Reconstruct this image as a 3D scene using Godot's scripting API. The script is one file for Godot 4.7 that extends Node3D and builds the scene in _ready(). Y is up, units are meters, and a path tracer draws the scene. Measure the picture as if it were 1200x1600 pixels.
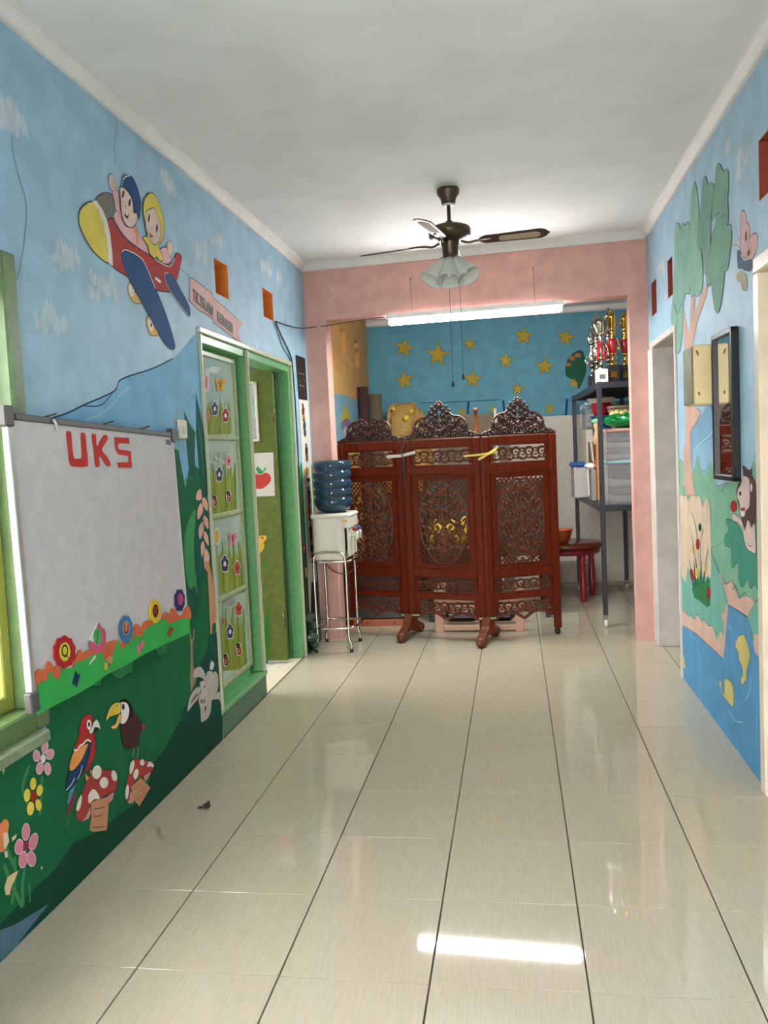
extends Node3D

# ------------------------------------------------------------------ room measures (metres)
const XL := -1.2        # face of the left wall
const XR := 1.18        # face of the right wall
const TOP := 2.755      # ceiling
const ZB := -6.1        # back wall of the store room
var M := {}
var walls := {}
var panes := {}
var taken := {}
var rng := RandomNumberGenerator.new()
var PA := Vector3(-1.2, 0, -3.93)      # front face of the pink partition, left and right end
var PB := Vector3(1.18, 0, -3.79)
var pturn := 0.0

func _ready() -> void:
	rng.seed = 7
	# ---- camera
	var cam := Camera3D.new()
	cam.name = "camera"
	cam.fov = 63.332
	cam.near = 0.02
	cam.far = 100.0
	add_child(cam)
	cam.position = Vector3(0.2602, 1.3611, 2.0244)
	cam.rotation_degrees = Vector3(-4.0039, 9.0120, -2.6940)
	cam.current = true
	# ---- sky: an even overcast that enters only through the openings
	var env := Environment.new()
	env.background_mode = Environment.BG_COLOR
	env.background_color = Color(0.98, 0.96, 0.975)
	env.background_energy_multiplier = 9.0
	env.tonemap_mode = Environment.TONE_MAPPER_LINEAR
	env.tonemap_exposure = 2.75
	env.sdfgi_enabled = true
	env.ssao_enabled = true
	env.ssil_enabled = true
	var we := WorldEnvironment.new()
	we.name = "world_environment"
	we.environment = env
	add_child(we)
	pturn = -atan2(PB.z - PA.z, PB.x - PA.x)
	make_materials()
	build_shell()
	build_left_doors()
	build_right_side()
	build_partition()
	build_lamp()
	build_fan()
	build_screen()
	build_dispenser()
	build_board()
	build_store_room()
	build_small_things()
	murals()

# ------------------------------------------------------------------ materials
func mat(hex: String, rough := 0.7, metal := 0.0, spec := 0.5) -> StandardMaterial3D:
	var m := StandardMaterial3D.new()
	m.albedo_color = Color(hex)
	m.roughness = rough
	m.metallic = metal
	m.metallic_specular = spec
	return m

func noise_tex(freq: float, lo: float, hi: float, sd: int, size := 512, oct := 4) -> NoiseTexture2D:
	var n := FastNoiseLite.new()
	n.seed = sd
	n.noise_type = FastNoiseLite.TYPE_SIMPLEX_SMOOTH
	n.frequency = freq
	n.fractal_octaves = oct
	var t := NoiseTexture2D.new()
	t.width = size
	t.height = size
	t.seamless = true
	t.noise = n
	var g := Gradient.new()
	g.set_color(0, Color(lo, lo, lo))
	g.set_color(1, Color(hi, hi, hi))
	t.color_ramp = g
	return t

func mottled(hex: String, rough: float, tex: Texture2D, scale := 1.0) -> StandardMaterial3D:
	var m := mat(hex, rough)
	m.albedo_texture = tex
	m.uv1_triplanar = true
	m.uv1_world_triplanar = true
	m.uv1_scale = Vector3.ONE * scale
	return m

func soft_tex() -> Texture2D:
	return M.paint.albedo_texture

func streak_image(w: int, h: int, fx: float, fy: float, lo: Color, hi: Color, sd: int, fine := 0.3) -> ImageTexture:
	var n := FastNoiseLite.new()
	n.seed = sd
	n.frequency = 1.0
	n.fractal_octaves = 3
	var im := Image.create(w, h, false, Image.FORMAT_RGB8)
	for y in h:
		for x in w:
			var v := 0.5 + 0.5 * n.get_noise_2d(x * fx, y * fy)
			v += fine * n.get_noise_2d(x * fx * 3.1 + 50.0, y * fy * 2.0)
			im.set_pixel(x, y, lo.lerp(hi, clampf(v, 0.0, 1.0)))
	return ImageTexture.create_from_image(im)

func make_materials() -> void:
	var soft := noise_tex(0.012, 0.89, 1.0, 3)
	var fine := noise_tex(0.05, 0.9, 1.0, 5)
	M.paint = mottled("ffffff", 0.7, soft, 0.8)
	M.paint.metallic_specular = 0.25
	M.paint.vertex_color_use_as_albedo = true
	M.sky_wall = mottled("a0c4d8", 0.6, soft, 0.8)
	M.pink = mottled("deab9f", 0.7, soft, 0.9)
	M.ceiling = mottled("ecece8", 0.85, noise_tex(0.006, 0.95, 1.0, 9), 0.6)
	M.cornice = mottled("e6e3dc", 0.6, noise_tex(0.01, 0.93, 1.0, 11), 0.7)
	M.ochre = mottled("c79a56", 0.7, soft, 1.0)
	M.blue_back = mottled("5c9eb0", 0.7, soft, 1.0)
	M.white_wall = mottled("dcd8cf", 0.7, soft, 1.0)
	M.beige_tile = mottled("d6cfbf", 0.3, fine, 1.0)
	M.grout = mat("5b564c", 0.9)
	M.niche_orange = mottled("e88c36", 0.6, soft, 2.0)
	M.niche_pale = mottled("dba15a", 0.6, soft, 2.0)
	M.niche_red = mottled("a0452c", 0.6, soft, 2.0)
	M.green = mottled("74b878", 0.35, noise_tex(0.03, 0.82, 1.0, 15), 2.0)
	M.green_dark = mottled("3f7a45", 0.4, noise_tex(0.03, 0.8, 1.0, 17), 2.0)
	M.green_kerb = mottled("5f8466", 0.6, noise_tex(0.03, 0.72, 1.0, 19), 2.5)
	M.cream_edge = mottled("cfd0ac", 0.35, noise_tex(0.05, 0.8, 1.0, 21), 3.0)
	M.window_green = mottled("66834e", 0.4, noise_tex(0.02, 0.82, 1.0, 16), 1.2)
	M.sash = mottled("b4bd90", 0.4, noise_tex(0.02, 0.82, 1.0, 18), 1.5)
	M.sill = mottled("8fa07a", 0.6, noise_tex(0.02, 0.75, 1.0, 22), 1.0)
	M.olive = mottled("5c6a10", 0.65, noise_tex(0.02, 0.8, 1.0, 23), 1.5)
	M.lime_frame = mottled("848a38", 0.4, fine, 3.0)
	M.cream_door = mottled("e2d6bc", 0.35, noise_tex(0.008, 0.9, 1.0, 25), 0.8)
	M.old_white = mottled("d6d0c6", 0.5, noise_tex(0.01, 0.88, 1.0, 27), 0.8)
	M.plank = mottled("b8ad9e", 0.6, noise_tex(0.01, 0.85, 1.0, 29), 0.8)
	var gl := mat("cfe8d4", 0.05)
	gl.transparency = BaseMaterial3D.TRANSPARENCY_ALPHA
	gl.albedo_color.a = 0.25
	M.window_glass = gl
	var pg := mat("a9bcae", 0.12)
	M.pane_glass = pg
	# glazed floor tiles with a fine streak along the room
	M.tiles = []
	for k in 3:
		var t := mat("ffffff", 0.036, 0.0, 0.6)
		t.albedo_texture = streak_image(512, 128, 0.12, 0.02, Color("b1a791"), Color("c0b6a0"), 40 + k)
		M.tiles.append(t)
	M.outside = mat("8f8a80", 0.9)
	# timber
	var wt := streak_image(256, 256, 0.07, 0.008, Color("4c1708"), Color("7a2c12"), 61, 0.5)
	M.wood = mat("ffffff", 0.36)
	M.wood.albedo_texture = wt
	M.wood.uv1_triplanar = true
	M.wood.uv1_scale = Vector3(3, 3, 3)
	M.wood.metallic_specular = 0.3
	M.carved = mottled("6b3822", 0.34, fine, 6.0)
	M.carved.metallic_specular = 0.4
	M.carved_dark = mottled("3f1f16", 0.3, fine, 6.0)
	M.pale_wood = mottled("dcae90", 0.45, fine, 3.0)
	M.orange_wood = mottled("b55f35", 0.4, fine, 3.0)
	M.bronze = mat("5f5142", 0.32, 0.85)
	M.bronze_light = mat("8d7a60", 0.35, 0.9)
	M.blade = mottled("4b3230", 0.4, fine, 5.0)
	M.blade_pale = mottled("d4cfc2", 0.45, fine, 5.0)
	M.cane = mat("b7a68c", 0.7)
	M.shade = mat("d6dad2", 0.22)
	M.shade.backlight_enabled = true
	M.shade.backlight = Color(0.3, 0.3, 0.3)
	M.steel = mat("c2bcb2", 0.18, 1.0)
	M.aluminium = mat("cfccc2", 0.28, 0.9)
	M.white_enamel = mat("ebeae4", 0.35)
	M.board = mottled("d4cdcb", 0.28, noise_tex(0.02, 0.93, 1.0, 33), 1.2)
	M.dark_plastic = mat("4f4d4a", 0.5)
	M.black = mat("1d1d20", 0.4)
	M.black_metal = mat("2a2c33", 0.4)
	M.grey_metal = mat("4a545f", 0.4)
	M.dispenser = mat("d9d4c6", 0.35)
	var bt := mat("4a86b8", 0.06)
	bt.transparency = BaseMaterial3D.TRANSPARENCY_ALPHA
	bt.albedo_color = Color(0.15, 0.255, 0.34, 0.88)
	M.bottle = bt
	M.gold = mat("d8b04e", 0.16, 1.0)
	M.silver = mat("c9c6bc", 0.14, 1.0)
	M.red_gloss = mat("a81f2a", 0.25)
	M.table_red = mat("8e1f24", 0.3)
	M.table_top = mat("6e2a22", 0.15)
	M.orange_plastic = mat("c4602c", 0.35)
	M.mirror = mat("e4e6e6", 0.02, 1.0)
	M.cabinet = mottled("f2dca4", 0.45, noise_tex(0.008, 0.92, 1.0, 37), 1.0)
	M.cabinet_side = mottled("8f8a6c", 0.5, noise_tex(0.01, 0.8, 1.0, 39), 1.5)
	M.rust = mat("8f7a48", 0.8)
	M.gold_paper = mottled("c59a4c", 0.5, noise_tex(0.03, 0.75, 1.0, 41), 4.0)
	M.cord = mat("33302e", 0.6)
	M.string = mat("7d6f66", 0.8)
	var clear := mat("b9bcc0", 0.15)
	clear.transparency = BaseMaterial3D.TRANSPARENCY_ALPHA
	clear.albedo_color.a = 0.3
	M.clear = clear

# ------------------------------------------------------------------ naming and placing
func numbered(called: String) -> String:
	if not taken.has(called):
		taken[called] = 0
		return called
	taken[called] += 1
	return "%s_%03d" % [called, taken[called]]

func thing(called: String, label: String, category: String, at := Vector3.ZERO, turn := 0.0, group := "") -> Node3D:
	var o := Node3D.new()
	o.name = numbered(called)
	add_child(o)
	o.position = at
	o.rotation.y = turn
	tag(o, label, category, group)
	return o

func tag(o: Node, label: String, category := "", group := "", kind := "") -> void:
	if label: o.set_meta("label", label)
	if category: o.set_meta("category", category)
	if group: o.set_meta("group", group)
	if kind: o.set_meta("kind", kind)

func obj(called: String, st: SurfaceTool, m: Material, parent: Node = null) -> MeshInstance3D:
	st.generate_normals()
	return put(called, st.commit(), m, parent)

func put(called: String, mesh: Mesh, m: Material, parent: Node = null) -> MeshInstance3D:
	var o := MeshInstance3D.new()
	o.mesh = mesh
	o.material_override = m
	o.cast_shadow = GeometryInstance3D.SHADOW_CASTING_SETTING_ON
	if parent == null:
		o.name = numbered(called)
		add_child(o)
	else:
		o.name = called
		parent.add_child(o, true)
	return o

func struct(called: String, st: SurfaceTool, m: Material, label: String) -> MeshInstance3D:
	var o := obj(called, st, m)
	tag(o, label, "", "", "structure")
	return o

# ------------------------------------------------------------------ mesh helpers
func mb() -> SurfaceTool:
	var st := SurfaceTool.new()
	st.begin(Mesh.PRIMITIVE_TRIANGLES)
	st.set_smooth_group(-1)
	return st

func tri(st: SurfaceTool, a: Vector3, b: Vector3, c: Vector3, ctr: Vector3) -> void:
	var n := (a - c).cross(a - b)
	if n.dot((a + b + c) / 3.0 - ctr) < 0.0:
		var t := b
		b = c
		c = t
	st.add_vertex(a)
	st.add_vertex(b)
	st.add_vertex(c)

func quad(st: SurfaceTool, a: Vector3, b: Vector3, c: Vector3, d: Vector3, ctr: Vector3) -> void:
	tri(st, a, b, c, ctr)
	tri(st, a, c, d, ctr)

func bx(st: SurfaceTool, c: Vector3, s: Vector3, bev := 0.0, bas := Basis()) -> void:
	st.set_smooth_group(-1)
	var h := s * 0.5
	bev = minf(bev, minf(h.x, minf(h.y, h.z)) * 0.9)
	if bev <= 0.0:
		var p := []
		for i in 8:
			p.append(c + bas * Vector3(h.x if i & 1 else -h.x, h.y if i & 2 else -h.y, h.z if i & 4 else -h.z))
		for f in [[0, 1, 3, 2], [4, 5, 7, 6], [0, 1, 5, 4], [2, 3, 7, 6], [0, 2, 6, 4], [1, 3, 7, 5]]:
			quad(st, p[f[0]], p[f[1]], p[f[2]], p[f[3]], c)
		return
	# chamfered box: three points at each corner
	var q := []
	for i in 8:
		var sg := Vector3(1 if i & 1 else -1, 1 if i & 2 else -1, 1 if i & 4 else -1)
		var row := []
		for ax in 3:
			var v := Vector3(sg.x * (h.x - bev), sg.y * (h.y - bev), sg.z * (h.z - bev))
			v[ax] = sg[ax] * h[ax]
			row.append(c + bas * v)
		q.append(row)
	for f in [[0, 2, 6, 4, 0], [1, 3, 7, 5, 0], [0, 1, 5, 4, 1], [2, 3, 7, 6, 1], [0, 1, 3, 2, 2], [4, 5, 7, 6, 2]]:
		var ax: int = f[4]
		quad(st, q[f[0]][ax], q[f[1]][ax], q[f[2]][ax], q[f[3]][ax], c)
	for i in 8:
		tri(st, q[i][0], q[i][1], q[i][2], c)
		for ax in 3:
			var j := i | (1 << ax)
			if j != i:
				var a1 := (ax + 1) % 3
				var a2 := (ax + 2) % 3
				quad(st, q[i][a1], q[j][a1], q[j][a2], q[i][a2], c)

func box(lo: Vector3, hi: Vector3, bev := 0.0) -> SurfaceTool:
	var st := mb()
	bx(st, (lo + hi) * 0.5, (hi - lo).abs(), bev)
	return st

func tube(st: SurfaceTool, pts: Array, r, sides := 8, closed := false) -> void:
	st.set_smooth_group(0)
	var n := pts.size()
	var rings := []
	var up := Vector3.UP
	for i in n:
		var a: Vector3 = pts[(i - 1 + n) % n] if closed or i > 0 else pts[i]
		var b: Vector3 = pts[(i + 1) % n] if closed or i < n - 1 else pts[i]
		var d := (b - a).normalized()
		if i == 0:
			up = Vector3.UP if absf(d.y) < 0.9 else Vector3.RIGHT
		var side := d.cross(up).normalized()
		up = side.cross(d).normalized()
		var rad: float = r[i] if r is Array else r
		var ring := []
		for k in sides:
			var t := TAU * k / sides
			ring.append(pts[i] + (side * cos(t) + up * sin(t)) * rad)
		rings.append(ring)
	for i in (n if closed else n - 1):
		var j := (i + 1) % n
		var ctr: Vector3 = (pts[i] + pts[j]) * 0.5
		for k in sides:
			var l := (k + 1) % sides
			quad(st, rings[i][k], rings[i][l], rings[j][l], rings[j][k], ctr)
	if not closed:
		st.set_smooth_group(-1)
		for e in [0, n - 1]:
			var inner: Vector3 = pts[1] if e == 0 else pts[n - 2]
			for k in range(1, sides - 1):
				tri(st, rings[e][0], rings[e][k], rings[e][k + 1], inner)
	st.set_smooth_group(-1)

func lathe(st: SurfaceTool, prof: Array, ctr: Vector3, segs := 20, bas := Basis(), group := 0) -> void:
	# prof: [radius, height] pairs from below to above, about the local y axis
	st.set_smooth_group(group)
	for i in prof.size() - 1:
		var a: Array = prof[i]
		var b: Array = prof[i + 1]
		for k in segs:
			var t0 := TAU * k / segs
			var t1 := TAU * (k + 1) / segs
			var p0 := ctr + bas * Vector3(cos(t0) * a[0], a[1], sin(t0) * a[0])
			var p1 := ctr + bas * Vector3(cos(t1) * a[0], a[1], sin(t1) * a[0])
			var p2 := ctr + bas * Vector3(cos(t1) * b[0], b[1], sin(t1) * b[0])
			var p3 := ctr + bas * Vector3(cos(t0) * b[0], b[1], sin(t0) * b[0])
			var mid := (t0 + t1) * 0.5
			# outward: to the right of the way the profile runs
			var dv := Vector2(b[0] - a[0], b[1] - a[1])
			var out := bas * (Vector3(cos(mid), 0, sin(mid)) * dv.y - Vector3.UP * dv.x)
			var cc := (p0 + p1 + p2 + p3) * 0.25 - out
			if a[0] > 0.00001: tri(st, p0, p1, p2, cc)
			if b[0] > 0.00001: tri(st, p0, p2, p3, cc)
	st.set_smooth_group(-1)

func ball(st: SurfaceTool, c: Vector3, r: Vector3, bas := Basis(), lat := 5, lon := 8) -> void:
	var prof := []
	for i in lat + 1:
		var t := PI * i / lat - PI / 2
		prof.append([cos(t), sin(t)])
	lathe(st, prof, c, lon, bas * Basis.from_scale(r))

func prism(st: SurfaceTool, poly: PackedVector2Array, depth: float, xf: Transform3D) -> void:
	st.set_smooth_group(-1)
	var ids := Geometry2D.triangulate_polygon(poly)
	var ctr := xf * Vector3(0, 0, depth * 0.5)
	var back := xf.basis.z.normalized() * 1000.0
	for i in range(0, ids.size(), 3):
		var v := []
		for k in 3: v.append(poly[ids[i + k]])
		tri(st, xf * Vector3(v[0].x, v[0].y, depth), xf * Vector3(v[1].x, v[1].y, depth), xf * Vector3(v[2].x, v[2].y, depth), ctr - back)
		tri(st, xf * Vector3(v[0].x, v[0].y, 0), xf * Vector3(v[1].x, v[1].y, 0), xf * Vector3(v[2].x, v[2].y, 0), ctr + back)
	var ccw := not Geometry2D.is_polygon_clockwise(poly)
	for i in poly.size():
		var a := poly[i]
		var b := poly[(i + 1) % poly.size()]
		var nrm := Vector2(b.y - a.y, a.x - b.x) * (1.0 if ccw else -1.0)
		var mid := xf * Vector3((a.x + b.x) * 0.5 - nrm.x, (a.y + b.y) * 0.5 - nrm.y, depth * 0.5)
		quad(st, xf * Vector3(a.x, a.y, 0), xf * Vector3(b.x, b.y, 0), xf * Vector3(b.x, b.y, depth), xf * Vector3(a.x, a.y, depth), mid)

func smooth2(p: PackedVector2Array, closed: bool, n := 4) -> PackedVector2Array:
	var out := PackedVector2Array()
	var c := p.size()
	for i in (c if closed else c - 1):
		var a := p[(i - 1 + c) % c] if closed or i > 0 else p[i]
		var b := p[i]
		var d := p[(i + 1) % c]
		var e := p[(i + 2) % c] if closed or i < c - 2 else d
		for k in n:
			out.append(b.cubic_interpolate(d, a, e, float(k) / n))
	if not closed: out.append(p[c - 1])
	return out

func smooth3(p: Array, n := 5, closed := false) -> Array:
	var out := []
	var c := p.size()
	for i in (c if closed else c - 1):
		var a: Vector3 = p[(i - 1 + c) % c] if closed or i > 0 else p[i]
		var b: Vector3 = p[i]
		var d: Vector3 = p[(i + 1) % c]
		var e: Vector3 = p[(i + 2) % c] if closed or i < c - 2 else d
		for k in n: out.append(b.cubic_interpolate(d, a, e, float(k) / n))
	if not closed: out.append(p[c - 1])
	return out

func slab_with_holes(fixed: int, f0: float, f1: float, a0: float, a1: float, b0: float, b1: float, holes: Array) -> SurfaceTool:
	# a slab between f0 and f1 on axis «fixed» (0 = x, 2 = z); a runs along the other level axis, b is height; holes are [a0, a1, b0, b1]
	var st := mb()
	var ca := [a0, a1]
	var cb := [b0, b1]
	for h in holes:
		for v in [h[0], h[1]]:
			if v > a0 and v < a1 and not ca.has(v): ca.append(v)
		for v in [h[2], h[3]]:
			if v > b0 and v < b1 and not cb.has(v): cb.append(v)
	ca.sort()
	cb.sort()
	for i in ca.size() - 1:
		for j in cb.size() - 1:
			var ma: float = (ca[i] + ca[i + 1]) * 0.5
			var mbb: float = (cb[j] + cb[j + 1]) * 0.5
			var inside := false
			for h in holes:
				if ma > h[0] and ma < h[1] and mbb > h[2] and mbb < h[3]: inside = true
			if inside: continue
			var da: float = ca[i + 1] - ca[i]
			var db: float = cb[j + 1] - cb[j]
			var c := Vector3((f0 + f1) * 0.5, mbb, ma) if fixed == 0 else Vector3(ma, mbb, (f0 + f1) * 0.5)
			var s := Vector3(absf(f1 - f0), db, da) if fixed == 0 else Vector3(da, db, absf(f1 - f0))
			bx(st, c, s)
	return st

# ------------------------------------------------------------------ the room
func build_shell() -> void:
	# floor: a mortar bed with single glazed tiles on it
	var fl := struct("floor", box(Vector3(-1.35, -0.16, -6.25), Vector3(1.6, -0.006, 4.0)), M.grout, "glossy cream tiled floor with dark joints")
	var meshes := []
	for k in 3:
		for v in 2:
			meshes.append([tile_mesh(0.4, 0.4, Vector2(rng.randf(), rng.randf())), M.tiles[k]])
	for iz in range(-16, 9):
		for ix in range(-3, 4):
			if ix == 3 and iz > -8: continue
			var pick: Array = meshes[rng.randi() % meshes.size()]
			var o := put("tile", pick[0], pick[1], fl)
			o.position = Vector3(ix * 0.4 + 0.2, -0.006 + rng.randf_range(0.0, 0.0004), iz * 0.4 + 0.2)
	# ceiling
	struct("ceiling", box(Vector3(-1.36, TOP, -4.05), Vector3(1.34, TOP + 0.15, 4.0)), M.ceiling, "plain off white plaster ceiling")
	# left wall with a window, the glazed door opening and two vent niches
	walls.wall_left = struct("wall_left", slab_with_holes(0, -1.35, XL, -3.95, 4.0, -0.02, TOP + 0.05, [
		[-0.29, 0.95, 0.575, 2.0], [1.8, 2.8, 0.575, 2.0], [-3.44, -1.80, -0.1, 1.99],
		[-2.28, -2.075, 2.212, 2.393], [-3.115, -2.90, 2.222, 2.398]]), M.sky_wall, "left wall with a painted sky and garden")
	for v in [[-2.28, -2.075, 2.212, 2.393], [-3.115, -2.90, 2.222, 2.398]]:
		niche("vent_niche", walls.wall_left, XL, -1.0, v, M.niche_orange)
	# right wall: far doorway, near doorway, three niches
	walls.wall_right = struct("wall_right", slab_with_holes(0, XR, 1.33, -3.82, 4.0, -0.02, TOP + 0.05, [
		[-3.64, -2.86, -0.03, 1.985], [-1.255, -0.40, -0.03, 2.0],
		[-3.645, -3.46, 2.165, 2.375], [-3.075, -2.925, 2.18, 2.395], [-1.262, -1.04, 2.215, 2.43]]), M.sky_wall, "right wall with a painted tree and stream")
	for v in [[-3.645, -3.46, 2.165, 2.375], [-3.075, -2.925, 2.18, 2.395], [-1.262, -1.04, 2.215, 2.43]]:
		niche("vent_niche", walls.wall_right, XR, 1.0, v, M.niche_red)
	# wall behind the camera with the wide entrance
	struct("wall_rear", slab_with_holes(2, 4.0, 4.15, -1.36, 1.34, -0.02, TOP + 0.15, [[-0.95, 0.15, -0.1, 2.05]]), M.white_wall, "white wall with the entrance opening")
	# cornices: a coved strip along each wall
	var prof := PackedVector2Array([Vector2(0, 0), Vector2(0.014, 0), Vector2(0.016, 0.012), Vector2(0.028, 0.03), Vector2(0.04, 0.042), Vector2(0.042, 0.058), Vector2(0, 0.058)])
	var st := mb()
	prism(st, prof, 7.9, Transform3D(Basis(Vector3(1, 0, 0), Vector3(0, 1, 0), Vector3(0, 0, 1)), Vector3(XL, 2.698, -3.9)))
	struct("trim_1", st, M.cornice, "white cornice along the left wall")
	st = mb()
	prism(st, prof, 7.8, Transform3D(Basis(Vector3(-1, 0, 0), Vector3(0, 1, 0), Vector3(0, 0, 1)), Vector3(XR, 2.698, -3.8)))
	struct("trim_2", st, M.cornice, "white cornice along the right wall")
	# ground outside, seen from no window but reflecting daylight
	struct("ground_outside", box(Vector3(-14, -0.4, -10), Vector3(12, -0.17, 16)), M.outside, "grey paved ground outside the building")

func tile_mesh(w: float, d: float, uv0: Vector2) -> Mesh:
	var st := SurfaceTool.new()
	st.begin(Mesh.PRIMITIVE_TRIANGLES)
	st.set_smooth_group(-1)
	var e := 0.0012
	var x := w * 0.5 - 0.0022
	var z := d * 0.5 - 0.0010
	var ring := [[x, z, -0.004], [x, z, 0.0048], [x - e, z - e, 0.006]]
	for k in 2:
		for s in 4:
			var p := []
			for q in [[k, s], [k, (s + 1) % 4], [k + 1, (s + 1) % 4], [k + 1, s]]:
				var r: Array = ring[q[0]]
				p.append(Vector3(r[0] * (1 if q[1] in [0, 3] else -1), r[2], r[1] * (1 if q[1] in [0, 1] else -1)))
			for t in [[0, 1, 2], [0, 2, 3]]:
				tile_tri(st, p[t[0]], p[t[1]], p[t[2]], w, uv0)
	var t0 := ring[2][0] as float
	var t1 := ring[2][1] as float
	var c := [Vector3(-t0, 0.006, -t1), Vector3(t0, 0.006, -t1), Vector3(t0, 0.006, t1), Vector3(-t0, 0.006, t1)]
	tile_tri(st, c[0], c[1], c[2], w, uv0)
	tile_tri(st, c[0], c[2], c[3], w, uv0)
	st.generate_normals()
	return st.commit()

func tile_tri(st: SurfaceTool, a: Vector3, b: Vector3, c: Vector3, w: float, uv0: Vector2) -> void:
	var n := (a - c).cross(a - b)
	var v := [a, b, c]
	if n.dot((a + b + c) / 3.0 - Vector3(0, -0.1, 0)) < 0.0: v = [a, c, b]
	for p in v:
		st.set_uv(uv0 + Vector2(p.x / w, p.z / w))
		st.add_vertex(p)

func niche(called: String, wall: Node, face: float, side: float, v: Array, m: Material) -> void:
	# painted lining of a square hole in a wall: four sides and a back
	var st := mb()
	var t := 0.004
	var d := 0.1
	var x0 := face + side * 0.0005
	var x1 := face + side * d
	var cx := (x0 + x1) * 0.5
	var zm: float = (v[0] + v[1]) * 0.5
	var ym: float = (v[2] + v[3]) * 0.5
	bx(st, Vector3(cx, v[2] + t * 0.5, zm), Vector3(d, t, v[1] - v[0]))
	bx(st, Vector3(cx, v[3] - t * 0.5, zm), Vector3(d, t, v[1] - v[0]))
	bx(st, Vector3(cx, ym, v[0] + t * 0.5), Vector3(d, v[3] - v[2], t))
	bx(st, Vector3(cx, ym, v[1] - t * 0.5), Vector3(d, v[3] - v[2], t))
	bx(st, Vector3(x1, ym, zm), Vector3(0.02, v[3] - v[2], v[1] - v[0]))
	obj(called, st, m, wall)

# ------------------------------------------------------------------ window and door unit in the left wall
func build_left_doors() -> void:
	# window_1: green frame, lime sash, two glass panes and a thick sill
	var w := Node3D.new()
	w.name = "window_1"
	add_child(w)
	tag(w, "green framed window at the left edge with a thick sill", "", "", "structure")
	var st := mb()
	for b in [[-0.305, -0.235, 0.575, 2.005], [0.90, 0.965, 0.575, 2.005]]:
		bx(st, Vector3(-1.26, (b[2] + b[3]) * 0.5, (b[0] + b[1]) * 0.5), Vector3(0.15, b[3] - b[2], b[1] - b[0]), 0.006)
	bx(st, Vector3(-1.26, 1.965, 0.33), Vector3(0.15, 0.08, 1.13), 0.006)
	bx(st, Vector3(-1.26, 0.61, 0.33), Vector3(0.15, 0.07, 1.13), 0.006)
	obj("frame", st, M.window_green, w)
	st = mb()
	for z in [-0.21, 0.30, 0.355, 0.875]:
		bx(st, Vector3(-1.27, 1.285, z), Vector3(0.035, 1.28, 0.045), 0.004)
	for y in [0.67, 1.90]:
		bx(st, Vector3(-1.27, y, 0.045), Vector3(0.034, 0.05, 0.5), 0.004)
		bx(st, Vector3(-1.27, y, 0.615), Vector3(0.034, 0.05, 0.5), 0.004)
	obj("sash", st, M.lime_frame, w)
	for z in [0.045, 0.615]:
		obj("pane", box(Vector3(-1.273, 0.69, z - 0.24), Vector3(-1.268, 1.88, z + 0.24)), M.window_glass, w)
	obj("sill", box(Vector3(-1.35, 0.545, -0.245), Vector3(-1.15, 0.582, 0.99), 0.006), M.sill, w)
	# door_1: fixed glazed panel and an open doorway in one green frame
	var d := Node3D.new()
	d.name = "door_1"
	add_child(d)
	tag(d, "green door frame with a painted four pane panel beside an open doorway", "", "", "structure")
	var jamb := func(z0: float, z1: float, y0: float, y1: float, m: Material, x0 := -1.33, x1 := -1.203) -> void:
		obj("jamb", box(Vector3(x0, y0, z0), Vector3(x1, y1, z1), 0.004), m, d)
	jamb.call(-1.845, -1.795, 0.14, 2.0, M.green)
	jamb.call(-2.555, -2.50, 0.14, 2.0, M.green)
	jamb.call(-3.445, -3.40, 0.0, 2.0, M.green)
	jamb.call(-3.41, -3.37, 0.0, 1.96, M.green_dark, -1.335, -1.275)
	obj("lintel", box(Vector3(-1.33, 1.935, -3.445), Vector3(-1.204, 2.0, -1.795), 0.004), M.green, d)
	# pale worn edging on the faces of the frame
	var ed := func(z0: float, z1: float, y0: float, y1: float) -> void:
		obj("edging", box(Vector3(-1.206, y0, z0), Vector3(-1.186, y1, z1), 0.004), M.cream_edge, d)
	ed.call(-1.806, -1.79, 0.14, 1.975)
	ed.call(-2.514, -2.494, 0.15, 1.975)
	ed.call(-3.448, -3.432, 0.0, 1.975)
	ed.call(-3.448, -1.79, 1.978, 2.006)
	# low kerb under the glazed panel
	obj("kerb", box(Vector3(-1.35, 0.0, -2.545), Vector3(-1.2005, 0.118, -1.79), 0.004), M.green_kerb, d)
	obj("ledge", box(Vector3(-1.35, 0.118, -2.548), Vector3(-1.192, 0.148, -1.79), 0.005), M.green, d)
	# sash of the glazed panel
	var z0 := -2.435
	var z1 := -1.90
	for z in [z0, z1]:
		obj("sash_stile", box(Vector3(-1.275, 0.20, z - 0.014), Vector3(-1.244, 1.925, z + 0.014), 0.003), M.sash, d)
	obj("sash_filler", box(Vector3(-1.29, 0.148, -2.502), Vector3(-1.262, 1.935, z0 - 0.016)), M.green_dark, d)
	obj("sash_filler", box(Vector3(-1.29, 0.148, z1 + 0.016), Vector3(-1.262, 1.935, -1.843)), M.green, d)
	obj("sash_filler", box(Vector3(-1.29, 0.148, z0), Vector3(-1.258, 0.205, z1)), M.green, d)
	obj("sash_filler", box(Vector3(-1.29, 1.90, z0), Vector3(-1.258, 1.936, z1)), M.green, d)
	var rails := [0.215, 0.655, 1.083, 1.487, 1.905]
	for y in rails:
		obj("sash_rail", box(Vector3(-1.275, y - 0.012, z0), Vector3(-1.244, y + 0.012, z1), 0.003), M.sash, d)
	for k in 4:
		panes[4 - k] = obj("pane", box(Vector3(-1.262, rails[k] + 0.01, z0 + 0.016), Vector3(-1.256, rails[k + 1] - 0.01, z1 - 0.016)), M.pane_glass, d)
	# threshold of the doorway
	obj("threshold", box(Vector3(-1.36, -0.10, -3.40), Vector3(-1.21, 0.001, -2.548)), M.cream_door, d)
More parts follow.
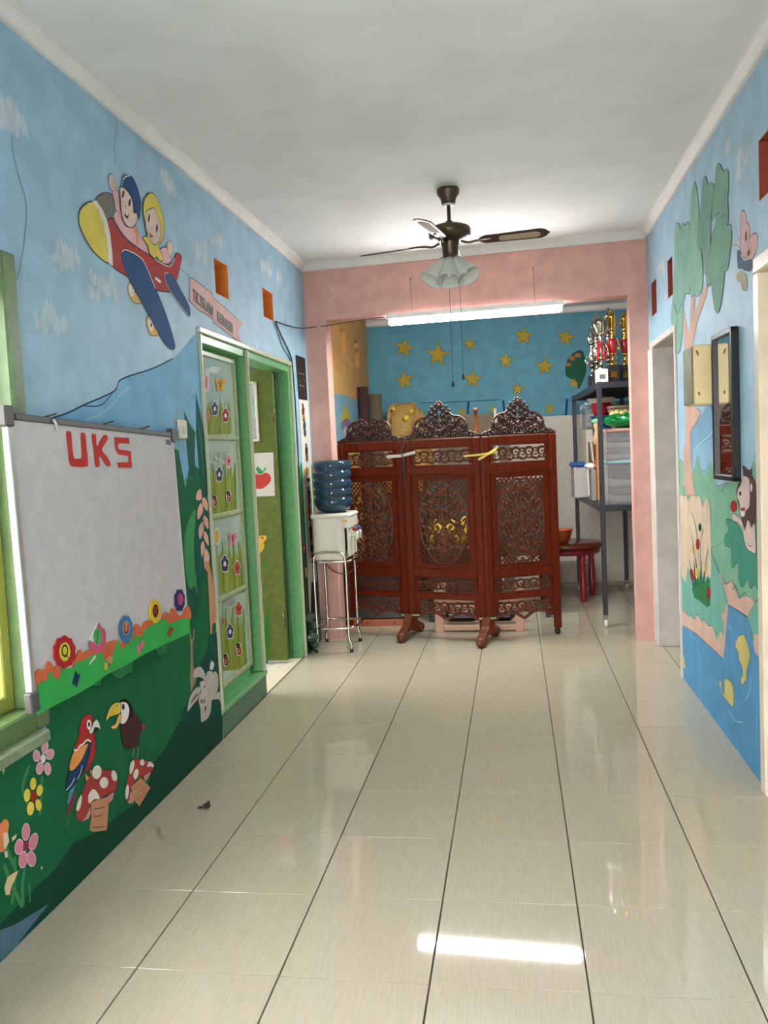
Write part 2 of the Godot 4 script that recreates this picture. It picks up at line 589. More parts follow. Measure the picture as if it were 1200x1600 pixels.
	# door_2: the leaf, swung into the bright classroom
	var leaf := Node3D.new()
	leaf.name = "door_2"
	add_child(leaf)
	tag(leaf, "olive green door leaf swung open into the next room", "", "", "structure")
	obj("leaf", slab_with_holes(2, -3.288, -3.253, -2.06, -1.272, 0.02, 1.95, [[-1.95, -1.392, 1.495, 1.86]]), M.olive, leaf)
	st = mb()
	for b in [[-1.96, -1.38, 1.482, 1.497], [-1.96, -1.38, 1.857, 1.872], [-1.395, -1.378, 1.482, 1.872], [-1.965, -1.948, 1.482, 1.872]]:
		bx(st, Vector3((b[0] + b[1]) * 0.5, (b[2] + b[3]) * 0.5, -3.256), Vector3(b[1] - b[0], b[3] - b[2], 0.02), 0.002)
	obj("window_bead", st, M.cream_door, leaf)
	obj("window_glass", box(Vector3(-1.95, 1.49, -3.274), Vector3(-1.39, 1.865, -3.269)), M.window_glass, leaf)
	for y in [0.3, 1.65]:
		st = mb()
		lathe(st, [[0, -0.05], [0.008, -0.05], [0.008, 0.05], [0, 0.05]], Vector3(-1.30 + 0.022, y, -3.248), 8)
		obj("hinge", st, M.bronze, leaf)
	walls.door_leaf = leaf
	# the next room: floor, far wall with its windows, end walls, ceiling
	struct("floor_classroom", box(Vector3(-4.2, -0.16, -5.2), Vector3(-1.35, -0.002, -1.0)), M.beige_tile, "pale floor of the next room")
	struct("wall_classroom_far", slab_with_holes(0, -4.35, -4.2, -5.2, -1.0, -0.1, 2.8, [[-3.9, -1.5, 0.8, 2.2]]), M.blue_back, "blue wall of the next room with wide windows")
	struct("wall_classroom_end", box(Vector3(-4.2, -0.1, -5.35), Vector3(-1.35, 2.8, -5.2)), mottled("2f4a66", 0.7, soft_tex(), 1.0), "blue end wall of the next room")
	struct("wall_classroom_near", box(Vector3(-4.2, -0.1, -1.0), Vector3(-1.35, 2.8, -0.9)), M.white_wall, "near end wall of the next room")
	struct("ceiling_classroom", box(Vector3(-4.3, 2.8, -5.3), Vector3(-1.35, 2.9, -0.9)), M.ceiling, "ceiling of the next room")

# ------------------------------------------------------------------ right side: doorways, cabinet, mirror
func build_right_side() -> void:
	var d := Node3D.new()
	d.name = "door_3"
	add_child(d)
	tag(d, "worn white doorway beside the pink pillar", "", "", "structure")
	for b in [[-3.785, -3.615], [-2.885, -2.845]]:
		obj("jamb", box(Vector3(1.168, 0, b[0]), Vector3(1.335, 1.965, b[1]), 0.004), M.old_white, d)
	obj("lintel", box(Vector3(1.168, 1.965, -3.70), Vector3(1.335, 2.005, -2.845), 0.004), M.old_white, d)
	# leaf swung away into the side room, seen past the jamb; each board by itself
	var leaf := Node3D.new()
	leaf.name = "leaf"
	d.add_child(leaf)
	for k in 6:
		obj("board", box(Vector3(1.34 + k * 0.125, 0.02, -3.63), Vector3(1.46 + k * 0.125, 1.95, -3.6), 0.004), M.plank, leaf)
	for y in [0.27, 0.44, 0.98, 1.5]:
		obj("hinge", box(Vector3(1.325, y - 0.012, -3.602), Vector3(1.385, y + 0.012, -3.592), 0.003), M.old_white, d)
	obj("bolt", box(Vector3(1.32, 0.885, -3.612), Vector3(1.345, 0.92, -3.59), 0.004), M.bronze, d)
	# side room behind it
	struct("wall_side_room", box(Vector3(2.4, -0.1, -3.9), Vector3(2.5, 2.8, -2.3)), M.plank, "plain wall of the side room")
	struct("wall_side_room_back", box(Vector3(1.4, -0.1, -4.0), Vector3(2.5, 2.8, -3.82)), M.plank, "back wall of the side room")
	struct("wall_side_room_front", box(Vector3(1.33, -0.1, -2.4), Vector3(2.5, 2.8, -2.3)), M.plank, "front wall of the side room")
	struct("floor_side_room", box(Vector3(1.33, -0.16, -3.9), Vector3(2.5, -0.004, -2.3)), M.beige_tile, "pale floor of the side room")
	struct("ceiling_side_room", box(Vector3(1.33, 2.75, -4.0), Vector3(2.5, 2.85, -2.3)), M.ceiling, "ceiling of the side room")
	# near doorway, closed
	var n := Node3D.new()
	n.name = "door_4"
	add_child(n)
	tag(n, "cream framed door at the right edge", "", "", "structure")
	for b in [[-1.268, -1.205], [-0.455, -0.39]]:
		obj("jamb", box(Vector3(1.155, 0, b[0]), Vector3(1.34, 1.955, b[1]), 0.005), M.cream_door, n)
	obj("lintel", box(Vector3(1.155, 1.955, -1.268), Vector3(1.34, 2.012, -0.39), 0.005), M.cream_door, n)
	obj("leaf", box(Vector3(1.24, 0.01, -1.205), Vector3(1.28, 1.955, -0.455)), M.cream_door, n)
	for y in [0.5, 1.45]:
		obj("panel", box(Vector3(1.232, y - 0.35, -1.09), Vector3(1.242, y + 0.38, -0.57), 0.006), M.cream_door, n)
	# wall cabinet
	var c := thing("wall_cabinet", "small yellow metal wall cabinet next to the black framed mirror", "cabinet", Vector3(1.127, 1.515, -2.01))
	obj("body", box(Vector3(-0.053, 0, -0.095), Vector3(0.052, 0.268, 0.095), 0.006), M.cabinet, c)
	obj("door", box(Vector3(-0.062, 0.006, -0.092), Vector3(-0.053, 0.262, 0.092), 0.003), M.cabinet_side, c)
	for p in [[-0.042, 0.232, 0.012, 0.03], [-0.038, 0.05, 0.012, 0.02], [0.02, 0.262, 0.016, 0.008]]:
		var rs := mb()
		ball(rs, Vector3(p[0] + p[2] * 0.5, p[1], 0.095), Vector3(p[2] * 0.45, p[3] * 0.5, 0.0012), Basis(Vector3(0, 0, 1), 0.3), 4, 7)
		obj("rust_spot", rs, M.rust, c)
	# mirror
	var m := thing("wall_mirror", "narrow black framed mirror hanging on the right wall", "mirror", Vector3(1.160, 1.18, -1.715), 0.03)
	var st := mb()
	obj("frame", box(Vector3(-0.017, 0, -0.155), Vector3(0.013, 0.022, 0.155), 0.003), M.black, m)
	obj("frame", box(Vector3(-0.017, 0.608, -0.155), Vector3(0.013, 0.63, 0.155), 0.003), M.black, m)
	obj("frame", box(Vector3(-0.017, 0, -0.155), Vector3(0.013, 0.63, -0.133), 0.003), M.black, m)
	obj("frame", box(Vector3(-0.017, 0, 0.133), Vector3(0.013, 0.63, 0.155), 0.003), M.black, m)
	obj("glass", box(Vector3(-0.004, 0.02, -0.135), Vector3(0.0, 0.61, 0.135)), M.mirror, m)

# ------------------------------------------------------------------ pink partition with the wide opening
func build_partition() -> void:
	var p := Node3D.new()
	p.name = "wall_partition"
	add_child(p)
	p.position = Vector3(PA.x, 0, PA.z)
	p.rotation.y = pturn
	var len := PA.distance_to(PB)
	tag(p, "pink plastered partition with a wide opening", "", "", "structure")
	obj("pillar", box(Vector3(-0.02, -0.01, -0.13), Vector3(0.158, 2.345, 0), 0.006), M.pink, p)
	obj("pillar", box(Vector3(len - 0.128, -0.01, -0.13), Vector3(len + 0.02, 2.345, 0), 0.006), M.pink, p)
	obj("beam", box(Vector3(-0.02, 2.34, -0.13), Vector3(len + 0.02, TOP + 0.05, 0), 0.004), M.pink, p)
	var prof := PackedVector2Array([Vector2(0, 0), Vector2(0.014, 0), Vector2(0.016, 0.012), Vector2(0.028, 0.03), Vector2(0.04, 0.042), Vector2(0.042, 0.058), Vector2(0, 0.058)])
	var st := mb()
	# profile x points out of the wall, its length runs along the wall
	prism(st, prof, len, Transform3D(Basis(Vector3(0, 0, 1), Vector3(0, 1, 0), Vector3(1, 0, 0)), Vector3(0, 2.698, 0)))
	obj("cornice", st, M.cornice, p)
	walls.wall_partition = p

func on_partition(x: float, y: float, off := 0.0) -> Vector3:
	var t := (x - PA.x) / (PB.x - PA.x)
	var n := Vector3(-(PB.z - PA.z), 0, PB.x - PA.x).normalized()
	return Vector3(x, y, lerpf(PA.z, PB.z, t)) + n * off

# ------------------------------------------------------------------ the tube lamp under the beam
func build_lamp() -> void:
	var c := on_partition(0.025, 2.262, 0.03)
	var t := thing("tube_lamp", "glowing white fluorescent tube lamp hanging under the pink beam", "lamp", c, pturn)
	obj("batten", box(Vector3(-0.615, 0.042, -0.02), Vector3(0.615, 0.078, 0.02), 0.004), M.white_enamel, t)
	for s in [-1, 1]:
		obj("lamp_holder", box(Vector3(s * 0.592 - 0.012, -0.004, -0.016), Vector3(s * 0.592 + 0.012, 0.05, 0.016), 0.003), M.white_enamel, t)
	var glow := mat("ffffff", 0.4)
	glow.emission_enabled = true
	glow.emission = Color(1.0, 0.985, 1.0)
	glow.emission_energy_multiplier = 40.0
	var st := mb()
	lathe(st, [[0, -0.583], [0.021, -0.583], [0.021, 0.583], [0, 0.583]], Vector3(0, 0.02, 0), 14, Basis(Vector3(0, 0, 1), -PI / 2))
	obj("glowing_tube", st, glow, t)
	for x in [-0.43, 0.42]:
		st = mb()
		tube(st, [Vector3(x, 0.078, 0.0), Vector3(x - 0.004, 0.2, -0.012), Vector3(x - 0.005, 0.315, -0.026)], 0.0016, 5)
		obj("hanging_string", st, M.string, t)
		st = mb()
		tube(st, [Vector3(x - 0.005, 0.315, -0.032), Vector3(x - 0.005, 0.317, -0.014)], 0.004, 6)
		obj("nail", st, M.bronze, t)
	var al := AreaLight3D.new()
	al.name = "tube_light"
	t.add_child(al)
	al.area_size = Vector2(1.16, 0.034)
	al.position = Vector3(0, -0.006, 0.0)
	al.rotation_degrees = Vector3(-90, 0, 0)
	al.light_color = Color(0.94, 1.0, 0.97)
	al.light_energy = 1.1
	al.area_range = 20.0
	al.shadow_enabled = true

# ------------------------------------------------------------------ ceiling fan
func build_fan() -> void:
	var f := thing("ceiling_fan", "bronze ceiling fan with four blades and glass lamp shades", "ceiling fan", Vector3(-0.035, TOP, -2.53))
	var st := mb()
	lathe(st, [[0, -0.085], [0.03, -0.085], [0.036, -0.08], [0.042, -0.05], [0.058, -0.03], [0.062, -0.012], [0.06, 0.0], [0, 0]], Vector3.ZERO, 24)
	obj("canopy", st, M.bronze, f)
	st = mb()
	lathe(st, [[0.0, -0.086], [0.034, -0.086], [0.034, -0.081], [0, -0.081]], Vector3.ZERO, 20)
	obj("canopy_ring", st, M.white_enamel, f)
	st = mb()
	lathe(st, [[0, -0.19], [0.02, -0.19], [0.02, -0.17], [0.01, -0.165], [0.01, -0.08], [0, -0.08]], Vector3.ZERO, 12)
	obj("down_rod", st, M.bronze, f)
	st = mb()
	lathe(st, [[0, -0.272], [0.06, -0.272], [0.085, -0.262], [0.112, -0.25], [0.114, -0.215], [0.108, -0.205], [0.08, -0.193], [0.03, -0.187], [0, -0.187]], Vector3.ZERO, 32)
	obj("motor_housing", st, M.bronze, f)
	st = mb()
	lathe(st, [[0, -0.355], [0.032, -0.355], [0.042, -0.345], [0.044, -0.30], [0.05, -0.285], [0.05, -0.27], [0, -0.27]], Vector3.ZERO, 20)
	obj("switch_housing", st, M.bronze, f)
	# blades
	var arm := mb()
	tube(arm, smooth3([Vector3(0.06, -0.278, 0), Vector3(0.10, -0.292, 0.006), Vector3(0.14, -0.286, 0.0), Vector3(0.19, -0.283, 0)], 4), 0.007, 6)
	bx(arm, Vector3(0.195, -0.285, 0), Vector3(0.06, 0.006, 0.05), 0.002)
	arm.generate_normals()
	var arm_mesh := arm.commit()
	var outline := PackedVector2Array([Vector2(0.16, -0.02), Vector2(0.19, -0.04), Vector2(0.48, -0.048), Vector2(0.505, -0.034), Vector2(0.527, 0.0), Vector2(0.505, 0.034), Vector2(0.48, 0.048), Vector2(0.19, 0.04), Vector2(0.16, 0.02)])
	for k in 4:
		var a := deg_to_rad([6.0, 102.0, 193.0, 268.0][k])
		var b := Node3D.new()
		b.name = "blade"
		f.add_child(b, true)
		b.rotation.y = -a
		put("blade_arm", arm_mesh, M.bronze, b)
		st = mb()
		var tilt := Transform3D(Basis(Vector3(1, 0, 0), deg_to_rad(90 - 13)), Vector3(0, -0.281, 0))
		prism(st, outline, 0.006, tilt)
		obj("blade_board", st, M.blade, b)
		st = mb()
		prism(st, PackedVector2Array([Vector2(0.27, -0.026), Vector2(0.46, -0.03), Vector2(0.478, -0.015), Vector2(0.478, 0.015), Vector2(0.46, 0.03), Vector2(0.27, 0.026), Vector2(0.26, 0.0)]), 0.0085, tilt.translated_local(Vector3(0, 0, -0.0012)))
		obj("cane_inset", st, M.cane, b)
	# three glass shades, ribbed cones
	for k in 3:
		var s := Node3D.new()
		s.name = "lamp_arm"
		f.add_child(s, true)
		s.rotation.y = -deg_to_rad([38.0, 95.0, 152.0][k])
		s.position = Vector3(0, -0.335, 0)
		var tip := Basis(Vector3(0, 0, 1), deg_to_rad([38.0, 24.0, 36.0][k]))
		st = mb()
		lathe(st, [[0.0, 0.0], [0.022, 0.0], [0.024, 0.03], [0.02, 0.045], [0, 0.045]], Vector3(0.028, -0.035, 0), 14, tip)
		obj("shade_holder", st, M.bronze, s)
		var prof := [[0.066, -0.15]]
		for i in 9:
			var q := float(i) / 8.0
			prof.append([lerpf(0.065, 0.024, q) + (0.0016 if i % 2 == 0 else -0.0006), lerpf(-0.147, -0.012, q)])
		for i in range(8, -1, -1):
			var q := float(i) / 8.0
			prof.append([lerpf(0.062, 0.021, q), lerpf(-0.147, -0.014, q)])
		prof.append([0.066, -0.15])
		st = mb()
		lathe(st, prof, Vector3(0.03, -0.03, 0), 22, tip)
		obj("glass_shade", st, M.shade, s)
		st = mb()
		ball(st, Vector3(0.03, -0.03, 0) + tip * Vector3(0, -0.085, 0), Vector3(0.022, 0.035, 0.022), tip, 6, 12)
		obj("bulb", st, M.white_enamel, s)
	# two pull cords with wooden ends
	for c in [[-0.012, 0.02, 1.02], [0.045, 0.025, 0.985]]:
		st = mb()
		tube(st, [Vector3(c[0], -0.35, c[1]), Vector3(c[0], -0.7, c[1]), Vector3(c[0] - 0.002, -c[2], c[1])], 0.0013, 5)
		obj("pull_cord", st, M.cord, f)
		st = mb()
		lathe(st, [[0, -0.03], [0.007, -0.03], [0.009, -0.02], [0.004, 0.0], [0, 0.002]], Vector3(c[0] - 0.002, -c[2], c[1]), 8)
		obj("cord_knob", st, M.black, f)

# ------------------------------------------------------------------ carved folding screen
var P2 := func(u: float, v: float, w: float) -> Vector3: return Vector3(u, v, w)

func scroll(st: SurfaceTool, u: float, v: float, r: float, turns: float, start: float, dir: float, thick: float, w := 0.0) -> void:
	var pts := []
	var rad := []
	var n := int(10 * turns) + 4
	for i in n:
		var q := float(i) / (n - 1)
		var a := start + dir * TAU * turns * q
		var rr := r * (1.0 - 0.82 * q)
		pts.append(Vector3(u + cos(a) * rr, v + sin(a) * rr, w + 0.006 * q))
		rad.append(thick * (1.0 - 0.35 * q))
	tube(st, pts, rad, 5)
	ball(st, pts[n - 1], Vector3.ONE * thick * 1.5, Basis(), 4, 6)

func leaf(st: SurfaceTool, u: float, v: float, ln: float, wd: float, ang: float, w := 0.004) -> void:
	ball(st, Vector3(u, v, w), Vector3(ln, wd, 0.010), Basis(Vector3(0, 0, 1), ang), 4, 7)

func vine(st: SurfaceTool, u0: float, u1: float, v0: float, v1: float, waves: int, sd: int) -> void:
	# running scroll of stems, curls and leaves that fills a slot
	var r := RandomNumberGenerator.new()
	r.seed = sd
	var hm := (v0 + v1) * 0.5
	var am := (v1 - v0) * 0.5
	var pts := []
	for i in 33:
		var q := i / 32.0
		pts.append(Vector3(lerpf(u0, u1, q), hm + sin(q * PI * waves) * am * 0.75, 0.0))
	tube(st, pts, 0.006, 5)
	var step := (u1 - u0) / waves
	for k in waves:
		var up := 1.0 if k % 2 == 0 else -1.0
		var cu := u0 + (k + 0.5) * step
		scroll(st, cu, hm - up * am * 0.12, am * 0.62, 1.15, -PI * 0.5 * up, 1.0 if k % 2 else -1.0, 0.0052, 0.003)
		leaf(st, cu - step * 0.40, hm + up * am * 0.55, step * 0.26, am * 0.26, 0.8 * up)
		leaf(st, cu + step * 0.40, hm + up * am * 0.6, step * 0.24, am * 0.24, -0.9 * up)
		leaf(st, cu + step * 0.2, hm - up * am * 0.78, step * 0.3, am * 0.22, 0.25 * up)
		leaf(st, cu - step * 0.22, hm - up * am * 0.72, step * 0.28, am * 0.22, -0.35 * up)

func build_screen() -> void:
	var sc := thing("folding_screen", "carved reddish brown wooden folding screen of three panels standing in the opening", "screen", Vector3(0.04, 0, -3.82))
	var h1 := Vector3(-0.535, 0, -4.0)
	var h2 := Vector3(0.04, 0, -3.82)
	var e0 := Vector3(-1.06, 0, -4.22)
	var e1 := Vector3(0.562, 0, -4.03)
	var origin := sc.position
	var W := 0.585
	# shared meshes of one panel; u across, v up, w out of the front
	var meshes := {}
	var st: SurfaceTool
	# lattice of thin slats outside the cusped oval
	st = mb()
	var cu := W * 0.5
	var cv := 0.85
	var ou := 0.176
	var ov := 0.288
	for dd in [1.0, -1.0]:
		var d: float = dd
		var c0 := -1.2
		while c0 < 1.2:
			var run := []
			for i in 61:
				var u := lerpf(0.105, W - 0.105, i / 60.0)
				var v := cv + d * (u - cu) + c0
				var ok := v > 0.545 and v < 1.155 and pow((u - cu) / ou, 2.0) + pow((v - cv) / ov, 2.0) > 1.0
				if ok: run.append(Vector3(u, v, 0.0 if d > 0 else 0.004))
				if (not ok or i == 60) and run.size() > 1:
					bar(st, run[0], run[-1], 0.0072, 0.006)
					run = []
				elif not ok:
					run = []
			c0 += 0.036
	meshes.lattice = done(st)
	# arabesque inside the oval
	st = mb()
	var ring := []
	for i in 60:
		var a := TAU * i / 60.0
		var cusp := 1.0 + 0.05 * absf(sin(a * 4.0))
		ring.append(Vector3(cu + cos(a) * ou * cusp, cv + sin(a) * ov * cusp, 0.004))
	tube(st, ring, 0.009, 6, true)
	for i in 60:
		if i % 3 == 0:
			leaf(st, lerpf(cu, ring[i].x, 0.93), lerpf(cv, ring[i].y, 0.95), 0.016, 0.009, TAU * i / 60.0 + 1.2)
	tube(st, smooth3([Vector3(cu, 0.60, 0), Vector3(cu + 0.004, 0.75, 0.004), Vector3(cu - 0.004, 0.95, 0.004), Vector3(cu, 1.10, 0)], 6), 0.009, 6)
	for s in [-1.0, 1.0]:
		for q in [[0.64, 0.055, 0.045], [0.725, 0.085, 0.052], [0.725, 0.03, 0.026], [0.81, 0.055, 0.045], [0.80, 0.122, 0.03], [0.89, 0.095, 0.05], [0.885, 0.03, 0.03], [0.965, 0.055, 0.042], [0.965, 0.118, 0.024], [1.03, 0.06, 0.04], [1.085, 0.025, 0.026]]:
			scroll(st, cu + s * q[1], q[0], q[2] * 1.08, 1.15, PI * (0.9 if s > 0 else 0.1), -s, 0.0098, 0.0)
			leaf(st, cu + s * (q[1] + q[2] * 0.9), q[0] + q[2] * 0.7, q[2] * 0.7, 0.0145, s * 0.8, 0.008)
			leaf(st, cu + s * (q[1] - q[2] * 0.7), q[0] - q[2] * 0.8, q[2] * 0.7, 0.0135, -s * 0.7, 0.006)
			leaf(st, cu + s * (q[1] + q[2] * 0.4), q[0] - q[2] * 0.95, q[2] * 0.5, 0.011, s * 0.3)
	for k in 7:
		var a := PI * k / 6.0
		leaf(st, cu + cos(a) * 0.03, 1.05 + sin(a) * 0.035, 0.024, 0.011, a, 0.01)
		leaf(st, cu + cos(a) * 0.03, 0.62 + sin(a) * 0.03, 0.022, 0.01, a, 0.01)
	var fill := RandomNumberGenerator.new()
	fill.seed = 21
	for k in 14:
		var rr := sqrt(fill.randf()) * 0.93
		var aa := fill.randf() * TAU
		var du := cos(aa) * ou * rr
		var dv := sin(aa) * ov * rr
		for s in [-1.0, 1.0]:
			leaf(st, cu + s * absf(du), cv + dv, fill.randf_range(0.02, 0.034), fill.randf_range(0.009, 0.014), s * fill.randf_range(-1.4, 1.4), fill.randf_range(-0.006, 0.006))
	meshes.arabesque = done(st)
	st = mb()
	vine(st, 0.085, W - 0.085, 1.272, 1.372, 8, 3)
	meshes.upper = done(st)
	st = mb()
	vine(st, 0.085, W - 0.085, 0.352, 0.432, 8, 4)
	meshes.lower = done(st)
	st = mb()
	# apron: vine over a scalloped board edge
	vine(st, 0.085, W - 0.085, 0.185, 0.275, 8, 5)
	var edge := []
	for i in 31:
		var q := i / 30.0
		edge.append(Vector3(lerpf(0.075, W - 0.075, q), 0.165 + 0.03 * absf(sin(q * PI * 2.0)) - 0.02 * exp(-pow((q - 0.5) * 7.0, 2.0)), 0.0))
	tube(st, edge, 0.012, 6)
	for k in 5:
		leaf(st, W * 0.5 + (k - 2) * 0.022, 0.2 + 0.012 * (2 - absf(k - 2.0)), 0.03, 0.012, PI / 2 + (k - 2) * 0.35, 0.008)
	meshes.apron = done(st)
	for full in [true, false]:
		st = mb()
		var top := 1.70 if full else 1.60
		for s in [-1.0, 1.0]:
			var o := func(u: float, v: float) -> Vector3: return Vector3(cu + s * u, v, 0.0)
			tube(st, smooth3([o.call(0.29, 1.452), o.call(0.255, 1.478), o.call(0.225, 1.478), o.call(0.205, 1.505), o.call(0.19, 1.56), o.call(0.15, 1.597), o.call(0.10, 1.607), o.call(0.075, 1.628 if full else 1.612)], 5), 0.010, 6)
			for q in [[0.155, 1.515, 0.045], [0.085, 1.545, 0.055], [0.075, 1.482, 0.03], [0.03, 1.515, 0.032], [0.13, 1.572, 0.026], [0.235, 1.467, 0.02], [0.205, 1.475, 0.022], [0.04, 1.58, 0.03], [0.115, 1.48, 0.025], [0.26, 1.462, 0.012]]:
				scroll(st, cu + s * q[0], q[1], q[2], 1.35, PI * 0.5, s, 0.0075, 0.0)
				leaf(st, cu + s * (q[0] + q[2] * 0.8), q[1] + q[2] * 0.5, q[2] * 0.55, 0.012, s * 1.0)
				leaf(st, cu + s * (q[0] - q[2] * 0.8), q[1] - q[2] * 0.4, q[2] * 0.55, 0.011, -s * 0.5)
			for k in 5:
				leaf(st, cu + s * (0.215 + 0.018 * k), 1.488 - 0.006 * k, 0.013, 0.009, s * (1.0 + 0.2 * k))
			if full:
				for q in [[0.06, 1.632, 0.022], [0.03, 1.61, 0.026], [0.028, 1.655, 0.02]]:
					scroll(st, cu + s * q[0], q[1], q[2], 1.2, PI * 0.5, s, 0.0075, 0.0)
				leaf(st, cu + s * 0.075, 1.645, 0.018, 0.01, s * 1.2)
				leaf(st, cu + s * 0.055, 1.672, 0.018, 0.01, s * 1.0)
			else:
				leaf(st, cu + s * 0.06, 1.622, 0.02, 0.011, s * 0.3)
		if full:
			for k in 9:
				var a := TAU * k / 9.0
				leaf(st, cu + cos(a) * 0.022, 1.685 + sin(a) * 0.018, 0.019, 0.011, a, 0.006)
			ball(st, Vector3(cu, 1.685, 0.012), Vector3(0.014, 0.013, 0.01))
		var fr2 := RandomNumberGenerator.new()
		fr2.seed = 5
		for k in 70:
			var du := fr2.randf() * 0.185
			var dv := fr2.randf() * (0.135 * sqrt(maxf(0.0, 1.0 - pow(du / 0.2, 2.0))))
			for s in [-1.0, 1.0]:
				leaf(st, cu + s * du, 1.465 + dv, fr2.randf_range(0.012, 0.022), fr2.randf_range(0.005, 0.010), s * fr2.randf_range(-1.4, 1.4), fr2.randf_range(-0.006, 0.004))
		bx(st, Vector3(cu, 1.458, 0), Vector3(W - 0.02, 0.012, 0.024))
		meshes["crest_%s" % full] = done(st)
	# frame pieces
	var frame := []
	var rail := func(v0: float, v1: float, u0 := 0.05, u1 := W - 0.05, dw := 0.032) -> void:
		frame.append(["rail", done(box(Vector3(u0, v0, -dw * 0.5), Vector3(u1, v1, dw * 0.5), 0.004))])
	frame.append(["stile", done(box(Vector3(0.0, 0.05, -0.02), Vector3(0.052, 1.45, 0.02), 0.006))])
	frame.append(["stile", done(box(Vector3(W - 0.052, 0.05, -0.02), Vector3(W, 1.45, 0.02), 0.006))])
	rail.call(1.388, 1.45)
	rail.call(1.20, 1.258)
	rail.call(0.452, 0.515)
	rail.call(0.29, 0.338)
	# flat border round the lattice field and thin mouldings round each slot
	for b in [[0.05, 0.107, 0.515, 1.20], [W - 0.107, W - 0.05, 0.515, 1.20], [0.107, W - 0.107, 0.515, 0.547], [0.107, W - 0.107, 1.155, 1.20]]:
		frame.append(["field_border", done(box(Vector3(b[0], b[2], -0.009), Vector3(b[1], b[3], 0.007), 0.002))])
	for b in [[1.258, 1.388], [0.338, 0.452], [0.15, 0.29]]:
		for u in [0.05, W - 0.088]:
			frame.append(["slot_border", done(box(Vector3(u, b[0], -0.009), Vector3(u + 0.038, b[1], 0.007), 0.002))])
	for b in [[0.515, 1.20], [1.258, 1.388], [0.338, 0.452]]:
		for u in [0.056, W - 0.062]:
			frame.append(["moulding", done(box(Vector3(u, b[0], 0.004), Vector3(u + 0.006, b[1], 0.016), 0.002))])
		for v in [b[0], b[1] - 0.007]:
			frame.append(["moulding", done(box(Vector3(0.056, v, 0.004), Vector3(W - 0.056, v + 0.007, 0.016), 0.002))])
	var ends := [[e0, h1, false], [h1, h2, true], [h2, e1, true]]
	for k in 3:
		var a: Vector3 = ends[k][0]
		var b: Vector3 = ends[k][1]
		var p := Node3D.new()
		p.name = "panel"
		sc.add_child(p, true)
		tag(p, ["darker carved panel with a broken crest", "carved middle panel", "carved panel with a caster at its outer edge"][k])
		p.position = a - origin
		p.rotation.y = -atan2(b.z - a.z, b.x - a.x)
		p.scale = Vector3(a.distance_to(b) / W * 0.992, 1, 1)
		for fr in frame: put(fr[0], fr[1], M.wood, p)
		put("lattice", meshes.lattice, M.wood, p)
		put("arabesque", meshes.arabesque, M.carved, p)
		put("carved_strip", meshes.upper, M.carved, p)
		put("carved_strip", meshes.lower, M.carved, p)
		put("carved_apron", meshes.apron, M.carved, p)
		put("crest", meshes["crest_%s" % ends[k][2]], M.carved_dark, p)
	# carved feet at the two joints, each a double curved bracket with a ball end
	for hf in [[h1, 0.02], [h2, 0.02]]:
		st = mb()
		var at: Vector3 = hf[0] - origin
		var prof := PackedVector2Array([Vector2(-0.20, 0.03), Vector2(-0.165, 0.012), Vector2(-0.10, 0.05), Vector2(0.0, 0.065), Vector2(0.10, 0.05), Vector2(0.165, 0.012), Vector2(0.20, 0.03), Vector2(0.185, 0.06), Vector2(0.12, 0.085), Vector2(0.06, 0.11), Vector2(0.04, 0.16), Vector2(-0.04, 0.16), Vector2(-0.06, 0.11), Vector2(-0.12, 0.085), Vector2(-0.185, 0.06)])
		var turn := Basis(Vector3.UP, PI / 2 - 0.24) * Basis.from_scale(Vector3(1.05, 1.1, 1.1))
		prism(st, smooth2(prof, true, 2), 0.05, Transform3D(turn, at + turn * Vector3(0, 0, -0.025)))
		for s in [-1.0, 1.0]:
			ball(st, at + turn * Vector3(s * 0.185, 0.034, 0), Vector3(0.034, 0.033, 0.034), turn, 7, 12)
			lathe(st, [[0, 0], [0.02, 0], [0.024, 0.008], [0, 0.012]], at + turn * Vector3(s * 0.18, 0, 0), 10)
		for k in 5:
			ball(st, at + turn * Vector3(0.028, 0.10 + 0.015 * k, 0.0), Vector3(0.03, 0.012, 0.032), turn, 5, 8)
		obj("foot", st, M.carved, sc)
	# hinge post and caster
	st = mb()
	tube(st, [h2 - origin + Vector3(0, 0.06, 0.0), h2 - origin + Vector3(0, 1.44, 0.0)], 0.012, 8)
	obj("hinge_post", st, M.wood, sc)
	st = mb()
	tube(st, [h1 - origin + Vector3(0, 0.06, 0.0), h1 - origin + Vector3(0, 1.44, 0.0)], 0.012, 8)
	obj("hinge_post", st, M.wood, sc)
	var ce := e1 - origin + Vector3(-0.03, 0, 0.0)
	st = mb()
	ball(st, ce + Vector3(0, 0.024, 0), Vector3(0.023, 0.024, 0.02), Basis(), 8, 12)
	lathe(st, [[0, 0.03], [0.02, 0.03], [0.018, 0.055], [0, 0.056]], ce, 10)
	obj("caster", st, M.black, sc)
	# ties that hold the panels together
	var tie := func(called: String, label: String, m: Material, pts: Array, wd: float) -> void:
		var s2 := mb()
		for i in pts.size() - 1:
			bar(s2, pts[i], pts[i + 1], wd, 0.003)
		var o := obj(called, s2, m)
		tag(o, label, "tie")
	tie.call("white_strap", "white strap tied across the joint of the dark left screen panel", mat("d8d4c8", 0.6), [Vector3(-0.66, 1.338, -4.008), Vector3(-0.535, 1.342, -3.965), Vector3(-0.44, 1.362, -3.94)], 0.022)
	tie.call("yellow_ribbon", "yellow ribbon tied across the right joint of the screen", mat("d8c25a", 0.5), [Vector3(-0.085, 1.318, -3.83), Vector3(0.04, 1.325, -3.775), Vector3(0.155, 1.338, -3.81)], 0.014)
	tie.call("yellow_ribbon_end", "loose crossing end of the yellow ribbon on the screen", mat("d8c25a", 0.5), [Vector3(0.02, 1.29, -3.772), Vector3(0.08, 1.322, -3.766), Vector3(0.145, 1.362, -3.805)], 0.016)
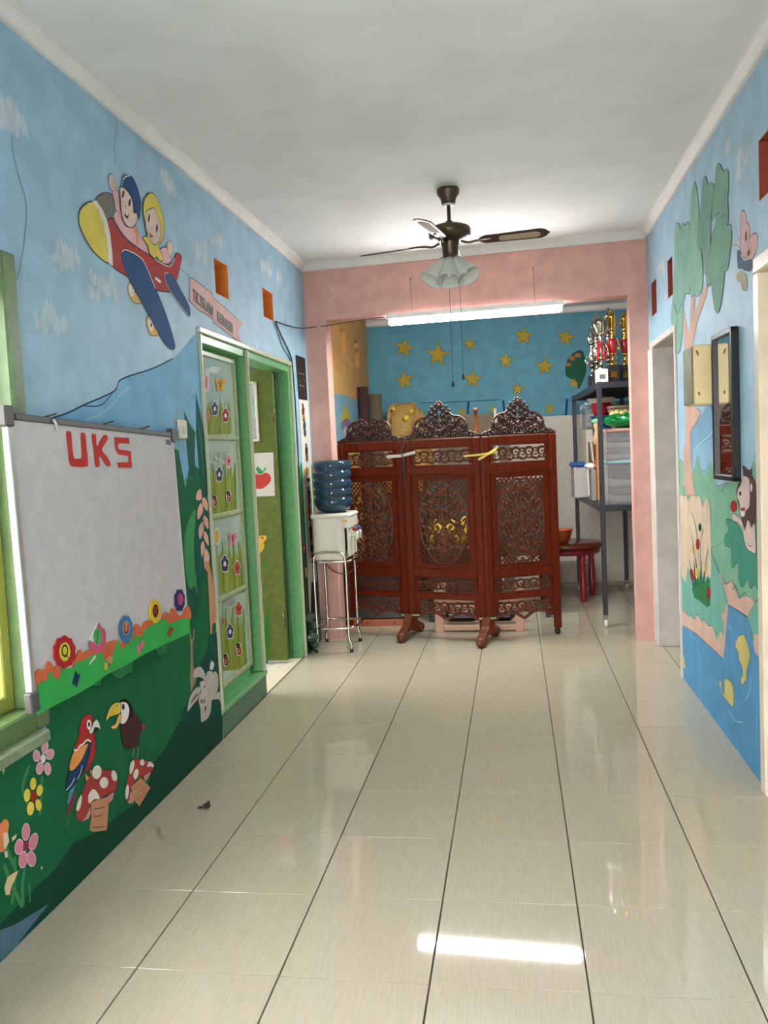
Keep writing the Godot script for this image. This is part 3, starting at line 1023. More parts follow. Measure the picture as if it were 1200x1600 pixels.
	tie.call("green_string", "green string tied round the left screen foot", mat("8fc48a", 0.6), [Vector3(-0.60, 0.17, -3.98), Vector3(-0.535, 0.17, -3.965), Vector3(-0.46, 0.172, -3.945)], 0.012)
	tie.call("green_string", "green string tied round the right screen foot", mat("8fc48a", 0.6), [Vector3(-0.02, 0.17, -3.80), Vector3(0.04, 0.17, -3.785), Vector3(0.10, 0.17, -3.81)], 0.012)
	st = mb()
	tube(st, smooth3([Vector3(-0.56, 1.44, -3.97), Vector3(-0.535, 1.475, -3.965), Vector3(-0.51, 1.44, -3.96), Vector3(-0.54, 1.37, -3.955), Vector3(-0.52, 1.27, -3.955), Vector3(-0.545, 1.22, -3.955), Vector3(-0.525, 1.3, -3.952), Vector3(-0.53, 1.12, -3.955)], 5), 0.005, 6)
	tag(obj("hanging_cord", st, M.cord), "dark looped cord hanging from the joint of the left screen panels", "cord")

func done(st: SurfaceTool) -> Mesh:
	st.generate_normals()
	return st.commit()

func bar(st: SurfaceTool, a: Vector3, b: Vector3, wd: float, dp: float) -> void:
	# flat bar between two points, wd wide in its face and dp deep along z
	var d := b - a
	var x := d.normalized()
	var z := Vector3(0, 0, 1)
	z = (z - x * z.dot(x)).normalized()
	var y := z.cross(x)
	bx(st, (a + b) * 0.5, Vector3(d.length(), wd, dp), 0.0, Basis(x, y, z))

# ------------------------------------------------------------------ water dispenser on its stand
func build_dispenser() -> void:
	var s := thing("dispenser_stand", "chrome tube stand under the water dispenser", "stand", Vector3(-1.02, 0, -3.70))
	var L0 := Vector3(-0.115, 0, 0.13)
	var L1 := Vector3(0.115, 0, 0.18)
	for z in [0.16, -0.17]:
		var st := mb()
		var pts := smooth3([Vector3(-0.125, 0.0, z), Vector3(-0.125, 0.06, z), Vector3(-0.112, 0.11, z), Vector3(-0.112, 0.3, z), Vector3(-0.112, 0.62, z), Vector3(-0.095, 0.685, z), Vector3(-0.05, 0.70, z), Vector3(0.05, 0.70, z), Vector3(0.095, 0.685, z), Vector3(0.112, 0.62, z), Vector3(0.112, 0.3, z), Vector3(0.112, 0.11, z), Vector3(0.125, 0.06, z), Vector3(0.125, 0.0, z)], 4)
		tube(st, pts, 0.009, 8)
		obj("leg_frame", st, M.steel, s)
		for x in [-0.125, 0.125]:
			st = mb()
			lathe(st, [[0, 0], [0.013, 0], [0.013, 0.025], [0, 0.025]], Vector3(x, 0.0, z), 10)
			obj("rubber_foot", st, M.black, s)
	for y in [0.17, 0.635]:
		var st := mb()
		tube(st, smooth3([Vector3(-0.112, y, 0.16), Vector3(0.1, y, 0.16), Vector3(0.155, y + 0.005, 0.12), Vector3(0.17, y + 0.008, 0.0), Vector3(0.155, y + 0.005, -0.13), Vector3(0.1, y, -0.17), Vector3(-0.112, y, -0.17), Vector3(-0.115, y, 0.0)], 4, true), 0.0085, 8, true)
		obj("tray_ring", st, M.steel, s)
	var d := thing("water_dispenser", "cream water dispenser with a red tap on the chrome stand", "dispenser", Vector3(-1.01, 0.648, -3.70))
	var st := mb()
	var body := PackedVector2Array([Vector2(-0.125, -0.10), Vector2(-0.115, -0.13), Vector2(-0.08, -0.145), Vector2(0.02, -0.15), Vector2(0.10, -0.14), Vector2(0.10, 0.14), Vector2(0.02, 0.15), Vector2(-0.08, 0.145), Vector2(-0.115, 0.13), Vector2(-0.125, 0.10)])
	prism(st, smooth2(body, true, 2), 0.285, Transform3D(Basis(Vector3(1, 0, 0), Vector3(0, 0, -1), Vector3(0, 1, 0)), Vector3(0, 0, 0)))
	obj("body", st, M.dispenser, d)
	obj("top_deck", box(Vector3(-0.135, 0.285, -0.155), Vector3(0.15, 0.318, 0.155), 0.012), M.dispenser, d)
	obj("front_panel", box(Vector3(0.098, 0.215, -0.14), Vector3(0.145, 0.29, 0.14), 0.006), M.dispenser, d)
	obj("front_panel", box(Vector3(0.118, 0.02, -0.14), Vector3(0.132, 0.22, 0.14), 0.004), M.dispenser, d)
	obj("recess", box(Vector3(0.099, 0.06, -0.13), Vector3(0.104, 0.216, 0.13)), M.dark_plastic, d)
	obj("label_sticker", box(Vector3(0.09, 0.255, 0.1395), Vector3(0.125, 0.275, 0.1415)), mat("d6a83a", 0.5), d)
	for z in [0.06, -0.06]:
		st = mb()
		lathe(st, [[0, 0], [0.012, 0], [0.012, 0.04], [0, 0.04]], Vector3(0.125, 0.16, z), 10, Basis(Vector3(0, 0, 1), -PI / 2))
		lathe(st, [[0, -0.04], [0.011, -0.04], [0.014, 0.0], [0.012, 0.02], [0, 0.022]], Vector3(0.172, 0.165, z), 10)
		var tp := obj("tap", st, M.dispenser, d)
		st = mb()
		bx(st, Vector3(0.162, 0.20, z), Vector3(0.035, 0.026, 0.02), 0.005)
		obj("tap_lever", st, M.red_gloss if z > 0 else mat("3a5fa0", 0.4), tp)
	# bottle
	var b := thing("water_bottle", "blue ribbed water bottle upside down on the dispenser", "bottle", Vector3(-1.005, 0.966, -3.70))
	st = mb()
	var prof := [[0, 0.0], [0.04, 0.0], [0.075, 0.004], [0.11, 0.02], [0.128, 0.05]]
	for k in 4:
		var y := 0.06 + k * 0.062
		prof.append_array([[0.133, y], [0.136, y + 0.012], [0.136, y + 0.03], [0.131, y + 0.042], [0.124, y + 0.047], [0.124, y + 0.054]])
	prof.append_array([[0.13, 0.31], [0.136, 0.322], [0.136, 0.345], [0.125, 0.362], [0.09, 0.368], [0, 0.362]])
	lathe(st, prof, Vector3.ZERO, 36)
	obj("shell", st, M.bottle, b)
	st = mb()
	lathe(st, [[0, 0.006], [0.07, 0.01], [0.105, 0.026], [0.12, 0.06], [0.12, 0.21], [0, 0.21]], Vector3.ZERO, 28)
	var water := mat("223c50", 0.05)
	obj("water", st, water, b)
	st = mb()
	tube(st, smooth3([Vector3(-1.13, 0.62, -3.80), Vector3(-1.08, 0.53, -3.87), Vector3(-0.98, 0.50, -3.88), Vector3(-0.88, 0.56, -3.86)], 6), 0.004, 6)
	tag(obj("power_cord", st, mat("7a4a44", 0.5)), "thin dark cord sagging behind the chrome stand", "cord")

# ------------------------------------------------------------------ whiteboard
func on_board(z: float, y: float, off: float) -> Vector3:
	return Vector3(-1.172 + (1.5 - y) * 0.0345 + off, y, z)

func build_board() -> void:
	var w := thing("whiteboard", "grey white board hung over the window edge on the painted wall", "whiteboard", on_board(-0.755, 1.085, 0.0))
	# axes: x to the right along the board, y up, z out of the wall; hung a little crooked
	var xa := Vector3(0, -0.0331, -1.0).normalized()
	var za := Vector3(1, 0.0345, 0).normalized()
	za = (za - xa * za.dot(xa)).normalized()
	w.basis = Basis(xa, za.cross(xa), za)
	var hw := 0.585
	var hh := 0.417
	obj("writing_surface", box(Vector3(-hw, -hh, -0.012), Vector3(hw, hh, -0.0008)), M.board, w)
	obj("frame", box(Vector3(-hw - 0.012, -hh + 0.03, -0.016), Vector3(-hw + 0.012, hh - 0.03, 0.006), 0.003), M.aluminium, w)
	obj("frame", box(Vector3(hw - 0.004, -hh + 0.03, -0.016), Vector3(hw + 0.002, hh - 0.03, 0.001), 0.001), M.board, w)
	obj("frame", box(Vector3(-hw + 0.03, hh - 0.010, -0.016), Vector3(hw - 0.03, hh + 0.010, 0.006), 0.003), M.dark_plastic, w)
	obj("frame", box(Vector3(-hw + 0.03, -hh - 0.006, -0.016), Vector3(hw - 0.03, -hh + 0.010, 0.001), 0.001), M.board, w)
	for sx in [-1, 1]:
		for sy in [-1, 1]:
			if sx == 1 and sy == -1: continue
			obj("corner_cap", box(Vector3(sx * hw - 0.022, sy * hh - 0.03, -0.017), Vector3(sx * hw + 0.022, sy * hh + 0.03, 0.0075), 0.004), M.dark_plastic, w)
	obj("small_label", box(Vector3(0.51, 0.375, -0.001), Vector3(0.555, 0.395, 0.0005)), M.dark_plastic, w)
	var st := mb()
	tube(st, [Vector3(-0.36, hh + 0.004, 0.008), Vector3(-0.352, hh - 0.012, 0.012), Vector3(-0.345, hh - 0.03, 0.010)], 0.0045, 6)
	obj("hook", st, M.aluminium, w)
	for x in [-0.375, 0.0, 0.3]:
		st = mb()
		tube(st, [Vector3(x, hh + 0.012, -0.012), Vector3(x + 0.02, hh + 0.022, 0.02)], 0.003, 6)
		obj("nail", st, M.bronze, w)

# ------------------------------------------------------------------ store room behind the opening
func build_store_room() -> void:
	walls.wall_back = struct("wall_back", box(Vector3(-1.3, -0.1, ZB - 0.15), Vector3(1.6, 2.85, ZB)), M.blue_back, "blue back wall with painted yellow stars")
	walls.wall_back_left = struct("wall_back_left", slab_with_holes(0, -1.3, -1.12, ZB, -4.02, -0.1, 2.85, [[-5.02, -4.80, 2.18, 2.42], [-5.62, -5.42, 2.16, 2.40]]), M.ochre, "ochre side wall of the store room")
	for v in [[-5.02, -4.80, 2.18, 2.42], [-5.62, -5.42, 2.16, 2.40]]:
		niche("vent_niche", walls.wall_back_left, -1.12, -1.0, v, M.niche_pale)
	struct("wall_back_right", box(Vector3(1.38, -0.1, ZB), Vector3(1.55, 2.85, -3.9)), M.white_wall, "white side wall of the store room")
	struct("ceiling_back", box(Vector3(-1.3, 2.66, ZB), Vector3(1.55, 2.74, -3.96)), M.ceiling, "ceiling of the store room")
	struct("trim_3", box(Vector3(-1.12, 2.60, ZB), Vector3(1.38, 2.66, ZB + 0.045), 0.012), M.cornice, "white cornice of the store room")
	# beige wall tiles on the lower back wall, one by one
	obj("tile_backing", box(Vector3(-1.12, 0.0, ZB - 0.01), Vector3(1.38, 1.644, ZB + 0.003)), M.plank, walls.wall_back)
	var tw := mb()
	bx(tw, Vector3.ZERO, Vector3(0.2490, 0.1990, 0.012), 0.0015)
	var tile := done(tw)
	for ix in 10:
		for iy in 8:
			var o := put("wall_tile", tile, M.beige_tile, walls.wall_back)
			o.position = Vector3(-0.99 + ix * 0.25, 0.145 + iy * 0.2, ZB + 0.004)
	obj("skirting", box(Vector3(-1.12, 0.0, ZB), Vector3(1.38, 0.045, ZB + 0.012)), M.plank, walls.wall_back)
	build_rack()
	# red round table with turned legs
	var t := thing("round_table", "low dark red round table with turned legs behind the screen", "table", Vector3(0.70, 0, -5.50))
	var st := mb()
	lathe(st, [[0, 0.465], [0.315, 0.465], [0.325, 0.475], [0.325, 0.49], [0.315, 0.498], [0, 0.498]], Vector3.ZERO, 36)
	obj("table_top", st, M.table_top, t)
	st = mb()
	lathe(st, [[0.25, 0.41], [0.285, 0.41], [0.29, 0.465], [0.25, 0.465], [0.25, 0.41]], Vector3.ZERO, 36)
	obj("apron", st, M.table_red, t)
	for k in 4:
		st = mb()
		var a := deg_to_rad(-28 + 90 * k)
		lathe(st, [[0, 0], [0.02, 0], [0.026, 0.02], [0.03, 0.12], [0.031, 0.24], [0.024, 0.30], [0.03, 0.31], [0.03, 0.325], [0.02, 0.335], [0.028, 0.35], [0.03, 0.42], [0, 0.42]], Vector3(cos(a) * 0.25, 0, sin(a) * 0.25), 14)
		obj("leg", st, M.table_red, t)
	var b := thing("orange_bowl", "orange plastic bowl on the red round table", "bowl", Vector3(0.655, 0.498, -5.42))
	st = mb()
	lathe(st, [[0, 0], [0.05, 0], [0.075, 0.04], [0.09, 0.1], [0.1, 0.125], [0.104, 0.127], [0.1, 0.12], [0.085, 0.1], [0.07, 0.045], [0.04, 0.01], [0, 0.008]], Vector3.ZERO, 28)
	obj("bowl", st, M.orange_plastic, b)
	# rolled mats standing in the corner
	for r in [[-1.065, -5.45, 0.046, 1.975, "dark maroon rolled mat standing in the corner", "4a2a30"], [-0.955, -5.44, 0.058, 1.90, "olive brown rolled mat beside the maroon one", "5e5440"]]:
		var m := thing("rolled_mat", r[4], "mat", Vector3(r[0], 0, r[1]), 0.0, "rolled mats in the corner")
		st = mb()
		lathe(st, [[0, 0], [r[2], 0], [r[2], r[3]], [r[2] - 0.012, r[3]], [r[2] - 0.012, r[3] - 0.03], [r[2] - 0.022, r[3] - 0.03], [r[2] - 0.022, r[3]], [0.008, r[3]], [0, r[3] - 0.02]], Vector3.ZERO, 24)
		obj("roll", st, mottled(r[5], 0.8, M.paint.albedo_texture, 5.0), m)
		st = mb()
		lathe(st, [[r[2] + 0.0015, r[3] - 0.4], [r[2] + 0.003, r[3] - 0.395], [r[2] + 0.003, r[3] - 0.375], [r[2] + 0.0015, r[3] - 0.37]], Vector3.ZERO, 24)
		obj("tie_band", st, M.black, m)
	# crumpled gold paper rock
	var g := thing("gold_paper_rock", "crumpled gold paper mountain piled behind the screen", "decoration", Vector3(-0.735, 1.0, -5.77))
	# folds of the paper: lumps round random points, with creases where two lumps meet
	var lumps := []
	for k in 46:
		var ph := rng.randf() * TAU
		var up := rng.randf()
		lumps.append([Vector3(cos(ph) * sqrt(1.0 - up * up), up, sin(ph) * sqrt(1.0 - up * up)), rng.randf_range(-0.07, 0.07)])
	st = mb()
	var rows := 30
	var cols := 72
	var grid := []
	for i in rows + 1:
		var row := []
		var th := PI * 0.5 * i / rows
		for k in cols:
			var ph := TAU * k / cols
			var dir := Vector3(cos(th) * cos(ph), sin(th), cos(th) * sin(ph))
			var d1 := 9.0
			var d2 := 9.0
			var own := 0.0
			for q in lumps:
				var dd: float = dir.distance_to(q[0])
				if dd < d1:
					d2 = d1
					d1 = dd
					own = q[1]
				elif dd < d2:
					d2 = dd
			var rr := 0.84 + 0.15 * smoothstep(0.0, 0.09, d2 - d1) + own
			row.append(Vector3(signf(dir.x) * pow(absf(dir.x), 0.6) * 0.26 * rr, dir.y * 0.83 * lerpf(1.0, rr, 0.35), signf(dir.z) * pow(absf(dir.z), 0.6) * 0.19 * rr))
		grid.append(row)
	for i in rows:
		for k in cols:
			var l := (k + 1) % cols
			quad(st, grid[i][k], grid[i][l], grid[i + 1][l], grid[i + 1][k], Vector3(0, 0.1, 0))
	obj("paper", st, M.gold_paper, g)
	for p in [[0.03, 0.68, 0.165, 0.028], [-0.09, 0.77, 0.12, 0.02], [0.08, 0.74, 0.13, 0.018]]:
		st = mb()
		ball(st, Vector3(p[0], p[1], p[2]), Vector3(p[3], p[3] * 1.1, 0.012), Basis(), 5, 8)
		obj("yellow_patch", st, mat("d8c032", 0.4), g)
	tag(obj("storage_crate", box(Vector3(-1.0, 0.0, -5.97), Vector3(-0.52, 1.0, -5.56), 0.01), mottled("3a3c3a", 0.6, M.paint.albedo_texture, 3.0)), "dark crate under the gold paper mountain", "crate")
	# brown board with a white sticker leaning on the back wall
	var cb := thing("leaning_board", "large brown cardboard sheet leaning on the back wall", "board", Vector3(-0.13, 0, -6.02))
	obj("sheet", box(Vector3(-0.32, 0.0, -0.012), Vector3(0.36, 1.70, 0.006)), mottled("8f8068", 0.8, M.paint.albedo_texture, 2.0), cb)
	obj("sticker", box(Vector3(-0.21, 1.57, 0.006), Vector3(-0.14, 1.66, 0.008)), M.white_enamel, cb)
	for k in 3: obj("print_line", box(Vector3(-0.205, 1.585 + k * 0.022, 0.008), Vector3(-0.145, 1.593 + k * 0.022, 0.0088)), M.black, cb)
	st = mb()
	tube(st, [Vector3(0.12, 0.0, -5.9), Vector3(0.105, 1.74, -5.97)], 0.016, 8)
	tag(obj("white_pole", st, M.white_enamel), "thin white pole leaning behind the right screen panel", "pole")
	st = mb()
	lathe(st, [[0, 0], [0.012, 0], [0.012, 1.40], [0.022, 1.42], [0.022, 1.50], [0.012, 1.52], [0.010, 1.58], [0.014, 1.63], [0.02, 1.64], [0.018, 1.66], [0, 1.665]], Vector3(0.0, 0, -4.06), 12)
	tag(obj("turned_post", st, M.carved), "slim turned brown post standing between the screen panels", "post")
	# bench behind the screen
	var be := thing("padded_bench", "low pale wooden bench with a black pad behind the screen foot", "bench", Vector3(-0.02, 0, -4.30))
	for x in [-0.315, 0.285]:
		for z in [-0.15, 0.15]:
			obj("leg", box(Vector3(x - 0.032, 0.0, z - 0.02), Vector3(x + 0.032, 0.32, z + 0.02), 0.004), M.pale_wood, be)
	for z in [-0.15, 0.15]:
		obj("rail", box(Vector3(-0.29, 0.01, z - 0.014), Vector3(0.26, 0.05, z + 0.014), 0.004), M.pale_wood, be)
		obj("rail", box(Vector3(-0.29, 0.165, z - 0.012), Vector3(0.26, 0.20, z + 0.012), 0.004), M.pale_wood, be)
	for q in [[-0.28, -0.02], [0.0, 0.25]]:
		st = mb()
		bx(st, Vector3((q[0] + q[1]) * 0.5, 0.108, 0.02), Vector3(q[1] - q[0], 0.085, 0.22), 0.035)
		obj("black_pad", st, M.black, be)
	# trunk with an orange base board seen under the left panel
	var tr := thing("storage_chest", "dark chest with an orange wooden base behind the left screen panel", "chest", Vector3(-0.83, 0, -4.62))
	obj("body", box(Vector3(-0.27, 0.05, -0.2), Vector3(0.26, 0.5, 0.2), 0.01), mat("2f2a2c", 0.3), tr)
	obj("base_board", box(Vector3(-0.28, 0.0, 0.19), Vector3(0.27, 0.05, 0.225), 0.004), M.orange_wood, tr)
	for x in [-0.1, 0.12]:
		st = mb()
		ball(st, Vector3(x, 0.025, 0.225), Vector3(0.008, 0.008, 0.006))
		obj("knob", st, M.bronze, tr)
	# what shows through the carved panels
	var ch := thing("green_cloth_pile", "dark green cloth covered pile seen through the middle screen panel", "pile", Vector3(-0.24, 0, -4.90))
	obj("pile", box(Vector3(-0.24, 0.0, -0.2), Vector3(0.24, 1.18, 0.2), 0.05), mottled("2b3a30", 0.8, M.paint.albedo_texture, 3.0), ch)
	var ye := thing("yellow_bundle", "yellow bundle seen through the carving of the middle screen panel", "bundle", Vector3(-0.24, 0.635, -4.59))
	st = mb()
	for k in 7:
		ball(st, Vector3(-0.17 + k * 0.055, 0.06 + 0.03 * (k % 2), 0), Vector3(0.055, 0.09 + 0.012 * (k % 3), 0.05), Basis(), 7, 12)
	obj("bundle", st, mat("c2a23a", 0.5), ye)
	var kc := thing("standing_cabinet", "dark brown cabinet on legs standing behind the right screen panel", "cabinet", Vector3(0.30, 0, -4.78))
	obj("body", box(Vector3(-0.21, 0.50, -0.15), Vector3(0.21, 1.105, 0.15), 0.01), mat("3a2a24", 0.6), kc)
	for x in [-0.19, 0.19]:
		for z in [-0.13, 0.13]:
			obj("leg", box(Vector3(x - 0.018, 0, z - 0.018), Vector3(x + 0.018, 0.5, z + 0.018), 0.003), mat("3a2a24", 0.6), kc)
	tag(obj("bundle_shelf", box(Vector3(-0.45, 0.0, -4.66), Vector3(-0.03, 0.60, -4.52), 0.01), mat("3a2a24", 0.5)), "dark low chest under the yellow bundle", "chest")

func build_rack() -> void:
	var r := thing("metal_rack", "black steel rack on casters loaded with storage boxes", "rack", Vector3(0.895, 0, -4.25), deg_to_rad(2.4))
	# x to the right wall, z back along the wall (negative)
	var dx := 0.43
	var dz := -1.6
	for p in [[0.0, 0.0], [dx, 0.0], [0.0, dz], [dx, dz]]:
		var st := mb()
		bx(st, Vector3(p[0], 0.95, p[1]), Vector3(0.034, 1.72, 0.034), 0.003)
		obj("leg", st, M.black_metal, r)
		st = mb()
		lathe(st, [[0, -0.011], [0.026, -0.011], [0.03, -0.006], [0.03, 0.006], [0.026, 0.011], [0, 0.011]], Vector3(p[0], 0.03, p[1]), 18, Basis(Vector3(0, 0, 1), PI / 2))
		var c := obj("caster", st, M.white_enamel, r)
		obj("fork", box(Vector3(p[0] - 0.018, 0.05, p[1] - 0.014), Vector3(p[0] + 0.018, 0.095, p[1] + 0.014), 0.003), M.steel, c)
	for y in [0.885, 1.785]:
		for z in [0.0, dz]:
			obj("rail", box(Vector3(0, y - 0.022, z - 0.014), Vector3(dx, y + 0.022, z + 0.014), 0.002), M.black_metal, r)
		for x in [0.0, dx]:
			obj("rail", box(Vector3(x - 0.014, y - 0.022, dz), Vector3(x + 0.014, y + 0.022, 0), 0.002), M.black_metal, r)
		obj("shelf", box(Vector3(0, y + 0.012, dz), Vector3(dx, y + 0.022, 0)), M.grey_metal if y < 1 else M.black_metal, r)
	var ry := r.rotation.y
	var at := func(x: float, y: float, z: float) -> Vector3: return r.position + r.basis * Vector3(x, y, z)
	var top := 1.807
	var low := 0.907
	# storage boxes
	tote(at.call(0.225, low, -0.22), ry, 0.36, 0.30, 0.38, "clear grey storage box with pale blue lid at the front of the rack", mat("9fc4cc", 0.4))
	tote(at.call(0.225, low + 0.325, -0.22), ry, 0.36, 0.21, 0.36, "clear grey storage box with pink lid, upper one on the rack", mat("d8a098", 0.4))
	var st := mb()
	var bun := thing("green_foil_bundle", "crinkled green foil bundle with yellow tops on the pink lidded box", "bundle", at.call(0.2, low + 0.56, -0.16), ry)
	var nz := FastNoiseLite.new()
	nz.seed = 5
	nz.frequency = 14.0
	var grid := []
	for i in 13:
		var row := []
		for k in 26:
			var th := PI * i / 12.0 - PI / 2
			var ph := TAU * k / 26.0
			var d := Vector3(cos(th) * cos(ph), sin(th), cos(th) * sin(ph))
			row.append(Vector3(d.x * 0.14, 0.055 + d.y * 0.055, d.z * 0.11) * (1.0 + 0.22 * nz.get_noise_3dv(d)))
		grid.append(row)
	for i in 12:
		for k in 26:
			quad(st, grid[i][k], grid[i][(k + 1) % 26], grid[i + 1][(k + 1) % 26], grid[i + 1][k], Vector3(0, 0.055, 0))
	obj("foil", st, mat("1f8f4a", 0.2, 0.4), bun)
	for k in 6:
		st = mb()
		ball(st, Vector3(-0.08 + 0.032 * k, 0.115 + 0.008 * (k % 2), 0.02 * (k % 3) - 0.02), Vector3(0.024, 0.018, 0.03), Basis(), 5, 8)
		obj("yellow_top", st, mat("dcd08a", 0.6), bun)
	var bask := thing("straw_basket", "woven straw basket under the rack top", "basket", at.call(0.26, low + 0.562, -0.46), ry)
	for k in 7:
		st = mb()
		var pts := []
		for i in 20: pts.append(Vector3(cos(TAU * i / 20.0) * (0.09 + 0.006 * k), 0.012 + 0.026 * k, sin(TAU * i / 20.0) * (0.08 + 0.006 * k)))
		tube(st, pts, 0.014, 6, true)
		obj("coil", st, mottled("a08a6a", 0.8, M.paint.albedo_texture, 8.0), bask)
	# along the left side
	tote(at.call(0.17, low + 0.60, -1.33), ry, 0.26, 0.19, 0.38, "frosted box with pale blue clip lid high at the back of the rack", mat("a9d0dc", 0.4))
	var sh := obj("stacked_boxes", box(Vector3(-0.14, 0, -0.2), Vector3(0.14, 0.58, 0.2), 0.006), mat("cfc6b4", 0.7))
	sh.position = at.call(0.18, low, -1.33)
	sh.rotation.y = ry
	tag(sh, "tall cream carton under the frosted clip lid box", "carton")
	var bowl := thing("red_tub", "red plastic tub with a white rim inside the rack", "tub", at.call(0.15, 1.60, -0.95), ry)
	st = mb()
	lathe(st, [[0, 0.0], [0.06, 0.0], [0.075, 0.03], [0.085, 0.11], [0.08, 0.112], [0, 0.10]], Vector3.ZERO, 24)
	obj("tub", st, M.red_gloss, bowl)
	st = mb()
	lathe(st, [[0.086, 0.10], [0.115, 0.135], [0.118, 0.14], [0.11, 0.142], [0.08, 0.112]], Vector3.ZERO, 24)
	obj("rim", st, mat("e8d8d0", 0.4), bowl)
	var bb := thing("blue_basket", "dark blue plastic basket on the rack below the red tub", "basket", at.call(0.15, 1.38, -0.95), ry)
	st = mb()
	lathe(st, [[0, 0], [0.07, 0], [0.085, 0.2], [0.095, 0.205], [0.095, 0.215], [0.08, 0.215], [0.066, 0.01], [0, 0.008]], Vector3.ZERO, 20)
	obj("basket", st, mat("2a5580", 0.4), bb)
	for y in [0.05, 0.1, 0.15]:
		st = mb()
		lathe(st, [[0.07 + y * 0.08, y], [0.078 + y * 0.08, y + 0.005], [0.07 + y * 0.08, y + 0.012]], Vector3.ZERO, 20)
		obj("rib", st, mat("3a6a98", 0.4), bb)
	var cart := obj("brown_carton", box(Vector3(-0.13, 0, -0.14), Vector3(0.13, 0.473, 0.14), 0.004), mottled("8c6a4c", 0.8, M.paint.albedo_texture, 4.0))
	cart.position = at.call(0.18, low, -0.95)
	cart.rotation.y = ry
	tag(cart, "brown carton under the blue basket on the rack", "carton")
	var pap := obj("white_sheet", box(Vector3(-0.003, 0, -0.07), Vector3(0.0, 0.17, 0.05)), M.white_enamel)
	pap.position = at.call(0.028, 1.22, -0.62)
	pap.rotation = Vector3(0.25, ry, 0.12)
	tag(pap, "white paper sheet sticking out of the rack", "paper")
	var doll := thing("small_doll", "small orange haired toy with a green top on the rack", "toy", at.call(0.06, 1.357, -0.60), ry)
	st = mb()
	lathe(st, [[0, 0], [0.035, 0], [0.03, 0.06], [0.018, 0.11], [0.02, 0.12], [0.028, 0.14], [0.026, 0.17], [0, 0.19]], Vector3.ZERO, 14)
	obj("body", st, mat("d8a878", 0.6), doll)
	st = mb()
	ball(st, Vector3(0, 0.185, 0), Vector3(0.045, 0.022, 0.045), Basis(), 5, 10)
	obj("green_top", st, mat("8fd0a0", 0.6), doll)
	var oc := obj("orange_box", box(Vector3(-0.1, 0, -0.11), Vector3(0.1, 0.45, 0.11), 0.006), mat("c8844a", 0.6))
	oc.position = at.call(0.14, low, -0.60)
	oc.rotation.y = ry
	tag(oc, "orange box under the small toy on the rack", "box")
	# grey document box with hanging cloths
	var db := thing("document_box", "grey document box jutting out of the rack side", "box", at.call(-0.03, low, -1.05), ry)
	obj("box", box(Vector3(-0.06, 0, -0.16), Vector3(0.05, 0.26, 0.1), 0.004), mat("a09ca6", 0.6), db)
	obj("box_end", box(Vector3(-0.062, 0.005, 0.1), Vector3(0.052, 0.255, 0.106), 0.002), mat("b8b2ac", 0.6), db)
	var bl := obj("blue_cloth", box(Vector3(-0.07, 0, -0.1), Vector3(0.06, 0.045, 0.08), 0.018), mat("2a5a9a", 0.8))
	bl.position = at.call(-0.04, low + 0.262, -1.07)
	bl.rotation.y = ry
	tag(bl, "folded blue cloth on top of the grey document box", "cloth")
	st = mb()
	for k in 4:
		ball(st, Vector3(0.0 + 0.01 * (k % 2), -0.03 * k, 0.004 * k), Vector3(0.018, 0.024, 0.016), Basis(), 5, 8)
	var yb := obj("gold_tassel", st, mat("c89a3a", 0.5))
	yb.position = at.call(-0.08, low + 0.245, -0.97)
	tag(yb, "gold tassel hanging from the blue cloth", "tassel")
	var wc := thing("white_cloth", "white cloth and cord hanging over the grey boxes on the rack", "cloth", at.call(0.0, low, -0.66), ry)
	obj("fold", box(Vector3(-0.03, 0.25, -0.12), Vector3(0.036, 0.30, 0.12), 0.02), mat("e0dcd6", 0.8), wc)
	obj("carton", box(Vector3(0.0, 0.0, -0.14), Vector3(0.035, 0.25, 0.12), 0.003), mat("8f8a80", 0.7), wc)
	st = mb()
	tube(st, smooth3([Vector3(-0.012, 0.29, 0.02), Vector3(-0.016, 0.2, 0.03), Vector3(-0.014, 0.1, 0.028), Vector3(-0.014, 0.04, 0.03)], 4), 0.006, 6)
	obj("cord", st, M.white_enamel, wc)
	# trophies along the top
	trophy(at.call(0.035, top, -0.10), ry, "tall silver trophy with a red ribbon on a white base", "silver", 0.50, M.white_enamel)
	trophy(at.call(0.125, top, -0.14), ry, "gold trophy with red bowl on a black base, left of the pair", "gold", 0.54, M.black)
	trophy(at.call(0.225, top, -0.20), ry, "gold trophy with red bowl on a black base, nearest the pillar", "gold", 0.53, M.black)
	trophy(at.call(0.045, top, -0.40), ry, "slim silver and black trophy at the outer edge of the rack top", "slim", 0.56, M.black)
	trophy(at.call(0.17, top, -0.55), ry, "pale silver cup trophy standing behind the others", "silver", 0.62, M.black)
	trophy(at.call(0.10, top, -0.95), ry, "broad silver cup trophy at the far end of the rack top", "silver", 0.58, M.black)
	trophy(at.call(0.12, top, -0.30), ry, "silver trophy with red ribbon half hidden behind the white based one", "silver", 0.57, M.black)
	trophy(at.call(0.05, top, -0.70), ry, "short greenish silver trophy at the back of the rack top", "slim", 0.42, M.black)

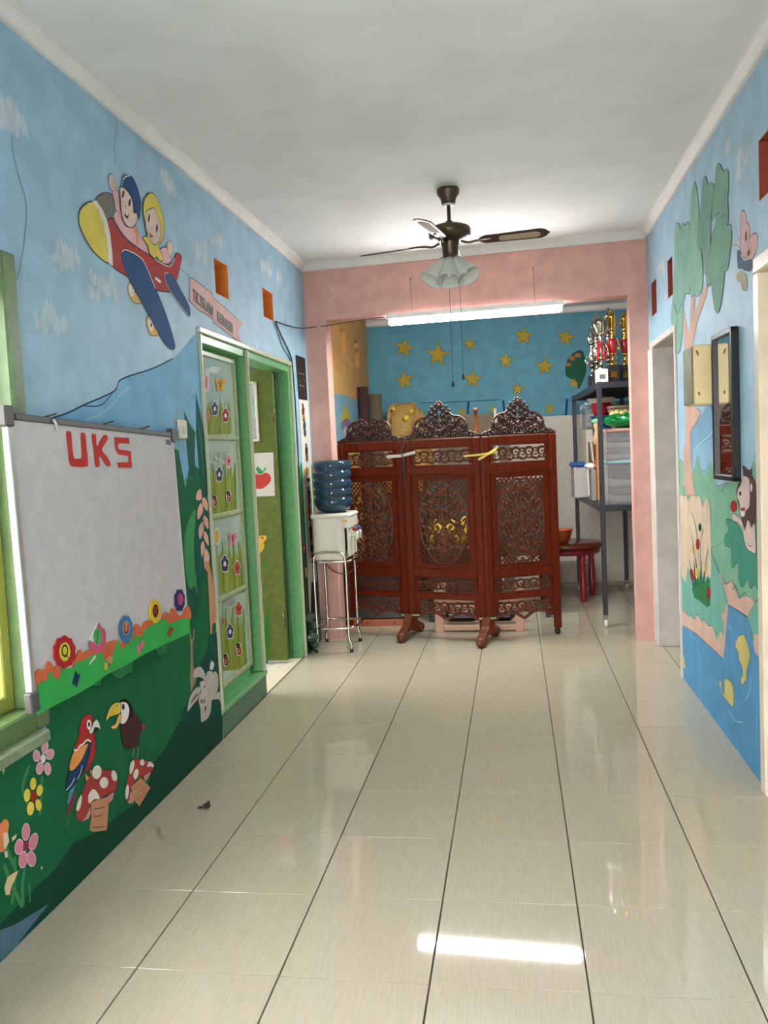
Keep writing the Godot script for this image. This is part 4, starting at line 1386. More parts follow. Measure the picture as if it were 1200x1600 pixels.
func tote(p: Vector3, turn: float, w: float, h: float, d: float, label: String, lid: Material) -> void:
	var t := thing("storage_box", label, "storage box", p, turn, "storage boxes on the rack")
	var st := mb()
	var a := w * 0.5
	var b := d * 0.5
	for s in [-1.0, 1.0]:
		bx(st, Vector3(s * (a - 0.006), h * 0.5, 0), Vector3(0.006, h, d - 0.01))
		bx(st, Vector3(0, h * 0.5, s * (b - 0.006)), Vector3(w - 0.012, h, 0.006))
	bx(st, Vector3(0, 0.004, 0), Vector3(w - 0.014, 0.008, d - 0.014))
	obj("box_shell", st, M.clear, t)
	obj("lid", box(Vector3(-a - 0.004, h, -b - 0.004), Vector3(a + 0.004, h + 0.024, b + 0.004), 0.006), lid, t)
	for s in [-1.0, 1.0]:
		st = mb()
		tube(st, smooth3([Vector3(s * (a + 0.002), h + 0.005, -0.05), Vector3(s * (a + 0.016), h - 0.03, -0.045), Vector3(s * (a + 0.016), h - 0.03, 0.045), Vector3(s * (a + 0.002), h + 0.005, 0.05)], 3), 0.005, 6)
		obj("clip", st, lid, t)
	# folded papers and cloth inside
	for k in 4:
		var q := obj("contents", box(Vector3(-a * 0.8, h * (0.04 + 0.2 * k), -b * 0.85), Vector3(a * 0.8, h * (0.22 + 0.2 * k), b * 0.85), 0.012), mat(["d8d0cc", "a89a98", "e0d8d4", "8c8488"][k], 0.8), t)
		q.rotation.y = 0.05 * (k - 1.5)

func trophy(p: Vector3, turn: float, label: String, kind: String, h: float, base: Material) -> void:
	var t := thing("trophy", label, "trophy", p, turn, "trophies on the rack")
	var m: Material = M.gold if kind == "gold" else M.silver
	var bh := 0.13 if kind == "gold" else 0.10
	var bw := 0.042 if kind != "slim" else 0.034
	obj("base", box(Vector3(-bw, 0, -bw), Vector3(bw, bh, bw), 0.003), base, t)
	var st := mb()
	lathe(st, [[0, 0], [0.032, 0], [0.03, 0.012], [0.014, 0.03], [0.01, 0.055], [0.02, 0.075], [0.03, 0.085], [0.0, 0.09]], Vector3(0, bh, 0), 18)
	obj("stem", st, m, t)
	var cup := h * 0.20
	st = mb()
	lathe(st, [[0, 0], [0.012, 0.0], [0.022, 0.01], [0.03, cup * 0.5], [0.032, cup * 0.8], [0.026, cup], [0, cup]], Vector3(0, bh + 0.088, 0), 18)
	obj("bowl", st, M.red_gloss if kind == "gold" else M.silver, t)
	for s in [-1.0, 1.0]:
		st = mb()
		tube(st, smooth3([Vector3(s * 0.028, bh + 0.10, 0), Vector3(s * 0.046, bh + 0.11, 0), Vector3(s * 0.05, bh + 0.14, 0), Vector3(s * 0.034, bh + 0.088 + cup, 0)], 4), 0.004, 6)
		obj("handle", st, m, t)
	var y := bh + 0.088 + cup
	st = mb()
	lathe(st, [[0, 0], [0.024, 0.0], [0.012, 0.014], [0.02, 0.03], [0.022, 0.06], [0.014, 0.075], [0.026, 0.085], [0.03, 0.09], [0.03, h - y - 0.06], [0.033, h - y - 0.055], [0.018, h - y - 0.04], [0.01, h - y - 0.02], [0.016, h - y - 0.008], [0, h - y]], Vector3(0, y, 0), 18)
	obj("column", st, m, t)
	if kind != "slim":
		obj("name_plate", box(Vector3(-0.022, bh * 0.3, bw), Vector3(0.022, bh * 0.62, bw + 0.0015)), m, t)
	if kind == "silver":
		for s in [-1.0, 1.0]:
			st = mb()
			ball(st, Vector3(s * 0.028, y + 0.12, 0.012), Vector3(0.022, 0.06, 0.008), Basis(Vector3(0, 0, 1), -s * 0.25), 5, 8)
			obj("wing", st, M.silver, t)
		st = mb()
		bar(st, Vector3(-0.02, y + 0.02, 0.034), Vector3(-0.03, y - 0.12, 0.038), 0.014, 0.002)
		bar(st, Vector3(-0.012, y + 0.02, 0.034), Vector3(0.006, y - 0.10, 0.038), 0.012, 0.002)
		obj("ribbon", st, M.red_gloss, t)

# ------------------------------------------------------------------ small things
func build_small_things() -> void:
	# light switch with tape
	var s := thing("light_switch", "cream light switch taped to the wall beside the whiteboard", "switch", Vector3(XL, 1.512, -1.508))
	obj("plate", box(Vector3(0, -0.042, -0.042), Vector3(0.016, 0.042, 0.04), 0.004), mat("ddd4bc", 0.4), s)
	obj("rocker", box(Vector3(0.015, -0.02, -0.018), Vector3(0.021, 0.012, 0.012), 0.002), mat("cfc6ae", 0.4), s)
	for b in [[-0.075, 0.07, -0.034, -0.022], [-0.07, 0.075, 0.024, 0.036]]:
		obj("tape", box(Vector3(0.0006, b[2], b[0]), Vector3(0.0014, b[3], b[1])), mat("a8906a", 0.6), s)
	for z in [-0.03, 0.022]:
		obj("tape", box(Vector3(0.0006, -0.105, z), Vector3(0.0014, 0.095, z + 0.010)), mat("8a9a6a", 0.6), s)
	# cable from the vent niche to the lamp, and down the door frame
	var st := mb()
	tube(st, smooth3([Vector3(-1.19, 2.228, -3.14), Vector3(-1.185, 2.24, -3.4), Vector3(-1.17, 2.262, -3.7), on_partition(-1.12, 2.30, 0.006), on_partition(-1.03, 2.302, 0.012), on_partition(-0.8, 2.318, 0.02), on_partition(-0.60, 2.325, 0.025)], 6), 0.0035, 6)
	tag(obj("lamp_cable", st, M.cord), "dark cable running from the orange vent to the tube lamp", "cable")
	st = mb()
	tube(st, smooth3([Vector3(-1.185, 2.222, -3.10), Vector3(-1.19, 2.16, -3.22), Vector3(-1.192, 2.05, -3.44), Vector3(-1.192, 1.93, -3.49), Vector3(-1.19, 1.5, -3.50), Vector3(-1.192, 0.9, -3.49), Vector3(-1.19, 0.4, -3.51), Vector3(-1.185, 0.05, -3.53)], 6), 0.005, 6)
	tag(obj("wall_cable", st, M.cord), "dark cable hanging from the orange vent down beside the doorway", "cable")
	st = mb()
	tube(st, smooth3([Vector3(-1.188, 2.222, -3.09), Vector3(-1.194, 2.10, -3.24), Vector3(-1.194, 2.03, -3.41), Vector3(-1.194, 1.96, -3.475)], 6), 0.003, 6)
	tag(obj("thin_wall_cable", st, M.cord), "second thinner cable looping from the vent to the door frame corner", "cable")
	# debris on the floor
	st = mb()
	ball(st, Vector3(0, 0.010, 0), Vector3(0.016, 0.010, 0.012), Basis(), 5, 8)
	ball(st, Vector3(-0.022, 0.006, 0.008), Vector3(0.014, 0.005, 0.008), Basis(Vector3.UP, 0.5), 4, 7)
	ball(st, Vector3(0.006, 0.018, -0.006), Vector3(0.008, 0.009, 0.007), Basis(), 4, 7)
	var deb := obj("dark_scrap", st, mat("3a2420", 0.8))
	deb.position = Vector3(-0.985, 0.0, -1.01)
	tag(deb, "small dark scrap lying on the floor by the left wall", "scrap")
	# trodden dirt on the tiles near the left wall
	var fl := get_node("floor")
	for q in [[-1.08, -1.45, 0.05, 0.02, 0.6], [-1.02, -1.22, 0.03, 0.012, 1.1], [-1.10, -0.78, 0.07, 0.02, 0.9], [-1.0, -0.72, 0.04, 0.015, 0.3], [-1.12, -0.62, 0.05, 0.014, 1.3], [-1.05, -0.35, 0.03, 0.01, 0.8], [-0.98, -0.55, 0.05, 0.012, 0.2]]:
		var sm := mb()
		for k in 7:
			var c := Vector2(rng.randf_range(-1, 1) * q[2], rng.randf_range(-1, 1) * q[3] * 1.6)
			var poly := PackedVector2Array()
			for i in 9:
				poly.append(c + Vector2.from_angle(TAU * i / 9.0) * Vector2(q[2] * 0.3, q[3] * 0.35) * rng.randf_range(0.5, 1.2))
			poly = Transform2D(q[4], Vector2(q[0], q[1])) * poly
			var ids := Geometry2D.triangulate_polygon(poly)
			for i in ids: sm.add_vertex(Vector3(poly[i].x, 0.0009, poly[i].y))
		obj("dirt_smudge", sm, mat("a0957f", 0.35), fl)
	# bundle of green plastic and cables at the foot of the wall behind the stand
	var gb := thing("plastic_bag_bundle", "dark green plastic bundle at the wall foot beside the chrome stand", "bundle", Vector3(-1.172, 0, -3.585))
	st = mb()
	for k in 9:
		ball(st, Vector3(0.006 * (k % 2), 0.03 + 0.028 * k, -0.05 + 0.03 * ((k * 3) % 5)), Vector3(0.022, 0.036, 0.05), Basis(Vector3.UP, 0.7 * k), 5, 8)
	obj("bag", st, mat("2f4a3c", 0.25), gb)
	# wall lettering on the banner
	lettering("TK.ISLAM", Vector3(XL + 0.0035, 2.148, -1.755), 0.056, -0.152)
	lettering("KEDASIH", Vector3(XL + 0.0035, 2.098, -2.062), 0.056, -0.152)

func lettering(text: String, p: Vector3, h: float, slope: float) -> void:
	var tm := TextMesh.new()
	tm.text = text
	var fnt := SystemFont.new()
	fnt.font_names = PackedStringArray(["Droid Sans"])
	fnt.font_weight = 700
	tm.font = fnt
	tm.font_size = 64
	tm.pixel_size = h / 64.0 * 1.35
	tm.depth = 0.0006
	tm.horizontal_alignment = HORIZONTAL_ALIGNMENT_LEFT
	tm.vertical_alignment = VERTICAL_ALIGNMENT_CENTER
	var o := put("banner_lettering", tm, mat("2a2226", 0.6), walls.wall_left)
	o.basis = Basis(Vector3(0, 0, -1), Vector3(0, 1, 0), Vector3(1, 0, 0)) * Basis(Vector3(0, 0, 1), slope) * Basis.from_scale(Vector3(0.78, 1, 1))
	o.position = p

# ------------------------------------------------------------------ painted murals and cut paper
func surf(pl: String, a: float, b: float, off: float) -> Vector3:
	match pl:
		"L": return Vector3(XL + off, b, a)
		"R": return Vector3(XR - off, b, a)
		"B": return Vector3(a, b, ZB + off + (0.0 if b > 1.66 else 0.01))
		"K": return Vector3(-1.12 + off, b, a)
		"G": return Vector3(-1.2555 + off, b, a)
		"D": return Vector3(a, b, -3.2525 + off)
		"W": return on_board(a, b, off + 0.0006)
	return Vector3.ZERO

func plane(v: Array) -> PackedVector2Array:
	var p := PackedVector2Array()
	for i in range(0, v.size(), 2): p.append(Vector2(v[i], v[i + 1]) * 0.001)
	return p

func paint_fill(st: SurfaceTool, pl: String, poly: PackedVector2Array, off: float) -> void:
	var ids := Geometry2D.triangulate_polygon(poly)
	if ids.is_empty():
		for part in Geometry2D.offset_polygon(poly, 0.0002):
			var more := Geometry2D.triangulate_polygon(part)
			for i in more: st.add_vertex(surf(pl, part[i].x, part[i].y, off))
		return
	for i in ids: st.add_vertex(surf(pl, poly[i].x, poly[i].y, off))

func paint_line(st: SurfaceTool, pl: String, pts: PackedVector2Array, w: float, off: float, closed: bool) -> void:
	var n := pts.size()
	var l := PackedVector2Array()
	var r := PackedVector2Array()
	for i in n:
		var a := pts[(i - 1 + n) % n] if closed or i > 0 else pts[i]
		var b := pts[(i + 1) % n] if closed or i < n - 1 else pts[i]
		var d := (b - a).normalized().orthogonal() * w * 0.5
		if not closed and (i == 0 or i == n - 1): d *= 0.5
		l.append(pts[i] + d)
		r.append(pts[i] - d)
	for i in (n if closed else n - 1):
		var j := (i + 1) % n
		for q in [l[i], l[j], r[j], l[i], r[j], r[i]]: st.add_vertex(surf(pl, q.x, q.y, off))

func fig(called: String, where: String, pl: String, label: String, shapes: Array, category := "", group := "", base := 0.0008) -> void:
	var st := mb()
	var off := base
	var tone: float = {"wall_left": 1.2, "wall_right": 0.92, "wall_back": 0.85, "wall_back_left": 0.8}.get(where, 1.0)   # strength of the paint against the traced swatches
	for s in shapes:
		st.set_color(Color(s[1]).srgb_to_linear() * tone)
		var p := plane(s[3])
		match s[0]:
			"f": paint_fill(st, pl, p, off)
			"c": paint_fill(st, pl, smooth2(p, true, 4), off)
			"o": paint_line(st, pl, smooth2(p, true, 4), s[2] * 0.001, off, true)
			"p": paint_line(st, pl, p, s[2] * 0.001, off, true)
			"s": paint_line(st, pl, smooth2(p, false, 4) if p.size() > 2 else p, s[2] * 0.001, off, false)
		off += 0.0001
	if where == "top":
		# a paper sheet has an edge
		st.set_color(Color(shapes[0][1]).srgb_to_linear())
		var p := plane(shapes[0][3])
		if shapes[0][0] == "c": p = smooth2(p, true, 4)
		for i in p.size():
			var a := p[i]
			var b := p[(i + 1) % p.size()]
			for q in [[a, base], [b, base], [b, 0.0], [a, base], [b, 0.0], [a, 0.0]]: st.add_vertex(surf(pl, q[0].x, q[0].y, q[1]))
		var o := obj(called, st, M.paint)
		tag(o, label, category, group)
	else:
		var o := obj(called, st, M.paint, panes[int(label)] if where == "pane" else walls[where])
		if label and where != "pane": tag(o, label)

func cloud(where: String, pl: String, blobs: Array) -> void:
	# a cloud dabbed with a dry brush: upright strokes laid over each other, whiter towards the last
	var st := mb()
	var off := 0.0003
	var strokes := []
	for b in blobs:
		var p := plane(b)
		var lo := p[0]
		var hi := p[0]
		for v in p:
			lo = lo.min(v)
			hi = hi.max(v)
		var c := (lo + hi) * 0.5
		var h := (hi - lo) * 0.5
		for k in 9:
			var dx := rng.randf_range(-0.75, 0.75)
			strokes.append([c + Vector2(dx * h.x, rng.randf_range(-0.35, 0.35) * h.y), Vector2(h.x * rng.randf_range(0.16, 0.34), h.y * rng.randf_range(0.4, 0.75) * (1.0 - 0.4 * absf(dx)))])
	for k in 4:
		var q := [1.25, 1.0, 0.75, 0.45][k] as float
		st.set_color(Color("a0c4d8").lerp(Color("cfdadf"), [0.22, 0.48, 0.72, 0.95][k]).srgb_to_linear())
		for s in strokes:
			var o := PackedVector2Array()
			for i in 12:
				var t := TAU * i / 12.0
				o.append(s[0] + Vector2(cos(t) * s[1].x * q, sin(t) * s[1].y * lerpf(1.0, q, 0.5)))
			paint_fill(st, pl, o, off)
			off += 0.000004
	obj("painted_cloud", st, M.paint, walls[where])

func murals() -> void:
	cloud("wall_left", "L", [[-414,2452,-395,2400,-356,2359,-315,2344,-286,2360,-280,2400,-298,2450,-334,2492,-376,2509,-407,2494],[-452,2443,-440,2411,-417,2386,-393,2378,-376,2388,-372,2413,-383,2444,-405,2469,-430,2479,-448,2469],[-361,2447,-345,2401,-315,2366,-283,2354,-261,2369,-256,2406,-271,2450,-300,2485,-333,2499,-356,2484]])
	cloud("wall_left", "L", [[-1580,2622,-1562,2584,-1527,2554,-1488,2542,-1461,2554,-1454,2583,-1471,2620,-1505,2651,-1544,2664,-1573,2653],[-1637,2606,-1615,2567,-1570,2533,-1520,2519,-1484,2528,-1474,2557,-1494,2595,-1538,2629,-1588,2645,-1626,2636]])
	cloud("wall_left", "L", [[-655,2106,-642,2075,-616,2053,-588,2047,-568,2059,-563,2084,-575,2114,-600,2137,-629,2144,-650,2132],[-733,2089,-716,2054,-683,2029,-645,2021,-619,2034,-612,2062,-627,2095,-659,2121,-697,2130,-725,2118],[-644,2061,-630,2038,-599,2019,-564,2012,-538,2018,-530,2036,-543,2058,-573,2077,-608,2085,-636,2079]])
	cloud("wall_left", "L", [[-879,2047,-864,2017,-835,1995,-802,1989,-778,2001,-772,2026,-785,2055,-814,2078,-847,2085,-872,2073],[-1013,2045,-991,2001,-945,1969,-895,1961,-859,1978,-849,2014,-870,2056,-913,2088,-964,2099,-1003,2082],[-851,1987,-837,1963,-809,1945,-776,1939,-752,1948,-745,1968,-758,1991,-786,2009,-819,2016,-844,2007]])
	cloud("wall_left", "L", [[-536,1881,-524,1850,-500,1828,-473,1825,-455,1839,-451,1867,-463,1897,-486,1919,-513,1924,-532,1909],[-503,1835,-488,1804,-459,1782,-428,1778,-405,1792,-399,1819,-412,1849,-440,1871,-472,1876,-496,1863],[-610,1850,-592,1816,-555,1791,-514,1786,-485,1801,-477,1831,-493,1864,-528,1889,-570,1896,-601,1881]])
	cloud("wall_left", "L", [[-2018,2398,-1991,2347,-1936,2309,-1875,2296,-1832,2313,-1822,2353,-1847,2401,-1900,2440,-1961,2455,-2007,2439],[-2235,2512,-2209,2475,-2154,2444,-2092,2430,-2046,2437,-2033,2464,-2057,2499,-2110,2531,-2172,2547,-2221,2540]])
	cloud("wall_left", "L", [[-3149,2558,-3113,2506,-3039,2464,-2956,2448,-2896,2463,-2880,2502,-2913,2552,-2984,2594,-3067,2613,-3131,2599],[-3382,2541,-3357,2487,-3313,2449,-3267,2440,-3236,2464,-3232,2511,-3256,2563,-3299,2602,-3346,2612,-3377,2589]])
	cloud("wall_right", "R", [[-1619,2541,-1632,2517,-1661,2509,-1696,2521,-1723,2548,-1732,2580,-1719,2605,-1689,2612,-1654,2599,-1628,2572],[-1437,2432,-1451,2405,-1484,2396,-1523,2409,-1554,2439,-1565,2475,-1550,2502,-1517,2510,-1477,2496,-1447,2466],[-1472,2375,-1486,2354,-1522,2349,-1566,2362,-1601,2390,-1614,2420,-1598,2442,-1561,2446,-1517,2432,-1483,2405],[-1360,2411,-1370,2386,-1392,2376,-1418,2385,-1439,2409,-1446,2439,-1436,2464,-1413,2474,-1387,2464,-1367,2440]])
	cloud("wall_right", "R", [[-3212,2396,-3237,2368,-3292,2359,-3360,2373,-3413,2405,-3430,2442,-3403,2471,-3345,2479,-3278,2464,-3228,2433],[-3143,2360,-3161,2315,-3196,2292,-3234,2300,-3262,2335,-3268,2385,-3249,2430,-3214,2453,-3176,2444,-3149,2409]])
	fig("painted_mountain", "wall_left", "L", "blue mountain painted on the wall above the whiteboard", [["f","7aacca",0,[-456,1518,-564,1547,-669,1577,-902,1641,-966,1689,-1254,1757,-1474,1822,-1519,1838,-1777,1977,-1800,1674,-1829,1150,-1367,1154,-369,1390]],["s","24405a",6,[-453,1523,-565,1547,-668,1577,-903,1641,-968,1690,-1253,1757,-1477,1822]],["s","24405a",4,[-668,1575,-791,1583,-891,1634]],["s","93b9cc",9,[-660,1520,-786,1552,-890,1594,-953,1632,-1056,1672]],["s","86b0c6",8,[-1534,1828,-1511,1788,-1457,1745]],["s","86b0c6",9,[-1404,1654,-1326,1589,-1257,1514]],["s","93b9cc",8,[-1761,1751,-1660,1677,-1565,1619]],["s","7ba8c0",10,[-1335,1735,-1283,1683,-1233,1632]]], "", "", 0.00060)
	fig("painted_mountain", "wall_right", "R", "blue mountain painted between the tree trunk and the mirror", [["f","86b2d0",0,[-2524,1402,-2146,1517,-1808,1500,-1830,1197,-1976,1161,-2505,1175]],["f","9cc3da",0,[-1822,1442,-2068,1362,-2493,1297,-2505,1175,-1976,1161,-1818,1222]],["s","b6d2e0",9,[-1859,1473,-2066,1388,-2256,1348,-2479,1303]]], "", "", 0.00060)
	fig("painted_garden", "wall_left", "L", "green painted garden ground along the lower wall", [["f","1b613b",0,[900,1,-1790,1,-1790,1180,-1700,1330,-1600,1370,-1520,1250,-1470,1420,-1400,1430,-1390,1200,-300,1200,-300,548,900,548]],["f","15402f",0,[-1821,219,-1525,235,-1291,253,-1122,191,-1021,176,-911,66,-745,99,-592,103,-409,145,-282,115,-157,117,-6,104,7,7,-470,-9,-901,-1,-1249,-7,-1788,-15]],["f","56707e",0,[-3,87,-73,64,-135,51,-242,30,-65,3,7,6]],["s","3f7f4a",14,[-63,129,-90,204,-91,256]],["s","3f7f4a",14,[-116,93,-118,155,-139,203]],["s","3f7f4a",14,[-147,89,-152,144]],["s","3f7f4a",14,[-92,220,-62,287,-46,329]],["s","3f7f4a",14,[-110,93,-79,162,-42,257]],["s","3f7f4a",14,[-176,373,-155,432,-197,485]],["s","3f7f4a",14,[-230,314,-245,380,-258,429]],["s","1f5a42",22,[-311,240,-314,313,-340,355]],["s","1f5a42",22,[-265,150,-278,199]],["s","1f5a42",22,[-86,344,-96,381]]], "", "", 0.00064)
	fig("painted_leaves", "wall_left", "L", "tall dark green leaves painted beside the glazed door panel", [["f","1d5a47",0,[-1559,1599,-1609,1546,-1680,1501,-1652,1387,-1653,1234,-1574,1330,-1560,1505]],["f","16503f",0,[-1715,1690,-1742,1634,-1780,1534,-1800,1429,-1803,1389,-1710,1390,-1692,1498]],["f","16503f",0,[-1690,1508,-1806,1372,-1795,1199,-1708,1183,-1698,1340]],["c","3f8a55",0,[-1616,1149,-1518,1091,-1470,1025,-1455,930,-1481,816,-1574,758,-1571,948,-1610,1077]],["f","17574a",0,[-1646,1187,-1581,1013,-1568,882,-1619,706,-1721,929,-1779,991,-1796,1171,-1712,1204]],["s","5fa08f",3,[-1726,1563,-1746,1407,-1744,1284]],["s","5fa08f",3,[-1642,952,-1641,838]],["s","2c7a5c",6,[-1505,1267,-1542,1291,-1601,1289,-1633,1268]],["f","1a5340",0,[-1460,788,-1556,804,-1573,754,-1635,750,-1587,678,-1548,653,-1467,682,-1493,736]],["f","8d8068",0,[-1457,624,-1468,622,-1472,571,-1495,575,-1509,613,-1519,610,-1510,569,-1486,549,-1478,452,-1499,380,-1432,340,-1431,396,-1460,537]],["f","17463c",0,[-1697,539,-1835,528,-1830,448,-1840,309,-1832,181,-1736,126,-1433,179,-1330,214,-1319,287,-1492,341,-1586,452,-1648,459]],["s","39655c",4,[-1721,520,-1701,509]],["s","39655c",4,[-1687,482,-1668,471]],["s","39655c",4,[-1742,482,-1722,471]],["s","39655c",4,[-1769,422,-1748,411]],["s","39655c",4,[-1688,168,-1668,158]]], "", "", 0.00159)
	fig("painted_heliconia", "wall_left", "L", "pink hanging flower painted beside the glazed door panel", [["c","d9a391",0,[-1699,1235,-1652,1224,-1634,1191,-1700,1189]],["c","d9a391",0,[-1720,1196,-1772,1173,-1769,1126,-1710,1163]],["c","d9a391",0,[-1697,1171,-1648,1147,-1640,1097,-1708,1129]],["c","d9a391",0,[-1718,1111,-1767,1086,-1763,1040,-1706,1081]],["c","d9a391",0,[-1691,1083,-1641,1053,-1651,1004,-1707,1047]],["c","d9a391",0,[-1711,1036,-1753,1008,-1751,962,-1697,1007]],["c","d9a391",0,[-1685,991,-1654,971,-1658,920,-1704,958]],["c","d9a391",0,[-1710,954,-1753,918,-1742,885,-1679,900]],["f","c08a66",0,[-1679,900,-1744,884,-1765,833,-1799,708,-1785,583,-1742,585,-1725,538,-1703,547,-1714,723,-1717,840,-1677,866]],["s","5c8f4a",4,[-1707,1177,-1718,1108,-1698,1068,-1703,1000]]], "", "", 0.00280)
	fig("painted_rabbit", "wall_left", "L", "grey rabbit painted low on the wall beside the glazed door panel", [["c","b5aca2",0,[-1472,413,-1487,431,-1540,429,-1579,412,-1608,379,-1613,358,-1602,342,-1572,366,-1532,382,-1477,393]],["o","5a5650",2,[-1472,413,-1487,431,-1540,429,-1579,412,-1608,379,-1613,358,-1602,342,-1572,366,-1532,382,-1477,393]],["c","b5aca2",0,[-1548,328,-1509,343,-1451,338,-1408,317,-1379,280,-1389,270,-1433,278,-1500,289,-1528,309]],["o","5a5650",2,[-1548,328,-1509,343,-1451,338,-1408,317,-1379,280,-1389,270,-1433,278,-1500,289,-1528,309]],["f","8a5f60",0,[-1521,312,-1485,318,-1438,307,-1412,294,-1452,295,-1503,304]],["c","b5aca2",0,[-1719,352,-1747,349,-1774,320,-1767,275,-1743,248,-1708,232,-1690,231,-1691,290]],["o","5a5650",2,[-1719,352,-1747,349,-1774,320,-1767,275,-1743,248,-1708,232,-1690,231,-1691,290]],["c","b5aca2",0,[-1614,364,-1634,378,-1669,375,-1711,354,-1713,317,-1711,278,-1690,231,-1667,231,-1645,182,-1598,165,-1547,169,-1523,177,-1523,205,-1523,225,-1518,248,-1508,286,-1537,309,-1588,313,-1606,341]],["o","5a5650",2,[-1614,364,-1634,378,-1669,375,-1711,354,-1713,317,-1711,278,-1690,231,-1667,231,-1645,182,-1598,165,-1547,169,-1523,177,-1523,205,-1523,225,-1518,248,-1508,286,-1537,309,-1588,313,-1606,341]],["c","bdb3a6",0,[-1535,351,-1562,356,-1602,342,-1630,301,-1637,263,-1614,231,-1579,207,-1547,220,-1519,254,-1512,288,-1545,307]],["o","6a645c",2,[-1535,351,-1562,356,-1602,342,-1630,301,-1637,263,-1614,231,-1579,207,-1547,220,-1519,254,-1512,288,-1545,307]],["f","c4c8c0",0,[-1666,383,-1674,403,-1699,420,-1707,411,-1728,399,-1730,386,-1704,369]],["c","b5aca2",0,[-1738,246,-1775,244,-1805,223,-1791,193,-1779,183,-1760,209,-1690,231,-1718,239]],["o","5a5650",2,[-1738,246,-1775,244,-1805,223,-1791,193,-1779,183,-1760,209,-1690,231,-1718,239]],["f","5d463e",0,[-1532,279,-1551,271,-1553,253,-1537,258]],["f","5d463e",0,[-1568,271,-1587,264,-1577,246,-1565,253]],["f","7d4a40",0,[-1579,232,-1599,220,-1583,207,-1566,220]],["c","2a2826",0,[-1597,319,-1595,316,-1591,315,-1586,316,-1583,319,-1582,323,-1584,326,-1588,328,-1593,326,-1596,323]]], "", "", 0.00303)
